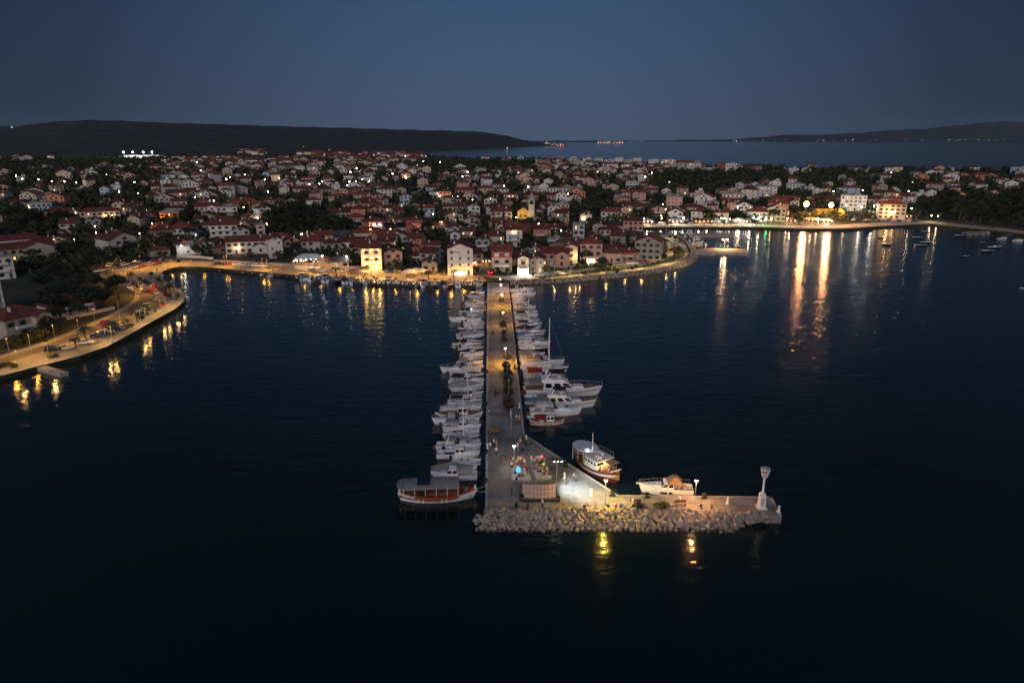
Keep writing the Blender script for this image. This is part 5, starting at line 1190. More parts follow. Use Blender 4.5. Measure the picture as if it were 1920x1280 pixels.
DESC = {'open': 'white open motorboat with an outboard', 'open:blue': 'blue-hulled open motorboat', 'open:red': 'red-hulled open motorboat', 'open:navy': 'dark-hulled open motorboat', 'open:wood': 'white open motorboat with wooden seats', 'console': 'white motorboat with a centre console', 'dinghy': 'small white dinghy', 'dinghy:grey': 'small grey dinghy', 'rib': 'grey inflatable boat', 'cabin': 'white cabin boat', 'cabin:bare': 'white cabin boat without a canopy', 'cabin:navy': 'white cabin boat with a navy canopy', 'cabin:black': 'white cabin boat with a black canopy', 'cabin:grey': 'white cabin boat with a grey canopy', 'cabin:red': 'white cabin boat with a red canopy', 'cabin:tan': 'white cabin boat with a tan canopy', 'cruiser:black': 'white motor cruiser with a black canopy', 'cruiser:navy': 'white motor cruiser with a navy canopy', 'cruiser:bare': 'white motor cruiser with an open cockpit', 'cruiser:tan': 'white motor cruiser with a tan canopy', 'cruiser:white': 'white motor cruiser with a white canopy', 'fly:black': 'large white motor yacht with a dark flybridge top', 'fly:navy': 'white motor yacht with a navy flybridge top', 'pasara:wood': 'white double-ended boat with a wooden wheelhouse', 'pasara:red': 'white double-ended boat with a red canopy', 'pasara:blue': 'white double-ended boat with a blue canopy', 'pasara:white': 'white double-ended boat with a pale canopy', 'sail:navy': 'sailing boat with a navy sail cover', 'sail:grey': 'sailing boat with a grey sail cover', 'covered:grey': 'boat under a grey tarpaulin', 'covered:navy': 'boat under a navy tarpaulin', 'covered:blue': 'boat under a blue tarpaulin'}
def fill_gaps(rows, side):
    rows = sorted(rows, key=lambda q: q[2]); out = [rows[0]]
    for a, c in zip(rows, rows[1:]):
        ya, yc = flat(900, a[2]).y, flat(900, c[2]).y; bw = lambda q: {'o': 1.7, 'd': 1.5, 'f': 3.9, 'p': 2.3, 's': 2.5}.get(q[3][0], 2.2 if not q[3].startswith('cr') else 2.6)
        gap = ya - yc - (bw(a) + bw(c)) / 2
        n = 1 if gap > 1.25 else 0
        if gap > 3.6: n = 2
        for k in range(n):
            y = a[2] + (c[2] - a[2]) * (k + 1) / (n + 1); L_ = rnd.uniform(24, 34) * (1 + (y - 550) / 380)
            xi = (907 - (y - 550) * .02) if side < 0 else (956 + (y - 548) * .13); out.append((xi - L_, xi, y, rnd.choice(['open', 'console', 'open:wood', 'open:navy', 'covered:navy', 'open:blue']), 1) if side < 0 else (xi, xi + L_, y, rnd.choice(['open', 'console', 'open:wood', 'open:navy', 'covered:blue']), 1))
        out.append(c)
    return out
def moor(kind, xa, ya, xb, yb, label, group):
    """kind of boat between two waterline points of the photograph: stern a, bow b"""
    a, b_ = flat(xa, ya), flat(xb, yb); L = (b_ - a).length; c = (a + b_) / 2
    return dup(boat_proto(kind), label, group, (c.x, c.y, rnd.uniform(-.04, .02)), math.atan2(b_.y - a.y, b_.x - a.x), [L / BASEL[kind.split(':')[0]] * .97 * v for v in (1, rnd.uniform(.80, .95), .95)])
LEFT = [(880, 908, 552, 'cabin:bare', 1), (877, 907, 565, 'open', 1), (868, 907, 572, 'cabin:grey', 1), (867, 908, 580, 'console', 1), (860, 906, 589, 'cruiser:black', 1), (844, 903, 603, 'cruiser:white', -1), (868, 908, 612, 'open:navy', 1), (857, 906, 621, 'console', 1), (856, 906, 631, 'covered:grey', 1), (847, 901, 650, 'cruiser:black', 1), (862, 906, 667, 'cabin:bare', 1), (862, 904, 676, 'open', 1), (855, 904, 684, 'cabin:grey', 1), (828, 902, 699, 'cruiser:bare', -1), (842, 905, 710, 'console', 1), (841, 906, 719, 'cabin:black', 1), (839, 905, 728, 'covered:grey', 1), (842, 903, 737, 'open', 1), (842, 902, 749, 'sail:grey', 1), (838, 902, 758, 'cabin:navy', 1), (824, 901, 772, 'cabin:bare', 1), (818, 903, 783, 'pasara:white', 1), (813, 900, 795, 'cruiser:bare', -1), (828, 900, 805, 'cabin:grey', 1), (830, 897, 815, 'open:wood', 1), (829, 897, 824, 'sail:navy', 1), (817, 900, 841, 'cruiser:bare', 1), (818, 898, 856, 'cabin:bare', 1), (872, 907, 559, 'open:blue', 1), (870, 906, 596, 'open', 1), (855, 904, 638, 'open', 1), (858, 905, 659, 'console', 1), (850, 905, 692, 'covered:grey', 1), (846, 904, 742, 'open:wood', 1), (836, 902, 765, 'console', 1), (832, 898, 832, 'covered:grey', 1), (834, 898, 849, 'open', 1), (807, 892, 886, 'covered:grey', 1), (812, 896, 896, 'cabin:grey', -1)]
for i, (x0, x1, y, k, s) in enumerate(fill_gaps(LEFT, -1)):
    tilt = rnd.uniform(-1.0, 1.0); a, b_ = ((x0, y - tilt), (x1, y + tilt)) if s > 0 else ((x1, y + tilt), (x0, y - tilt))
    moor(k, *a, *b_, f'{DESC[k]} left of the pier, {ordinal(i + 1)} from town', 'boats moored along the left side of the pier')
RIGHT = [(956, 1000, 548, 'cruiser:bare', 1), (958, 1003, 556, 'cabin:bare', 1), (960, 988, 565, 'open:red', 1), (960, 992, 572, 'console', 1), (962, 1004, 581, 'cabin:grey', 1), (962, 1006, 588, 'covered:grey', 1), (963, 1008, 596, 'cabin:black', 1), (963, 1010, 605, 'sail:navy', 1), (966, 1015, 614, 'cabin:navy', 1), (968, 1021, 627, 'cruiser:black', 1), (969, 1012, 638, 'open:blue', 1), (970, 1030, 649, 'cruiser:bare', 1), (958, 990, 561, 'open', 1), (961, 996, 577, 'open:wood', 1), (963, 1000, 601, 'console', 1), (964, 1004, 609, 'open', 1), (966, 1010, 620, 'covered:navy', 1), (969, 1012, 633, 'open', 1), (971, 1018, 644, 'console', 1), (973, 1024, 676, 'cabin:grey', 1), (979, 1040, 705, 'open:blue', 1), (982, 1050, 722, 'covered:grey', 1), (972, 1027, 659, 'console', 1), (972, 1020, 668, 'covered:grey', 1), (976, 1056, 687, 'cruiser:tan', 1), (979, 1063, 698, 'sail:grey', 1), (980, 1056, 712, 'cabin:red', 1), (984, 1124, 741, 'fly:black', 1), (1000, 1114, 764, 'fly:navy', 1), (992, 1088, 778, 'cruiser:white', 1), (994, 1057, 795, 'pasara:red', 1)]
for i, (x0, x1, y, k, s) in enumerate(fill_gaps(RIGHT, 1)):
    tilt = rnd.uniform(-1.0, 1.0)
    moor(k, x0, y - tilt, x1, y + tilt - (x1 - x0) * .02, f'{DESC[k]} right of the pier, {ordinal(i + 1)} from town', 'boats moored along the right side of the pier')
# small boats packed along the town quay
g = random.Random(41); KQ = ['open', 'open', 'console', 'open:blue', 'open:navy', 'cabin:bare', 'dinghy', 'open:wood', 'covered:navy', 'covered:blue', 'covered:grey', 'cabin:navy', 'open:red']
x = 560.0; i = 0
while x < 902:
    k = g.choice(KQ); t = np.interp(x, [q[0] for q in SHORE_PX if 500 <= q[0] <= 912], [q[1] for q in SHORE_PX if 500 <= q[0] <= 912])
    i += 1; L = g.uniform(7.5, 10.5); s = g.choice((1, 1, 1, -1)); a, b_ = (x + g.uniform(-2, 2), t + 1.6 + L), (x, t + 2.2)
    if s < 0: a, b_ = b_, a
    moor(k, *a, *b_, f'{DESC[k]} on the town quay, {ordinal(i)} from left', 'small boats moored along the town quay'); x += g.uniform(6.0, 8.2)
for i, (xa, ya, xb, yb, k) in enumerate(((300, 524, 303, 518, 'open:wood'), (296, 512, 308, 506, 'dinghy'), (316, 508, 326, 502, 'open'), (329, 505, 338, 501.5, 'open:navy'), (351, 503, 366, 502, 'open'), (370, 504, 384, 503, 'dinghy'), (396, 506, 408, 504.5, 'open:blue'), (411, 508, 428, 506.5, 'cabin:bare'), (430, 509, 450, 508.5, 'open:wood'), (452, 514, 470, 510, 'console'), (470, 516, 484, 512, 'open'), (487, 517, 503, 513.5, 'cabin:bare'), (503, 520, 516, 515, 'cabin:grey'), (520, 520, 534, 516, 'open'), (536, 521, 550, 517, 'open:navy'))):
    moor(k, xa, ya, xb, yb, f'{DESC[k]} at the left bay edge, {ordinal(i + 1)} from the bend', 'boats along the left bay edge')
for i, (xa, ya, xb, yb, k) in enumerate(((1288, 447, 1296, 441, 'cabin:bare'), (1291, 450, 1302, 445, 'open'), (1295, 454, 1308, 449, 'cabin:grey'), (1297, 457, 1312, 452, 'cabin:bare'), (1300, 461, 1318, 457, 'cruiser:black'), (1276, 443, 1284, 440, 'open:blue'), (1306, 464, 1316, 463, 'dinghy'), (1383, 463.5, 1397, 464.5, 'dinghy'))):
    moor(k, xa, ya, xb, yb, f'{DESC[k]} by the stone piers, {ordinal(i + 1)} from inner end', 'boats at the right point')
for i, (x, y, w, k, an) in enumerate(((1720, 446.5, 20, 'open', 0), (1735, 456, 20, 'open', 0), (1726, 461, 22, 'dinghy', 0), (1735, 435, 14, 'open:navy', 0), (1662, 459, 18, 'open:navy', 0), (1650, 446, 10, 'dinghy', 0), (1864, 466, 26, 'console', 0), (1850, 472, 24, 'open:navy', 0), (1842, 455, 10, 'dinghy', 0), (1879, 449, 18, 'cabin:navy', 0), (1892, 441, 12, 'open', 0), (1908, 452, 20, 'cabin:grey', 0), (1811, 482, 12, 'dinghy', 0), (1798, 443, 18, 'open', 0), (1917, 541, 12, 'dinghy:grey', 0), (1500, 780, 7, 'dinghy', 1))[:15]):
    moor(k, x - w / 2, y, x + w / 2, y + rnd.uniform(-.6, .6), f'{DESC[k]} anchored in the right bay, {ordinal(i + 1)} of those', 'boats at anchor in the right bay')
for i in range(11):
    x = 1808 + i * 4.1; moor('rib' if i % 3 else 'dinghy', x, 441.5 - i * .12, x + 1.5, 438.5 - i * .12, f'tiny tender moored in the tight row off the right shore, {ordinal(i + 1)} from its left end', 'tenders moored in a row')
# orange buoys and a lifebuoy rack are too small to tell; the big boats by the mole follow
def big_wooden():
    a, b_ = flat(752, 937), flat(889, 931); L = (b_ - a).length; c = (a + b_) / 2
    t = thing('wooden_excursion_boat', 'long wooden boat with a cream hull and a wide grey awning at the pier corner', 'boat', c, math.atan2(b_.y - a.y, b_.x - a.x))
    B, F = 4.0, 1.0; ln = hull_lines(L, B, F, True, 16); h, d, _ = hull_parts(L, B, F, 'gel', dbl=True, tc=.9, deckm='teak', floor=.55); h.materials[2] = M['mahogany']; part('hull', h, t); part('deck', d, t)
    bw_ = MB()
    for s in (-1, 1): bw_.loft([[(x * 1.005, s * hb * 1.03, z * .58), (x * 1.005, s * hb * 1.06, z + .30), (x * 1.005, s * hb * .96, z + .30)] for x, hb, z, q in ln], 0, False, False)
    part('bulwark', bw_.mesh('bulwark', M['mahogany']), t)
    part('deckhouse', MB().box((1.0, 0, 1.05), (L * .42, 2.0, .95), 0).box((1.0, 0, 1.56), (L * .44, 2.2, .08), 0).mesh('deckhouse', M['mahogany']), t)
    for x in (-2.6, -1.4): part('bench', MB().box((x - 2, 0, .95), (.45, 2.4, .12)).box((x - 2, 0, .75), (.3, 2.2, .3)).mesh('bench', M['teak']), t)
    part('awning', canopy_mesh(-L * .47, L * .30, 3.9, 0, 3.0, 'c_grey', .35, 10, False), t)
    aw = MB(); n = 9
    aw.loft([[(-L * .47 - 1.0 * math.sin(math.pi * j / n), -1.95 * math.cos(math.pi * j / n) * 1.0, 2.95), (-L * .47 + .02, -1.95 * math.cos(math.pi * j / n), 3.02 + .3 * math.sin(math.pi * j / n))] for j in range(n + 1)], 0, False, False); part('awning_end', aw.mesh('awning_end', M['c_grey']), t)
    part('solar_panel', MB().box((-L * .18, -.1, 3.42), (2.1, 2.7, .06)).mesh('solar_panel', M['solar']), t)
    posts(t, -L * .45, L * .28, 3.5, 1.1, 3.1, 'whitemetal', 6, .05)
    part('helmsman_wheel', MB().lathe([(.35, 0), (.4, .04), (.35, .08)], 10).mesh('helmsman_wheel', M['teak']), t, (-L * .2, .8, 1.5))
    for s in (-1, 1): part('stem_post', MB().box((0, 0, 0), (.3, .24, 1.3)).mesh('stem_post', M['gel']), t, (s * L * .515, 0, 1.55))
    fenders(t, ln, (.22, .34, .55, .65, .8), -1)
    part('anchor_winch', MB().box((L * .40, 0, 1.4), (.5, .9, .5)).tube((L * .40, -.6, 1.5), (L * .40, .6, 1.5), .14).mesh('anchor_winch', M['metal']), t)
    for s in (-.8, .8): 
        q = thing('mooring_rope', f'slack mooring rope from the long wooden boat to the pier, the {"lower" if s < 0 else "upper"} one', 'rope', c, t.rotation_euler[2]); e = MB(); e.path([(L * .5, s * .3, 1.5), (L * .58, s * .8, 1.25), (L * .67, s * 1.3, 1.5)], .03, 4); part('strand', e.mesh('strand', M['c_white']), q)
big_wooden()
def excursion():
    a, b_ = flat(1083, 862), flat(1152, 904); L = (b_ - a).length * 1.12; c = (a + b_) / 2
    t = thing('excursion_boat', 'maroon-hulled excursion boat with an oval awning and white deckhouse moored at the mole', 'boat', c, math.atan2(b_.y - a.y, b_.x - a.x))
    B, F = 4.6, 1.5; h, d, ln = hull_parts(L, B, F, 'gelmaroon', dbl=True, tc=.95, stripe='gelgrey', deckm='teak', floor=.6); part('hull', h, t); part('deck', d, t)
    cb = cabin_parts(t, -L * .10, L * .20, 3.5, F * .7, 2.1, .2, .1, wt=.97, lo=.58, hi=.8, sides=4, name='deckhouse')
    part('door', MB().box((-L * .10 - .03, 1.0, F * .7 + .95), (.06, .8, 1.8)).mesh('door', M['mahogany']), cb)
    ud = part('upper_deck', MB().box((L * .05, 0, F * .7 + 2.2), (L * .36, 3.9, .14)).mesh('upper_deck', M['c_lilac']), t)
    b = MB()
    for s in (-1, 1):
        b.path([(-L * .12, s * 1.9, F * .7 + 3.1), (L * .22, s * 1.9, F * .7 + 3.1)], .03, 4)
        for k in range(6): x = -L * .12 + L * .34 * k / 5; b.tube((x, s * 1.9, F * .7 + 2.25), (x, s * 1.9, F * .7 + 3.1), .025, n=4)
    part('upper_rail', b.mesh('upper_rail', M['metal']), t); part('upper_bench', MB().box((L * .02, .7, F * .7 + 2.5), (1.6, .5, .5)).box((L * .12, -.6, F * .7 + 2.5), (1.2, .5, .5)).mesh('upper_bench', M['c_lilac']), t)
    e = MB(); n = 18; P = [(-L * .26 + L * .24 * math.cos(2 * math.pi * k / n), 2.15 * math.sin(2 * math.pi * k / n)) for k in range(n)]; e.prism(P, F * .7 + 2.55, F * .7 + 2.68); part('awning', e.mesh('awning', M['c_lilac']), t)
    posts(t, -L * .40, -L * .14, 3.2, F * .6, F * .7 + 2.55, 'whitemetal', 3, .05)
    part('mast', MB().tube((-L * .09, 0, F * .7 + 2.2), (-L * .09, 0, F + 5.6), .06, .04).mesh('mast', M['whitemetal']), t); part('deck_lamp', MB().ball((0, 0, 0), .14).mesh('deck_lamp', M['g_white']), t, (-L * .11, -.9, F * .7 + 2.85))
    part('bow_awning', MB().box((L * .30, .8, F * .7 + 1.9), (L * .14, 2.2, .08)).mesh('bow_awning', M['c_tan']), t); posts(t, L * .25, L * .35, 2.6, F, F * .7 + 1.9, 'metal', 2)
    part('table', MB().box((L * .33, -.3, F + .35), (1.4, .9, .08)).tube((L * .33, -.3, F * .6), (L * .33, -.3, F + .35), .08).mesh('table', M['teak']), t)
    part('deck_lantern', MB().ball((0, 0, 0), .13).mesh('deck_lantern', M['g_amber']), t, (L * .26, -.5, F + 1.5)); light(t, (L * .31, -.5, F + 1.35), 130, AMBER, .12)
    part('tyre_fender', MB().lathe([(.42, -.1), (.5, 0), (.42, .1), (.25, .1), (.25, -.1)], 10).mesh('tyre_fender', M['rubber']), t, (L * .46, 1.2, F + .3))
    part('bow_basket', MB().path([(L * .44, -1.0, F + .7), (L * .52, -.7, F + 1.3), (L * .55, 0, F + 1.4), (L * .52, .7, F + 1.3), (L * .44, 1.0, F + .7)], .07, 5).mesh('bow_basket', M['whitemetal']), t)
    return t, c, L
EXC = excursion()
def mole_cruiser():
    a, b_ = flat(1298, 926), flat(1202, 921); L = (b_ - a).length; c = (a + b_) / 2
    t = thing('motor_cruiser', 'white cabin cruiser with a brown canvas top moored alongside the mole', 'boat', c, math.atan2(b_.y - a.y, b_.x - a.x))
    B, F = 3.0, 1.25; h, d, ln = hull_parts(L, B, F, 'gel', tc=.34, stripe=None); part('hull', h, t); part('deck', d, t)
    cabin_parts(t, -1.0, 1.4, 2.3, F, .95, .9, .0, sides=2, wt=.86, back=False); part('coachroof', MB().add(frustum(1.0, 2.7, 1.7, F + .06, .4, .7, 0), FF).mesh('coachroof', M['gel']), t)
    q = MB().box((.2, -1.53, F * .62), (1.9, .04, .3)).box((.2, 1.53, F * .62), (1.9, .04, .3)); part('hull_window', q.mesh('hull_window', M['bwin']), t)
    b = MB(); V = frustum(-2.5, .1, 2.5, F + .95, 1.0, 1.1, .9, .5); b.add(V, FF); part('canvas_top', b.mesh('canvas_top', M['c_tan']), t)
    part('cockpit_seat', MB().box((-3.0, 0, .9), (.8, 2.2, .5)).mesh('cockpit_seat', M['c_white']), t); b = MB()
    for s in (-1, 1): b.path([(-1.4, s * 1.4, F + .75), (-L * .46, s * 1.3, F + .75)], .05, 5); [b.tube((x, s * 1.35, F), (x, s * 1.38, F + .75), .04, n=4) for x in (-1.5, -2.4, -3.2, -L * .45)]
    part('cockpit_rail', b.mesh('cockpit_rail', M['teak']), t); part('bow_rail', rails(ln, .5, .6, 'metal', L), t); part('bowsprit', MB().box((L * .55, 0, F * 1.28), (1.0, .5, .12)).mesh('bowsprit', M['gel']), t); fenders(t, ln, (.3, .5, .65), 1)
mole_cruiser()

# ------------------------------------------------------------------ street lamps and other lights
LAMPM = {}
def lamp(kind, loc, h, label, group, power=0, col=WARM, glow='g_warm', r=.2, rz=0.0, name='street_lamp'):
    t = thing(name, label, 'street lamp', loc, rz, group); k = (kind, round(h, 1), glow)
    if k not in LAMPM:
        b = MB().tube((0, 0, -.2), (0, 0, .5), .11, .09, 8).tube((0, 0, .5), (0, 0, h - .25), .065, .045, 7)
        hd = MB(); gl = MB()
        if kind == 'globe':      # lantern: open glass cone under a small cap
            hd.lathe([(.30, 0), (.22, .1), (.04, .16)], 10, 0, (0, 0, h + .22)); gl.lathe([(.10, 0), (.24, .16), (.27, .36), (.20, .44)], 10, 0, (0, 0, h - .22))
        elif kind == 'cap':      # shaded lantern that throws its light down
            hd.loft([[(r_ * math.cos(a), r_ * math.sin(a), h + z_) for a in np.linspace(0, 2 * math.pi, 13)[:-1]] for r_, z_ in ((.40, .05), (.48, -.05), (.38, .14), (.06, .22))], 0, True, True); gl.lathe([(.12, -.10), (.15, -.06), (.15, .03)], 10, 0, (0, 0, h))
        elif kind == 'arm':
            b.tube((0, 0, h - .25), (0, -1.1, h), .05, .04, 6); hd.box((0, -1.3, h + .06), (.3, .9, .1), 0); gl.box((0, -1.3, h - .03), (.26, .8, .07), 0)
        elif kind == 'bulb': gl.ball((0, 0, h), .34, 8)
        elif kind == 'flood':
            hd.box((0, .35, h + .8), (3.4, .4, .5), 0); hd.box((0, .35, h + .8), (.5, .4, 2.6), 0); [gl.ball((.95 * math.cos(a), -.2, h + .8 + .95 * math.sin(a)), .72, 8) for a in np.arange(0, 6.2, 1.047)]; gl.ball((0, -.25, h + .8), .8, 8); part('glass', MB().lathe([(1.75, 0), (2.05, .1), (2.05, .25), (1.7, .3)], 14).mesh('glass', M['g_glare']), t, (0, .15, h + .8)).rotation_euler = (R(90), 0, 0)  # outsize glowing balls and an added orange ring stand in for lens glare
        LAMPM[k] = (b.mesh('pole', M['metal']), hd.mesh('lamp_head', M['darkmetal']) if hd.v else None, gl.mesh('bulb', M[glow]))
    p, hd, gl = LAMPM[k]; part('pole', p, t)
    o = part('lamp_head', hd, t) if hd else None; part('bulb', gl, o or t)
    if power:
        lz = {'globe': h - .38, 'cap': h - .28, 'arm': h - .2, 'bulb': h - .5, 'flood': h + 3.2}[kind]; ly = {'arm': -1.3, 'flood': -.4}.get(kind, 0)
        light(t, (0, ly, lz), power, col, r, 'SPOT' if kind == 'cap' else 'POINT', (0, ly, 0) if kind == 'cap' else None, R(158), .25)
    return t
g = random.Random(17)
# along the pier
for i, (x, y, on) in enumerate(((938, 544, 1), (939.5, 556, 1), (941, 576, 1), (943, 611, 1), (947.5, 683, 1), (951, 716, 0), (954, 746, 0), (958.5, 806, 0), (964, 877, 1))):
    lamp('globe', flat(x, y, PZ), 4.4 if i < 8 else 4.3, f'{"glowing" if on else "unlit"} lantern lamp on the pier, {ordinal(i + 1)} from the town', 'lantern lamps on the pier', [1900, 2600, 3000, 1500, 3800, 0, 0, 0, 500][i], AMBER if 0 < i < 8 else (PINK if i == 0 else WHITE), ('g_pink' if i in (0, 4) else 'g_warm') if on else 'g_off')
for i, (x, y) in enumerate(((915.5, 655), (916, 733), (917.5, 805))): lamp('globe', flat(x, y, PZ), 4.2, f'thin unlit lamp post on the pier\'s left edge, {ordinal(i + 1)} from the town', 'unlit posts at the left pier edge', 0, glow='g_off')
lamp('globe', flat(1134, 945.5, PZ), 4.3, 'glowing lantern lamp on the mole in front of the excursion boat', 'lantern lamps on the mole', 5600, (1, .60, .07), 'g_warm')
lamp('globe', flat(1302, 946, PZ), 4.3, 'glowing lantern lamp on the mole beside the white cabin cruiser', 'lantern lamps on the mole', 3300, (1, .45, .15), 'g_pink')
# the event floodlight on its pole beside the stage
p = flat(1043, 918, PZ); t = thing('floodlight_pole', 'tall slim pole with a floodlight bar at the right end of the stage', 'floodlight', p)
part('pole', MB().tube((0, 0, 0), (0, 0, 5.6), .07, .05, 7).mesh('pole', M['metal']), t); hd = part('lamp_bar', MB().box((0, 0, 5.7), (1.9, .2, .22)).mesh('lamp_bar', M['darkmetal']), t)
for x in (-.6, 0, .6): part('lamp', MB().box((0, 0, 0), (.4, .3, .3), 0).box((.16, -.12, -.16), (.2, .2, .04), 1).mesh('lamp', [M['darkmetal'], M['g_cool']]), hd, (x, 0, 5.45))
tg = flat(1108, 918, PZ); lo = (.6, -.2, 5.0)
light(t, lo, 6200, (.74, .93, 1.0), .12, 'SPOT', (tg.x - p.x, tg.y - p.y, 0), R(114), .95)
# along the left shore and the quay: shaded heads, seen only by the light they throw and mirror
QL = [(-60, 716, 1), (30, 694, .7), (88, 679, 1), (196, 648, 1), (207, 645, .6), (262, 613, 1), (271, 608, .6), (300, 590, 1), (310, 585, .7), (326, 576, 1), (338, 569, .8), (298, 506, 1), (335, 498, 1.1), (420, 501, 1), (425, 501, .5), (491, 507, 1), (500, 508, .5), (567, 513, 1), (634, 518, 1), (711, 522, 1), (697, 520, .7), (780, 525, 1), (845, 526, .8), (885, 526, .6)]
for i, (x, y, s) in enumerate(QL):
    p = flat(x, y, QZ + .05); p.y += 1.2; lamp('cap', p, 5.4, f'shaded amber lamp at the water\'s edge, {ordinal(i + 1)} from the left', 'shaded lamps along the left shore and quay', (1800 if i < 11 else 3000) * s, (1, .54, .16) if i < 11 else AMBER, 'g_cap', .25)
for i, (x, y, s) in enumerate(((230, 512, 1.1), (265, 504, 1), (320, 494, 1), (215, 530, .8), (262, 548, .8), (150, 632, .7), (60, 664, .6), (205, 500, .9), (380, 496, .9), (600, 508, .9), (245, 556, .9), (225, 596, .9), (180, 612, .9), (105, 645, .8), (20, 672, .8), (290, 548, .9), (740, 516, 1.2), (820, 518, 1.2), (870, 519, .9), (660, 512, .9))):
    lamp('cap', flat(x, y, QZ), 6.0, f'shaded amber lamp inland on the promenade, {ordinal(i + 1)} of its row', 'shaded lamps on the promenade', 3000 * s, AMBER, 'g_cap', .25)
for i, (x, y, s) in enumerate(((985, 524.5, .5), (1070, 519, 1), (1088, 517, .5), (1139, 513.5, 1), (1206, 506, 1), (1253, 499, 1.2), (1270, 495, .7), (1270, 478, 1), (1262, 462, .9), (1250, 450, .9), (1040, 520, .7), (1175, 506, .6))):
    p = flat(x, y, QZ + .05); p.y += 2.6; lamp('cap', p, 5.2, f'shaded pale gold lamp along the right point, {ordinal(i + 1)} along the shore', 'shaded lamps on the right point', 3000 * s, (1, .66, .22), 'g_cap', .25)
# LED arms over the left streets
for i, (x, y, rz) in enumerate(((144, 475, .5), (267, 463, .2), (374, 466, -.3), (139, 500, .5), (203, 470, .4))): lamp('arm', inland(x, y), 7.5 if i < 3 else 6.5, f'street lamp with a long white head in the left streets, {ordinal(i + 1)} of five', 'arm lamps in the left streets', 500 if i < 3 else 0, WHITE, 'g_white' if i < 3 else 'g_off', rz=rz)
# right harbour
for i, (x, y) in enumerate(((1508, 416), (1554, 418))):
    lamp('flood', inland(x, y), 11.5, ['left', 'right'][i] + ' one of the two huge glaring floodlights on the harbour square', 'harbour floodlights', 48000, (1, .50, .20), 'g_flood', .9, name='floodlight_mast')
for i, (x, y, pw, h) in enumerate(((1613, 408, 15000, 8), (1636, 406, 16000, 8), (1662, 410, 12000, 6), (1584, 408, 3000, 9), (1412, 421, 6500, 4.5), (1281, 421, 3000, 4.5), (1240, 420, 2600, 4), (1207, 421, 3800, 4), (1383, 422, 2400, 4), (1368, 422, 1200, 4), (1475, 422, 2600, 4.5), (1352, 420, 2600, 4), (1532, 420, 3000, 4), (1745, 415, 2300, 4), (1757, 416, 1600, 4), (1445, 421, 2500, 4))):
    lamp('bulb', inland(x, y), h, f'white lamp on the far harbour promenade, {ordinal(i + 1)} of the row', 'lamps on the harbour promenade', pw, WHITE if i in (0, 1, 2, 4, 5) else (1, .74, .42), 'g_bright' if i < 3 or i == 4 else 'g_white' if i < 6 else 'g_warm')
p = inland(1437, 422); lamp('bulb', p, 4, 'green lamp on the harbour promenade', 'lamps on the harbour promenade', 2200, (.05, 1, .22), 'g_green')
light(None, (GREEN_AT.x + 2.2, GREEN_AT.y - 6.5, GREEN_AT.z + 1.0), 16000, (.12, 1, .10), .2, 'SPOT', (GREEN_AT.x, GREEN_AT.y, GREEN_AT.z + 6.5), R(46), .4)
t = thing('garden_spotlight', 'green garden spotlight at the foot of the cypress', 'spotlight', (GREEN_AT.x + 1.5, GREEN_AT.y - 5.2, GREEN_AT.z)); part('lamp_head', MB().tube((0, 0, 0), (0, .2, .5), .12, .2).mesh('lamp_head', M['darkmetal']), t); part('bulb', MB().ball((0, .2, .55), .14).mesh('bulb', M['g_green']), t)
p = flat(1358, 466, 1.1); t = thing('twin_lamp', 'double-headed white lamp on the point\'s stone pier', 'street lamp', p); part('pole', MB().tube((0, 0, 0), (0, 0, 5), .07).tube((-1.2, 0, 5), (1.2, 0, 5), .05).mesh('pole', M['metal']), t)
for s in (-1, 1): part('bulb', MB().ball((s * 1.2, 0, 4.85), .28).mesh('bulb', M['g_white']), t)
light(t, (0, -1.2, 4.5), 9000, (1, .52, .2), .25)
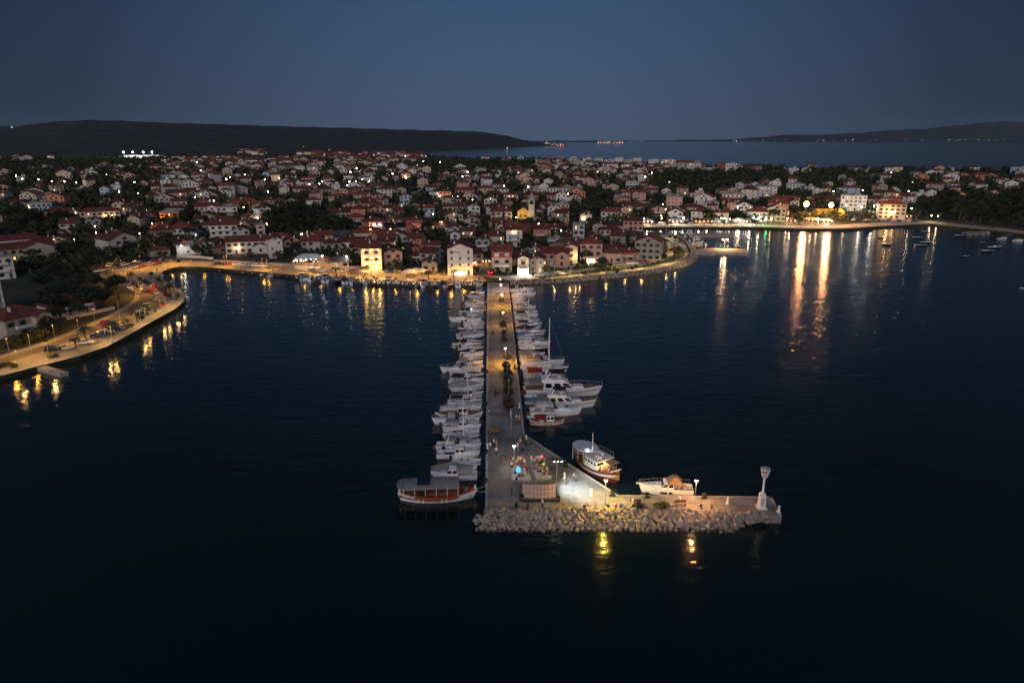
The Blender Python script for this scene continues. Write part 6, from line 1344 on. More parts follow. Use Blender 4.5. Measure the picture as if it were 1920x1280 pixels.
# lamps among the houses
TOWN = [(10, 334, 'w'), (30, 330, 'w'), (42, 336, 'w'), (72, 337, 'w'), (97, 340, 'y'), (121, 341, 'w'), (143, 343, 'w'), (173, 325, 'y'), (200, 328, 'y'), (223, 360, 'w'), (252, 342, 'w'), (259, 363, 'w'), (347, 348, 'w'), (366, 370, 'w'), (401, 377, 'w'), (463, 375, 'o'), (457, 389, 'w'), (468, 336, 'o'), (469, 403, 'w'), (483, 410, 'w'), (503, 360, 'w'), (535, 354, 'w'), (556, 350, 'w'), (567, 351, 'W'), (580, 346, 'w'), (482, 351, 'o'), (604, 341, 'w'), (657, 323, 'W'), (655, 341, 'W'), (651, 348, 'w'), (667, 341, 'y'), (760, 293, 'p'), (794, 303, 'w'), (782, 311, 'w'), (757, 321, 'w'), (761, 334, 'W'), (752, 315, 'w'), (736, 326, 'w'), (791, 387, 'w'), (824, 368, 'w'), (877, 323, 'w'), (886, 375, 'o'), (885, 411, 'w'), (955, 376, 'o'), (990, 351, 'W'), (981, 332, 'w'), (956, 361, 'w'), (945, 349, 'w'), (848, 368, 'w'), (858, 369, 'w'), (1120, 322, 'w'), (1160, 324, 'o'), (1222, 324, 'w'), (1210, 332, 'w'), (1255, 342, 'y'), (1244, 357, 'y'), (1000, 336, 'y'), (1065, 364, 'w'), (1172, 395, 'w'), (1052, 433, 'w'), (1213, 440, 'W'), (1383, 390, 'w'), (1442, 401, 'y'), (1563, 359, 'w'), (1618, 357, 'w'), (1704, 359, 'w'), (1805, 341, 'y'), (1660, 323, 'w'), (1671, 324, 'w'), (1709, 391, 'w'), (55, 390, 'y'), (178, 425, 'y'), (180, 437, 'y'), (275, 395, 'o'), (566, 440, 'W'), (588, 446, 'y'), (600, 446, 'y'), (618, 434, 'y'), (702, 421, 'w'), (712, 421, 'w'), (732, 430, 'y'), (650, 482, 'w'), (604, 481, 'w'), (340, 462, 'w'), (100, 450, 'y'), (828, 417, 'y'), (812, 402, 'w'), (968, 408, 'y'), (1010, 420, 'w'), (1148, 432, 'y'), (1240, 405, 'y'), (1243, 384, 'y'), (1248, 393, 'y'), (745, 398, 'y'), (700, 365, 'y'), (500, 420, 'y'), (440, 415, 'w'), (285, 420, 'y')]
TOWN += [(g.uniform(330, 1000) if k < 38 else g.uniform(1000, 1880), g.uniform(302, 345) if k < 38 else g.uniform(318, 362), g.choice('wwwwyyo')) for k in range(22)]
for i, (x, y, k) in enumerate(TOWN):
    p = inland(x, y, 5.0); p.z = ground(p.x, p.y); pr = project(p); c, gl = {'w': (WHITE, 'g_white'), 'W': (WHITE, 'g_white'), 'y': (WARM, 'g_warm'), 'o': (ORANGE, 'g_amber'), 'p': (PINK, 'g_pink')}[k]
    t = lamp('bulb', (p.x, p.y - .0, p.z), 5.2, where(x, y, {'w': 'white street lamp', 'W': 'bright white street lamp', 'y': 'warm yellow street lamp', 'o': 'orange street lamp', 'p': 'pinkish street lamp'}[k]), 'street lamps in the town', (420 if k != 'W' else 900) * min(2.2, max(.8, pr[2] / 450)), c, gl, .3)
    s = min(1.9, max(.8, pr[2] / 560)) * (1.35 if k == 'W' else 1.0)
    for ch in KIDS[t]:
        if ch.name.startswith('bulb'): ch.scale = (s, s, s); ch.location.z = 5.2 * (1 - s)

# ------------------------------------------------------------------ lit fronts on the waterfront
def front_light(hh, dx, z, out, power, col, r=.4): light(hh[0], (dx, -hh[4] / 2 - out, z), power, col, r)
for dx in (-2.6, 2.6): front_light(LIT_YELLOW, dx, 2.6, 3.0, 1500, (1, .66, .20))
for f in (1, 2):
    for dx in (-3.0, 0, 3.0): b = MB().box((dx, -LIT_YELLOW[4] / 2 - .06, f * 3.2 + 2.75), (.5, .1, .14)); part('balcony_lamp', b.mesh('balcony_lamp', M['g_warm']), LIT_YELLOW[0]); front_light(LIT_YELLOW, dx, f * 3.2 + 2.6, .8, 130, (1, .68, .24), .12)
def shopfront(hh, w, h_, glow, power, col):
    t = hh[0]; y = -hh[4] / 2
    part('shop_window', MB().box((0, y - .05, h_ / 2 + .2), (w, .08, h_)).mesh('shop_window', M[glow]), t); part('awning', MB().add([(-w / 2 - .3, y - .02, h_ + .7), (w / 2 + .3, y - .02, h_ + .7), (w / 2 + .3, y - 1.6, h_ + .25), (-w / 2 - .3, y - 1.6, h_ + .25), (-w / 2 - .3, y - .02, h_ + .78), (w / 2 + .3, y - .02, h_ + .78), (w / 2 + .3, y - 1.6, h_ + .33), (-w / 2 - .3, y - 1.6, h_ + .33)], [(0, 1, 2, 3), (7, 6, 5, 4), (3, 2, 6, 7), (0, 4, 5, 1), (1, 5, 6, 2), (0, 3, 7, 4)]).mesh('awning', M['c_white']), t)
    light(t, (0, y - 2.2, h_ * .7), power, col, .5)
M['g_shop'] = mat('shop_glow', (1, .95, .86), .4, 0, emit=(1, .93, .82), estr=2.6, sample=False); M['g_shopw'] = mat('shop_glow_warm', (1, .75, .45), .4, 0, emit=(1, .70, .34), estr=2.2, sample=False)
shopfront(D3, 3.6, 2.5, 'g_shop', 2600, (1, .93, .80)); shopfront(HOTEL, 4.6, 1.7, 'g_shop', 330, (1, .72, .5)); shopfront(VILLA, 3.6, 2.6, 'g_shopw', 900, (1, .66, .2)); shopfront(REST, 11, 2.8, 'g_shop', 6500, (1, .86, .58)); shopfront(CAFE2, 6.0, 3.0, 'g_shop', 3200, (1, .84, .6))
for dx in (-4.5, 4.5): front_light(HOTEL, dx, 1.6, 1.6, 110, (1, .45, .2))
front_light(AMB, -2.5, 5.0, 3.0, 2600, (1, .62, .25)); part('wall_lamp', MB().ball((1.5, -AMB[4] / 2 - .4, 5.2), .45).mesh('wall_lamp', M['g_warm']), AMB[0])
b = MB(); y = -HOTEL[4] / 2 - .06
for k in range(17): b.box((-4.4 + k * .27, y, 9.9), (.16, .06, .5 if k % 3 else .62))
part('sign_lettering', b.mesh('sign_lettering', M['darkmetal']), HOTEL[0])
b = MB()
for k in range(8): b.box((-1.15 + k * .33, -D3[4] / 2 - .06, 6.4), (.2, .06, .42))
part('sign_lettering', b.mesh('sign_lettering', M['darkmetal']), D3[0])
for s in (-1, 1): part('dormer', MB().box((s * 2.3, -D2[4] / 2 - .15, 7.6), (1.9, .3, 1.5)).mesh('dormer', M['w_white']), D2[0])
part('red_band', MB().box((0, -D2[4] / 2 - .03, 7.45), (D2[3], .06, 2.2)).mesh('red_band', M['w_red']), D2[0])
# cafe street: small awnings, tables and strings of lights
def awning_stall(name, label, p, w, d, h, canvas, glow=None, power=0, col=WARM, rz=0.0, bulbs=0, cat='awning'):
    t = thing(name, label, cat, p, rz); b = MB(); 
    for sx in (-1, 1):
        for sy in (-1, 1): part('post', MB().tube((sx * w / 2, sy * d / 2, 0), (sx * w / 2, sy * d / 2, h), .06, n=6).mesh('post', M['whitemetal']), t)
    r = .25 * min(w, d); b.add([(-w / 2 - .2, -d / 2 - .2, h), (w / 2 + .2, -d / 2 - .2, h), (w / 2 + .2, d / 2 + .2, h), (-w / 2 - .2, d / 2 + .2, h), (-w / 4, 0, h + r), (w / 4, 0, h + r)], [(0, 1, 5, 4), (1, 2, 5), (2, 3, 4, 5), (3, 0, 4)])
    b.loft([[(x, y, h), (x, y, h - .35)] for x, y in ((-w / 2 - .2, -d / 2 - .2), (w / 2 + .2, -d / 2 - .2), (w / 2 + .2, d / 2 + .2), (-w / 2 - .2, d / 2 + .2), (-w / 2 - .2, -d / 2 - .2))], 0, False, False)
    part('canopy', b.mesh('canopy', M[canvas]), t)
    for k in range(bulbs): part('bulb', MB().ball((-w / 2 + w * (k + .5) / bulbs, -d / 2 - .1, h - .45), .17, 6).mesh('bulb', M[glow or 'g_warm']), t)
    part('counter', MB().box((0, 0, .5), (w * .6, .7, 1.0)).mesh('counter', M['teak']), t)
    if power: light(t, (0, -d * .2, h - .6), power, col, .4)
    return t
p = inland(582, 497); awning_stall('restaurant_terrace', 'open-air restaurant terrace with a row of bright bulbs above the quay', p, 13, 7, 3.6, 'c_white', 'g_white', 1500, (1, .66, .36), R(6), 6, 'restaurant')
p = inland(563, 497); awning_stall('restaurant_terrace', 'smaller red-lit dining terrace left of the bulb-lit one', p, 6, 5, 2.8, 'c_red', 'g_warm', 650, (1, .55, .25), R(6), 4, 'restaurant')
p = inland(598, 498); awning_stall('restaurant_terrace', 'dining corner with a lilac sign right of the bulb-lit terrace', p, 5, 5, 2.8, 'c_tan', 'g_pink', 600, (1, .7, .45), R(6), 3, 'restaurant')
for i, (x, y, c, k) in enumerate(((886, 500, 'c_white', 'white'), (899, 494, 'c_red', 'red'), (912, 497, 'c_tan', 'tan'))): awning_stall('cafe_awning', f'{k} café awning glowing orange in the lane beside the hotel', flat(x, y, QZ), 4.2, 3.2, 2.7, c, 'g_warm', 900, (1, .48, .13), 0, 3)
for i, (x, y) in enumerate(((770, 520), (784, 518))): awning_stall('kiosk', ['left', 'right'][i] + ' half of the white market kiosk on the quay', flat(x, y, QZ + .05), 6.5, 4.0, 2.6, 'c_white', 'g_warm', 260, (1, .6, .25), R(-12), 0, 'kiosk')
for i, (x, y) in enumerate(((667, 514), (684, 515))): awning_stall('market_stall', ['grey-roofed stall hung with green goods, left of the two', 'open yellowish stall right of the grey-roofed one'][i] + ' on the quay', flat(x, y, QZ + .05), 7.5 if i == 0 else 3.8, 3.4, 2.8, 'c_grey' if i == 0 else 'c_tan', None, 260, (1, .75, .2), 0, 0, 'stall')
for i, (x, y, c, gl, pw) in enumerate(((1213, 422, 'c_white', 'g_white', 2600), (1267, 421, 'c_white', 'g_white', 4200), (1352, 422, 'c_white', 'g_white', 2600), (1405, 422, 'c_white', 'g_white', 3800), (1480, 420, 'c_red', 'g_warm', 1400), (1548, 421, 'c_white', 'g_white', 4200), (1520, 419, 'c_tan', 'g_warm', 1600), (1310, 421, 'c_red', 'g_amber', 700), (1325, 421, 'c_tan', 'g_amber', 600), (1385, 421, 'c_white', 'g_white', 900), (1703, 411, 'c_tan', 'g_warm', 500))):
    awning_stall('harbour_awning', f'{dict(c_white="white", c_red="red", c_tan="tan")[c]} lit restaurant awning on the far harbour, {ordinal(i + 1)} of eleven', inland(x, y), 8, 5, 3.0, c, gl, pw, (1, .80, .52), 0, 3)
p = inland(1552, 406); t = thing('event_tent', 'big yellow event tent behind the floodlights', 'tent', p); b = MB(); W, D_, Hh = 20, 10, 3.6
b.loft([[(x, -D_ / 2, 0), (x, -D_ / 2, Hh), (x, 0, Hh + 2.2), (x, D_ / 2, Hh), (x, D_ / 2, 0)] for x in (-W / 2, W / 2)]); part('canvas', b.mesh('canvas', mat('tent_canvas_yellow', (.62, .42, .05), .8, .1)), t)
for x in (-W / 2, -W / 4, W / 4, W / 2): part('rib', MB().path([(x, -D_ / 2 - .06, 0), (x, -D_ / 2 - .06, Hh), (x, 0, Hh + 2.3)], .07, 5).mesh('rib', M['metal']), t)

# ------------------------------------------------------------------ people
FIG = {}
def figure(kind):
    """one continuous body per pose, grown over a skeleton"""
    if kind in FIG: return FIG[kind]
    J = []; E_ = []; RR = []
    def jt(p, r, par=None):
        J.append(p); RR.append(r)
        if par is not None: E_.append((par, len(J) - 1))
        return len(J) - 1
    if kind == 'sit': hp = .48; kf = .44; ank = (.46, .05); foot = (.60, .03)
    else: hp = .92
    pel = jt((0, 0, hp), .145); ch = jt((0, .02, hp + .28), .14, pel); sh = jt((0, .02, hp + .46), .15, ch); nk = jt((0, 0, hp + .56), .06, sh); hd = jt((0, -.02, hp + .66), .095, nk); jt((0, -.01, hp + .78), .085, hd)
    for s in (-1, 1):
        hip = jt((s * .09, 0, hp - .04), .09, pel)
        if kind == 'sit': k = jt((s * .11, -.42, hp), .075, hip); a = jt((s * .11, -.46, .08), .05, k); jt((s * .11, -.60, .04), .04, a)
        else:
            st = s * .16 if kind == 'walk' else 0; k = jt((s * .10, -.03 - st * .6, .50), .07, hip); a = jt((s * .10, .02 + (-st if kind == 'walk' else 0), .09), .048, k); jt((s * .11, -.13 + (-st if kind == 'walk' else 0), .04), .04, a)
        shd = jt((s * .19, .02, hp + .44), .062, sh)
        if kind == 'sit': e = jt((s * .24, -.08, hp + .20), .047, shd); jt((s * .14, -.30, hp + .10), .038, e)
        else:
            sw = -s * .14 if kind == 'walk' else -.02; e = jt((s * .25, sw * .3, hp + .16), .047, shd); jt((s * .26, sw - .06, hp - .08), .038, e)
    me = bpy.data.meshes.new('person'); me.from_pydata(J, E_, []); o = bpy.data.objects.new('person_seed', me); COL.objects.link(o)
    sk = o.modifiers.new('skin', 'SKIN'); sk.use_smooth_shade = True; su = o.modifiers.new('sub', 'SUBSURF'); su.levels = 1; su.render_levels = 1
    lay = me.skin_vertices[0] if len(me.skin_vertices) else None
    if lay is None:
        bm = bmesh.new(); bm.from_mesh(me); bm.verts.layers.skin.verify(); bm.to_mesh(me); bm.free(); lay = me.skin_vertices[0]
    for i, r in enumerate(RR): lay.data[i].radius = (r, r * (.8 if i in (0, 1, 2) else 1)); lay.data[i].use_root = i == 0
    bpy.context.view_layer.update(); dg = bpy.context.evaluated_depsgraph_get(); m2 = bpy.data.meshes.new_from_object(o.evaluated_get(dg)); bpy.data.objects.remove(o)
    m2.materials.clear()
    for k in ('skin', 'cl_white', 'cl_blue', 'hair'): m2.materials.append(M[k])
    for f in m2.polygons:
        c = f.center; z = c.z - hp
        arm = abs(c.x) > .205 or (kind == 'sit' and c.y < -.14 and z > .06 and abs(c.x) < .3)
        if z > .64 and (z > .74 or c.y > .0): mi_ = 3
        elif z > .53: mi_ = 0
        elif arm and z < .24: mi_ = 0
        elif z > .04 and not (kind == 'sit' and c.y < -.16): mi_ = 1
        elif c.z < .13: mi_ = 3
        else: mi_ = 2
        f.material_index = mi_
    m2.name = 'person_' + kind; FIG[kind] = m2; return m2
CLN = ['black', 'white', 'red', 'blue', 'grey', 'orange', 'green', 'beige']; PSEEN = {}
def person(kind, loc, rz, top, leg, place, group=None, s=1.0, doing=None):
    o = obj('person', figure(kind), None, loc, rz, s * rnd.uniform(.95, 1.05))
    for i, m_ in ((1, top), (2, leg)):
        o.material_slots[i].link = 'OBJECT'; o.material_slots[i].material = M['cl_' + m_]
    w = doing or {'stand': 'standing', 'walk': 'walking', 'sit': 'sitting'}[kind]; l = f'person in {top} top and {leg} trousers {w} {place}'
    PSEEN[l] = PSEEN.get(l, 0) + 1
    if PSEEN[l] > 1: l = f'person in {top} top and {leg} trousers, {ordinal(PSEEN[l])} such {w} {place}'
    return tag(o, l, 'person', group)
g = random.Random(9)
for x, y, k, t_, l_, pl in ((919, 843, 'walk', 'white', 'grey', 'in the left strollers\' group'), (923, 838, 'stand', 'black', 'blue', 'in the left strollers\' group'), (926.5, 837, 'stand', 'white', 'black', 'in the left strollers\' group'), (931, 838, 'stand', 'orange', 'beige', 'in the left strollers\' group'), (930.5, 853, 'walk', 'white', 'black', 'just nearer than the left strollers'), (943, 872, 'stand', 'red', 'grey', 'left of the seat rows'), (971, 843, 'walk', 'white', 'white', 'behind the seat rows'), (975.5, 836, 'walk', 'beige', 'grey', 'behind the seat rows'), (975, 851, 'stand', 'black', 'blue', 'behind the seat rows'), (980.5, 847, 'stand', 'blue', 'black', 'behind the seat rows'), (980.5, 826, 'stand', 'black', 'black', 'by the bend of the pier'), (968.5, 790, 'walk', 'white', 'red', 'in the middle of the pier'), (974, 790, 'walk', 'white', 'beige', 'in the middle of the pier'), (958, 783, 'stand', 'white', 'white', 'beside the reddish bush'), (959.5, 930, 'stand', 'black', 'black', 'in the dark left of the stage'), (1017, 952, 'stand', 'white', 'black', 'behind the stage backdrop'), (949.5, 621, 'walk', 'black', 'black', 'on the upper pier'), (965, 692, 'stand', 'beige', 'black', 'on the amber-lit stretch of pier'), (931, 556, 'walk', 'grey', 'blue', 'near the town end of the pier'), (946, 555, 'walk', 'red', 'grey', 'near the town end of the pier'), (925, 575, 'walk', 'blue', 'black', 'near the town end of the pier'), (922, 596, 'walk', 'white', 'blue', 'on the upper pier'), (990, 838, 'stand', 'grey', 'blue', 'near the pier\'s slanting edge'), (1060, 908, 'stand', 'black', 'grey', 'beside the flood-lit paving'), (1076, 903, 'walk', 'grey', 'black', 'beside the flood-lit paving')):
    person(k, flat(x, y, PZ + .01), g.uniform(0, 6.3), t_, l_, pl, 'people on the pier')
for i, (x, t_, l_) in enumerate(((1095.6, 'black', 'black'), (1102, 'grey', 'blue'), (1108, 'white', 'grey'), (1117, 'beige', 'blue'), (1133, 'white', 'black'), (1140, 'black', 'blue'), (1155, 'red', 'grey'), (1164, 'blue', 'black'), (1168, 'white', 'blue'), (1187, 'black', 'black'), (1193, 'white', 'beige'), (1314, 'black', 'blue'), (1334, 'green', 'black'))):
    p = flat(x, 952.8, PZ); person('sit', (p.x, p.y, PZ - .44 + .1), g.uniform(-.3, .3), t_, l_, f'on the mole edge, {ordinal(i + 1)} from the left', 'people sitting on the mole edge')
p = flat(989, 956, PZ); person('sit', (p.x, p.y, PZ - .34), .2, 'black', 'grey', 'on the edge below the stage')
for i, (x, y) in enumerate(((893, 513), (905, 509), (872, 526), (868, 524), (700, 520), (1030, 523), (905, 501), (900, 503), (184, 644), (640, 517), (626, 517), (590, 512), (1283, 489), (1278, 486), (345, 494), (358, 493), (505, 507), (512, 508), (530, 509), (880, 505))):
    person('walk', flat(x, y, QZ + .06), g.uniform(0, 6), g.choice(CLN), g.choice(['black', 'blue', 'grey', 'beige']), f'on the promenade, {ordinal(i + 1)} of the evening strollers', 'strollers on the promenade')
for i in range(26):
    x = g.uniform(1205, 1580); p = inland(x, 423.5); person('walk', p, g.uniform(0, 6), g.choice(CLN), g.choice(['black', 'blue', 'grey', 'beige']), f'far harbour front, {ordinal(i + 1)} there', 'people along the far harbour front')
for i, (x, y) in enumerate(((1130, 886), (1136, 888), (1141, 884), (1127, 892), (1146, 890))):
    q = Vector((EXC[1].x, EXC[1].y, 0)); a = EXC[0].rotation_euler[2]; u = EXC[2] * (.22 + .045 * i); w = (-1.1, .5, 1.1, -.4, .9)[i]
    person('stand' if i % 2 else 'sit', (q.x + u * math.cos(a) - w * math.sin(a), q.y + u * math.sin(a) + w * math.cos(a), .92), g.uniform(0, 6), CLN[(i * 3) % 8], 'black', f'on the excursion boat, {ordinal(i + 1)} from its deckhouse', 'people aboard the excursion boat')
# chairs in two blocks, and the audience
cb = thing('chair', None, 'chair', (0, 0, -50)); part('seat', MB().box((0, 0, .44), (.46, .46, .05)).mesh('seat', M['plastic']), cb); part('backrest', MB().add(frustum(-.22, .22, .05, .46, .44, .03, .03, 1), FF).mesh('backrest', M['plastic']), cb, (0, .24, 0))
for sx in (-1, 1):
    for sy in (-1, 1): part('leg', MB().tube((sx * .21, sy * .21, .43), (sx * .25, sy * .25, 0), .025, n=5).mesh('leg', M['plastic']), cb)
    part('armrest', MB().box((sx * .24, 0, .66), (.05, .44, .04)).box((sx * .24, -.2, .55), (.04, .04, .22)).mesh('armrest', M['plastic']), cb)
BL = [((956, 866), (984, 866), (960, 904), (996, 904), 'left'), ((994, 864), (1021, 864), (1005, 901), (1034, 901), 'right')]
for (fa, fb, na, nb, side) in BL:
    FA, FB, NA, NB = (flat(*q, PZ) for q in (fa, fb, na, nb)); nr, nc = 8, 6
    for r in range(nr):
        for c in range(nc):
            a = FA.lerp(NA, r / (nr - 1)); b_ = FB.lerp(NB, r / (nr - 1)); p = a.lerp(b_, (c + .5) / nc) + Vector((g.uniform(-.06, .06), g.uniform(-.08, .08), 0)); p.z = PZ + .005
            if g.random() < .06: continue
            dup(cb, f'white plastic chair in the {side} seat block, row {ordinal(nr - r)} from the stage, seat {ordinal(c + 1)}', 'white chairs before the stage', p, g.uniform(-.12, .12))
            if r < 7 and g.random() < (.9 if r < 4 else .55): person('sit', (p.x, p.y + .03, PZ - .02), g.uniform(-.2, .2), g.choice(['black', 'black', 'grey', 'blue', 'beige', 'red', 'green', 'white', 'white']), g.choice(['black', 'blue', 'grey']), f'in {side} block row {ordinal(nr - r)}, seat {ordinal(c + 1)}', 'audience in the chairs')
for x, y, m_, nm, s in ((972, 893, 'b_blue', 'glowing pale blue', 1.35), (1015, 868, 'b_pink', 'pink', .8), (1019, 882, 'b_green', 'bright green', .7)):
    p = flat(x, y + 4, PZ); t = thing('balloon', f'{nm} balloon held up among the seated audience', 'balloon', p); part('string', MB().tube((0, 0, .8), (0, 0, 1.5), .012, n=4).mesh('string', M['c_white']), t); part('envelope', MB().ball((0, 0, 1.7), .36 * s, 12, 0, 1.15).mesh('envelope', M[m_], True), t)
# stage with its curved backdrop, seen from behind
p = flat(1011, 941, PZ); t = thing('stage', 'low stage with a curved gridded backdrop seen from behind', 'stage', p); 
b = MB().box((.1, 2.6, .45), (6.3, 5.0, .12)); part('platform', b.mesh('platform', M['stage']), t)
for x in (-2.9, 0, 3.0):
    for y in (.3, 2.6, 4.9): part('leg', MB().box((x, y, .2), (.1, .1, .4)).mesh('leg', M['darkmetal']), t)
part('skirt', MB().box((.1, .06, .2), (6.4, .05, .42)).box((-3.05, 2.6, .2), (.05, 5.0, .42)).box((3.25, 2.6, .2), (.05, 5.0, .42)).mesh('skirt', M['darkmetal']), t)
def arc(u): return (2.72 * u, .62 - .45 * math.cos(u * 1.35) + .1)
nseg = 9
for k in range(nseg):
    (xa, ya), (xb, yb) = arc(-1 + 2 * k / nseg + .012), arc(-1 + 2 * (k + 1) / nseg - .012)
    for j in range(3):
        z0 = .56 + j * .82; part('backdrop_panel', MB().add([(xa, ya, z0), (xb, yb, z0), (xb, yb, z0 + .79), (xa, ya, z0 + .79), (xa, ya + .05, z0), (xb, yb + .05, z0), (xb, yb + .05, z0 + .79), (xa, ya + .05, z0 + .79)], [(0, 1, 2, 3), (5, 4, 7, 6), (3, 2, 6, 7), (0, 4, 5, 1), (1, 5, 6, 2), (0, 3, 7, 4)]).mesh('backdrop_panel', M['screen_back']), t)
fr = MB()
for k in range(nseg + 1): x, y = arc(-1 + 2 * k / nseg); fr.box((x, y - .03, 1.8), (.05, .05, 2.6))
for z in (.52, 1.36, 2.18, 3.04): fr.path([(arc(-1 + 2 * k / nseg)[0], arc(-1 + 2 * k / nseg)[1] - .03, z) for k in range(nseg + 1)], .03, 4)
part('backdrop_frame', fr.mesh('backdrop_frame', M['mahogany']), t)
for i, (x, y, s) in enumerate(((968.5, 951, .8), (989, 951, .6), (978, 936, 1.1), (1047, 938, .7))):
    q = thing('loudspeaker', ['small black speaker left of the stage', 'black equipment case behind the stage', 'tall black speaker at the stage\'s left corner', 'black speaker at the stage\'s right corner'][i], 'speaker', flat(x, y, PZ)); part('cabinet', MB().box((0, 0, .55 * s), (.7 * s, .6 * s, 1.1 * s)).mesh('cabinet', M['motor']), q); part('grille', MB().box((0, .31 * s, .6 * s), (.6 * s, .03, .9 * s)).mesh('grille', M['rubber']), q)

# ------------------------------------------------------------------ beacon, bollards, benches, pier bushes
p = flat(1427, 951, PZ); t = thing('harbour_beacon', 'white harbour beacon with a flared cage top at the end of the mole', 'beacon', p)
part('plinth', MB().box((0, 0, .08), (1.5, 1.5, .16)).mesh('plinth', M['whitemetal']), t); part('pedestal', MB().box((0, 0, 1.35), (1.05, 1.05, 2.4), taper=.78).mesh('pedestal', M['whitemetal']), t); part('door', MB().box((0, -.50, 1.1), (.5, .06, 1.4)).mesh('door', M['gelgrey']), t)
part('pole', MB().tube((0, 0, 2.5), (0, 0, 5.3), .19, .15, 10).mesh('pole', M['whitemetal']), t)
cg = part('cage', MB().lathe([(.22, 5.2), (.45, 5.5), (.45, 5.56), (.2, 5.3)], 12).mesh('cage', M['whitemetal']), t)
for k in range(10): a = k * math.pi / 5; part('cage_bar', MB().tube((.42 * math.cos(a), .42 * math.sin(a), 5.5), (.70 * math.cos(a), .70 * math.sin(a), 6.8), .045, n=5).mesh('cage_bar', M['whitemetal']), cg)
for z, r in ((6.15, .56), (6.8, .71)): part('cage_ring', MB().path([(r * math.cos(a), r * math.sin(a), z) for a in np.linspace(0, 2 * math.pi, 15)], .05, 5).mesh('cage_ring', M['whitemetal']), cg)
part('lantern', MB().tube((0, 0, 5.5), (0, 0, 6.6), .09).ball((0, 0, 6.75), .2).mesh('lantern', M['metal']), t)
bol = thing('bollard', None, 'bollard', (0, 0, -50)); part('post', MB().lathe([(.24, 0), (.24, .1), (.15, .16), (.13, .75), (.17, .85), (.08, .95)], 9).mesh('post', M['whitemetal']), bol)
part('collar', MB().lathe([(.15, .6), (.17, .63), (.17, .7), (.14, .73)], 9).mesh('collar', M['gelgrey']), bol)
for i, (x, y, w_) in enumerate(((1058, 897, 'on the paving right of the seat rows'), (1108, 928, 'on the flood-lit paving'), (1186, 947, 'left of the mole middle'), (1274, 943, 'behind the mole cruiser lamp'), (1364, 944, 'right of the second mole lamp'), (1460, 960, 'at the mole end'), (914, 842, 'on the left pier edge by the strollers'), (974, 764, 'on the right pier edge by the reddish bush'), (987, 826, 'at the bend'))): dup(bol, f'small white service bollard {w_}', 'white service bollards', flat(x, y, PZ), 0, 1.25)
mb = thing('mooring_bollard', None, 'bollard', (0, 0, -50)); part('post', MB().lathe([(.30, 0), (.22, .1), (.18, .4), (.34, .5), (.30, .62), (.1, .66)], 10).mesh('post', M['rubber']), mb); part('foot', MB().box((0, 0, .03), (.8, .6, .06)).mesh('foot', M['rubber']), mb)
for i, (x, y) in enumerate(((1060, 874), (1148, 929), (1213, 932), (1320, 933), (989, 832), (912, 700), (911.5, 760), (911, 850), (910.5, 905))): dup(mb, f'squat black mooring bollard on the pier edge, {ordinal(i + 1)} of nine', 'black mooring bollards', flat(x, y, PZ), 0, 1.3)
bn = thing('bench', None, 'bench', (0, 0, -50)); part('seat', MB().box((0, 0, .45), (1.8, .45, .07)).mesh('seat', M['teak']), bn); part('backrest', MB().box((0, .22, .75), (1.8, .06, .4)).mesh('backrest', M['teak']), bn)
for s in (-1, 1): part('leg', MB().box((s * .75, 0, .21), (.08, .42, .42)).mesh('leg', M['darkmetal']), bn)
for i, (x, y, rz) in enumerate(((924, 627, 1.2), (929, 814, .2), (921, 812, .2), (966, 691, -1.4), (930, 740, 1.4), (1192, 946, 0), (1276, 948, .1))): dup(bn, f'wooden bench on the pier, {ordinal(i + 1)} from the town', 'benches on the pier', flat(x, y, PZ), rz)
PB = [(942, 590, .8), (943, 612, .8), (944.5, 630, .75), (945.5, 641, .75), (949.5, 673, .8), (949, 694, .9), (951, 703, .85), (950.5, 720, .95), (952, 728, .9), (953, 741, .9), (940.5, 566, .7)]
for i, (x, y, s) in enumerate(PB): tree('bush', flat(x, y, PZ), s, f'dark clipped bush down the middle of the pier, {ordinal(i + 1)} listed from the town', 'bushes down the middle of the pier', i % 3, cat='bush', sz=1.25)
tree('redbush', flat(955.5, 774, PZ), 1.05, 'reddish brown bush at the seaward end of the pier planting', 'bushes down the middle of the pier', 0, cat='bush', sz=1.3)
tree('bush', flat(1197, 953, PZ), .8, 'low dark weeds at the mole edge', None, 1, cat='bush', sz=.6); tree('bush', flat(1240, 953, PZ), .9, 'wider patch of dark weeds at the mole edge', None, 2, cat='bush', sz=.55)
for i, (x, y) in enumerate(((934, 640), (930, 700))): pass

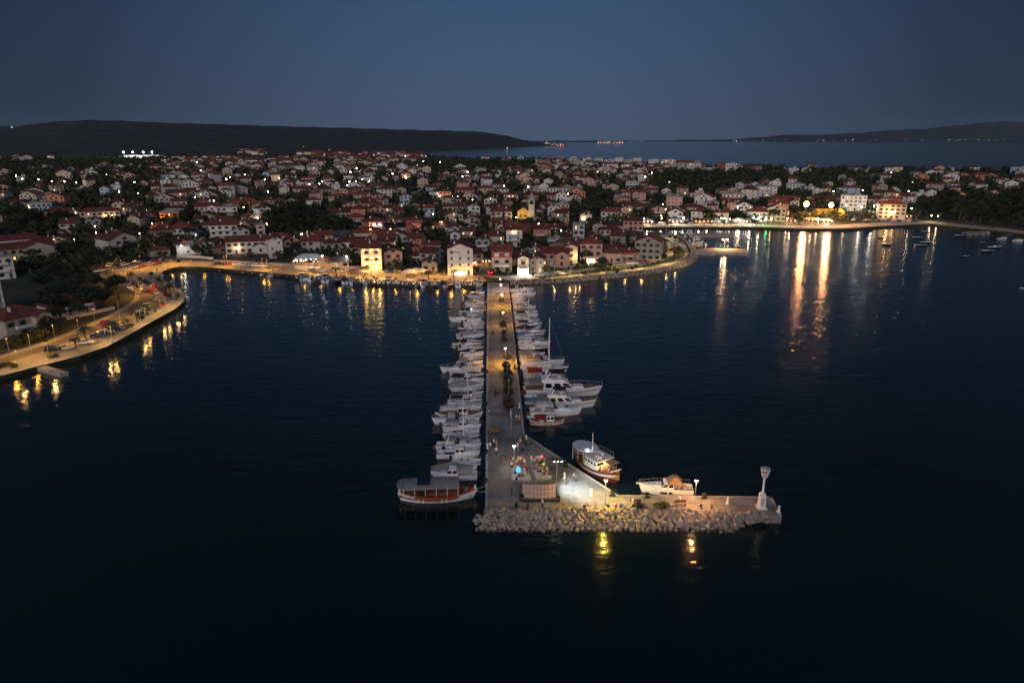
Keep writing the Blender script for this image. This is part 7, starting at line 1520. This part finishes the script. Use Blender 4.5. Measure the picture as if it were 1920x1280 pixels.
# ------------------------------------------------------------------ cars
def car_proto(col, kind):
    t = thing('van' if kind == 'van' else 'parked_car', None, 'van' if kind == 'van' else 'car', (0, 0, -50)); L, W = (4.2, 1.75) if kind != 'van' else (5.0, 1.95)
    hz = .82 if kind != 'van' else 1.0; top = {'hatch': 1.45, 'suv': 1.68, 'van': 2.1, 'sedan': 1.42}[kind]
    prof = {'hatch': [(-2.05, .35), (-2.1, .7), (-2.0, .95), (1.0, .92), (1.85, .78), (2.08, .62), (2.1, .35)], 'sedan': [(-2.1, .35), (-2.12, .75), (-1.95, .92), (1.0, .92), (1.9, .76), (2.1, .6), (2.1, .35)], 'suv': [(-2.05, .4), (-2.1, .8), (-2.02, 1.08), (1.05, 1.06), (1.9, .95), (2.08, .75), (2.1, .4)], 'van': [(-2.5, .4), (-2.5, 1.1), (-2.48, 1.25), (1.6, 1.2), (2.3, 1.02), (2.48, .75), (2.5, .4)]}[kind]
    b = MB(); k = [-1, -.94, .94, 1]; rings = []
    for q in (-1, -.9, .9, 1):
        sh = .96 if abs(q) == 1 else 1.0; rings.append([(x * (.985 if abs(q) == 1 else 1), q * W / 2, z * sh if i not in (0, len(prof) - 1) else z) for i, (x, z) in enumerate(prof)])
    b.loft(rings)
    zb = prof[2][1] - .04; x0, x1 = {'hatch': (-2.0, .95), 'sedan': (-1.55, .95), 'suv': (-2.02, .95), 'van': (-2.48, 1.55)}[kind]; sb, sf = {'hatch': (.45, .85), 'sedan': (.7, .85), 'suv': (.3, .75), 'van': (.12, .85)}[kind]
    b.add(frustum(x0, x1, W * .94, zb, top - zb, sf, sb, .84), FF); part('body', b.mesh('body', M['car_' + col]), t)
    V = frustum(x0, x1, W * .94, zb, top - zb, sf, sb, .84)
    def pane(nm, a, e, f_, d_, u0, u1, lo=.12, hi=.9):
        a, e, f_, d_ = (Vector(V[i]) for i in (a, e, f_, d_)); n_ = (e - a).cross(d_ - a).normalized() * .012; P = lambda u, v: (a + (e - a) * u) * (1 - v) + (d_ + (f_ - d_) * u) * v + n_
        part(nm, MB().add([P(u0, lo), P(u1, lo), P(u1, hi), P(u0, hi)], [(0, 1, 2, 3)]).mesh(nm, M['car_glass']), t)
    pane('windscreen', 1, 2, 6, 5, .06, .94); pane('rear_window', 3, 0, 4, 7, .08, .92)
    for a in ((0, 1, 5, 4), (2, 3, 7, 6)): pane('side_window', *a, .08, .49); pane('side_window', *a, .53, .92)
    wm = MB().lathe([(.18, -.1), (.31, -.1), (.31, .1), (.18, .1)], 12).mesh('wheel', M['rubber']); rm_ = MB().lathe([(.02, -.105), (.19, -.105), (.19, .105), (.02, .105)], 10).mesh('rim', M['metal'])
    for sx in (-1, 1):
        for sy in (-1, 1): w_ = part('wheel', wm, t, (sx * L * .31, sy * (W / 2 - .09), .31)); w_.rotation_euler = (R(90), 0, 0); part('rim', rm_, w_)
    for sy in (-1, 1): part('headlight', MB().box((prof[-2][0] - .05, sy * W * .36, .66), (.12, .32, .14)).mesh('headlight', M['carlamp']), t); part('tail_light', MB().box((prof[1][0] + .02, sy * W * .40, .8), (.08, .2, .22)).mesh('tail_light', M['cartail']), t)
    return t
CARS = {}; CSEEN = {}
def car(px, py, rz, where_, group, col=None, kind=None, z=None):
    col = col or g.choice(['white', 'white', 'silver', 'silver', 'black', 'grey', 'grey', 'red', 'blue', 'beige']); kind = kind or g.choice(['hatch', 'hatch', 'sedan', 'suv'])
    k = (col, kind); CARS.setdefault(k, None)
    if CARS[k] is None: CARS[k] = car_proto(col, kind)
    p = flat(px, py, QZ + .085) if z is None else z; l = f'{col} {dict(hatch="hatchback", sedan="saloon car", suv="tall estate car", van="van")[kind]} parked {where_}'; CSEEN[l] = CSEEN.get(l, 0) + 1
    if CSEEN[l] > 1: l += f', {ordinal(CSEEN[l])} such'
    return dup(CARS[k], l, group, p, rz)
g = random.Random(77)
def car_row(xa, ya, xb, yb, n, rz, where_, group, skip=.08):
    for i in range(n):
        if g.random() < skip: continue
        t = (i + .5) / n; car(xa + (xb - xa) * t, ya + (yb - ya) * t, rz + g.uniform(-.05, .05) + (math.pi if g.random() < .5 else 0), f'{where_}, place {ordinal(i + 1)}', group)
car_row(182, 511, 262, 491, 13, R(62), 'in the upper left car park row', 'cars in the left car park')
car_row(262, 490, 320, 487, 7, R(75), 'at the back of the left car park', 'cars in the left car park')
car_row(240, 506, 322, 490, 12, R(62), 'in the second left car park row', 'cars in the left car park')
car_row(216, 523, 252, 537, 6, R(-58), 'in the left outer bend row', 'cars in the left car park')
car_row(225, 528, 262, 552, 9, R(-58), 'in the left inner bend row', 'cars in the left car park'); car_row(268, 530, 312, 551, 9, R(-58), 'in the left bay edge row', 'cars in the left car park'); car_row(180, 634, 225, 617, 5, R(35), 'facing the water under the left shore palms', 'cars along the left shore'); car_row(255, 598, 300, 574, 6, R(40), 'on the bay side of the left point road', 'cars along the left shore'); car_row(195, 503, 255, 487, 9, R(60), 'along the upper edge of the left car park', 'cars in the left car park'); car_row(258, 540, 322, 560, 10, R(-58), 'in the point row of the left shore', 'cars in the left car park')
for x, y, rz, c, k, w_ in ((100, 659, R(25), 'black', 'suv', 'front left beside the planted strip'), (119, 656, R(25), 'silver', 'sedan', 'just right of the black estate at the left shore'), (160, 645, R(24), 'white', 'hatch', 'by the leaning palm on the left shore'), (207, 622, R(38), 'black', 'hatch', 'nose-in under the left shore palms'), (226, 616, R(38), 'grey', 'suv', 'beside the hatchback under the left shore palms'), (240, 610, R(38), 'silver', 'hatch', 'furthest right under the left shore palms'), (202, 609, R(30), 'red', 'hatch', 'crossing the left shore road'), (268, 585, R(40), 'silver', 'sedan', 'on the left shore below the point row'), (284, 578, R(40), 'white', 'van', 'on the left shore below the point row'), (295, 572, R(40), 'black', 'suv', 'at the tip of the left point'), (213, 480, R(20), 'white', 'hatch', 'on the upper left lane'), (238, 509, R(5), 'beige', 'sedan', 'in the middle of the left car park')):
    car(x, y, rz + g.uniform(-.05, .05), w_, 'cars along the left shore', c, k)
car_row(405, 496, 450, 498, 4, R(10), 'along the quay wall left of the terrace restaurant', 'cars along the quay'); car_row(452, 499, 500, 501, 4, R(5), 'by the quay wall below the red-roofed terrace house', 'cars along the quay')
car_row(560, 507, 625, 511, 6, R(5), 'under the terrace restaurant', 'cars along the quay'); car_row(628, 510, 672, 512, 4, R(2), 'left of the yellow-glowing building', 'cars along the quay')
car_row(722, 509, 772, 511, 6, R(80), 'before the pinkish gabled house', 'cars along the quay'); car_row(790, 513, 835, 515, 5, R(80), 'before the small beige stone house', 'cars along the quay')
car(892, 508, R(82), 'in the lane beside the hotel, upper one', 'cars at the pier head', 'grey', 'van'); car(891, 513, R(82), 'in the lane beside the hotel, lower one', 'cars at the pier head', 'black', 'suv')
rc = car(921, 513, R(80), 'with glowing tail lamps at the pier head', 'cars at the pier head', 'red', 'hatch')
for ch in KIDS[rc]:
    if ch.name.startswith('tail_light'): ch.material_slots[0].link = 'OBJECT'; ch.material_slots[0].material = M['tail_on']
light(rc, (-3.2, 0, .9), 160, (1, .06, .03), .2)
car_row(1005, 519, 1066, 514, 6, R(4), 'along the right waterfront verge', 'cars on the right waterfront'); car_row(1068, 501, 1140, 496, 8, R(80), 'before the pink villa', 'cars on the right waterfront'); car_row(1150, 499, 1215, 493, 6, R(8), 'behind the planted verge of the right point', 'cars on the right waterfront')
car_row(1248, 452, 1266, 464, 6, R(-60), 'on the stone point', 'cars on the point'); car(1262, 470, R(30), 'alone on the pale lane of the point', 'cars on the point', 'red', 'hatch')
for i in range(14):
    x = 1590 + i * 9.5; car(x, 0, R(g.choice((5, 80))), f'on the floodlit harbour lot, {ordinal(i + 1)} from the left', 'cars on the harbour lot', z=inland(x, 416 - (i % 3) * 2.2 if i < 9 else 416) + Vector((0, 0, .06)))
for i in range(8):
    x = 1215 + i * 25 + g.uniform(-6, 6); car(x, 0, R(4), f'along the tree-lined harbour front, {ordinal(i + 1)} from the left', 'cars along the harbour front', z=inland(x, 419.5) + Vector((0, 0, .06)))

# ------------------------------------------------------------------ palms, planted strips, hedges, walls
for i, (x, y, s) in enumerate(((161, 641, 1.2), (143, 655, .9), (212, 629, 1.15), (258, 605, 1.0), (278, 592, 1.05), (292, 585, .9), (240, 615, .8), (320, 552, 1.0), (311, 556, .9), (330, 563, .8), (318, 545, .8), (303, 541, .9), (631, 519, 1.1), (803, 524, 1.0), (851, 523, 1.0), (1305, 411, 1.3), (1150, 512, .8))):
    p = flat(x, y, QZ) if y > 480 else inland(x, y); tree('palm', p, s, f'palm tree on the waterfront, {ordinal(i + 1)} counted from the left shore', 'palms on the waterfront', i % 3)
for i, (x, y, s) in enumerate(((5, 690, .8), (52, 640, 1.8), (64, 642, 1.7), (78, 636, 1.9), (30, 648, 1.6), (90, 628, 1.8), (12, 652, 1.5), (100, 622, 1.7), (17, 688, .7), (95, 672, .7), (105, 670, .6), (28, 690, .6), (246, 613, .7), (265, 598, .6), (335, 558, .7), (275, 535, .8), (290, 541, .8), (245, 518, 1.0), (284, 516, .8), (297, 527, .9), (262, 526, .8), (335, 492, .9), (318, 488, 1.0), (308, 490, .9), (290, 497, .8), (725, 505, 1.1), (745, 505, 1.2), (760, 505, .9), (935, 514, 1.1), (952, 514, 1.2), (922, 511, 1.0), (1000, 517, .9), (1022, 512, 1.6), (1034, 510, 1.3), (1048, 512, 1.1), (1083, 507, 1.2), (1135, 505, 1.5), (1128, 508, 1.2), (1120, 511, 1.0), (1142, 502, 1.3), (1096, 515, .9), (1157, 512, .7), (1185, 505, .8), (1192, 503, .8), (1215, 500, .8), (1224, 497, .8), (1245, 485, 1.3), (1268, 480, 1.1), (1271, 470, 1.4), (1235, 494, .8), (1255, 492, .7), (1290, 482, .6), (1265, 448, .9), (1275, 453, .8), (1256, 445, .8))):
    tree('bush', flat(x, y, QZ), s, f'leafy bush on the waterfront planting, {ordinal(i + 1)} counted from the left shore', 'bushes on the waterfront', i % 3, cat='bush')
tree('broad', flat(1130, 503, QZ), .85, 'dark reddish broad tree before the low pink-grey house', 'trees by the pink villa', 0); tree('broad', flat(1091, 503, QZ), .65, 'dark round tree left of the golden villa entrance', 'trees by the pink villa', 1)
tree('broad', flat(1140, 512, QZ), .5, 'small tree lit yellow on the verge below the low pink-grey house', 'trees by the pink villa', 2)
def wall_line(name, label, px, h, th, m, cat='wall'):
    P = [flat(x, y, QZ) if y > 480 else inland(x, y) for x, y in px]; t = thing(name, label, cat, P[0]); 
    for a, c in zip(P, P[1:]):
        d = c - a; L = Vector((d.x, d.y)).length; n = max(1, int(L / 6))
        for k in range(n):
            q = a.lerp(c, (k + .5) / n) - P[0]; part('wall_section', MB().box((0, 0, h / 2 - .2), (L / n - .03, th, h + .4)).box((0, 0, h + .05), (L / n - .02, th + .12, .1)).mesh('wall_section', M[m]), t, q, math.atan2(d.y, d.x))
wall_line('quay_wall', 'pale garden wall along the quay below the red-roofed terrace house', [(402, 493), (450, 495), (500, 498), (560, 500)], 1.4, .3, 'concrete')
wall_line('terrace_wall', 'white parapet under the bulb-lit terrace', [(553, 503), (600, 505)], 1.2, .25, 'w_white'); wall_line('garden_wall', 'low pale wall left of the shore road', [(125, 600), (180, 588), (215, 580)], 1.1, .25, 'w_grey')
wall_line('garden_wall', 'long pale wall behind the left town houses', [(60, 383), (125, 382), (200, 380)], 2.2, .3, 'w_paleblue')
wall_line('sea_wall', 'pale sea wall before the flat-roofed box house', [(332, 483), (375, 484), (400, 487)], 1.1, .3, 'w_white')

# ------------------------------------------------------------------ lights on the far shores: settlements too far to tell house from house
def far_lights(name, items, glow, r):
    b = MB()
    for px, py, dist, s in items:
        d = ray(px, py); k = dist / d[1]; p = (d[0] * k, dist, CAMZ + d[2] * k); b.ball(p, r * s, 4)
    tag(obj(name, b.mesh(name, M[glow])), kind='stuff')
g = random.Random(4)
M['g_far'] = mat('far_glow_warm', (1, .5, .25), .4, 0, emit=(1, .48, .22), estr=1.6, sample=False); M['g_farw'] = mat('far_glow_white', (1, .85, .7), .4, 0, emit=(1, .84, .70), estr=1.3, sample=False); M['g_farr'] = mat('far_glow_red', (1, .2, .12), .4, 0, emit=(1, .22, .12), estr=1.5, sample=False)
far_lights('far_town_lights', [(g.gauss(1020, 14), 270 + g.uniform(-2, 2), 5450, g.uniform(.5, 1)) for _ in range(26)] + [(g.uniform(1120, 1168), 267 + g.uniform(-.8, .8), 7400, g.uniform(.7, 1.5)) for _ in range(36)], 'g_far', 2.6)
far_lights('far_town_red_lights', [(1051, 271.5, 5200, 1.8), (1056, 272, 5200, 1.2), (1046, 273, 5100, 1)], 'g_farr', 3.2)
far_lights('far_shore_lights', [(g.uniform(1370, 1900), 263.5 + g.uniform(-2, 1), 10300, g.uniform(.4, 1)) for _ in range(46)] + [(1381, 264, 10300, 1.5), (1599, 262, 10300, 1.6), (951, 277.5, 3700, .7), (1025, 266, 6800, .8)] + [(g.uniform(18, 55), 240 + g.uniform(-2, 2), 4100, .5) for _ in range(16)], 'g_farw', 3.6)
far_lights('slope_lights', [(x, y, 2100, .3) for x, y in ((450, 292), (476, 294), (569, 275), (427, 294), (390, 294), (350, 293), (617, 281))], 'g_farw', 3.0)
far_lights('plain_lights', [(g.uniform(560, 800), g.uniform(288, 306), 1500, g.uniform(.25, .55)) for _ in range(34)], 'g_farw', 2.0)

# ------------------------------------------------------------------ the evening air
def build_haze(dens):
    m = bpy.data.materials.new('evening_haze'); m.use_nodes = True; nt = m.node_tree; nt.nodes.clear(); o = nt.nodes.new('ShaderNodeOutputMaterial'); v = nt.nodes.new('ShaderNodeVolumePrincipled')
    v.inputs['Color'].default_value = (.50, .72, 1.0, 1); v.inputs['Density'].default_value = dens; v.inputs['Anisotropy'].default_value = 0.0
    nt.links.new(v.outputs[0], o.inputs['Volume']); m.cycles.homogeneous_volume = True if hasattr(m.cycles, 'homogeneous_volume') else None
    b = MB().box((0, 8400, 224), (33000, 18400, 462)); tag(obj('haze', b.mesh('haze', m)), kind='stuff')
HAZE = 1.4e-5
if HAZE: build_haze(HAZE)
for k, o in list(BOATN.items()):
    if o not in USED:
        for ch in KIDS.get(o, ()):
            for c2 in KIDS.get(ch, ()): bpy.data.objects.remove(c2)
            bpy.data.objects.remove(ch)
        bpy.data.objects.remove(o)
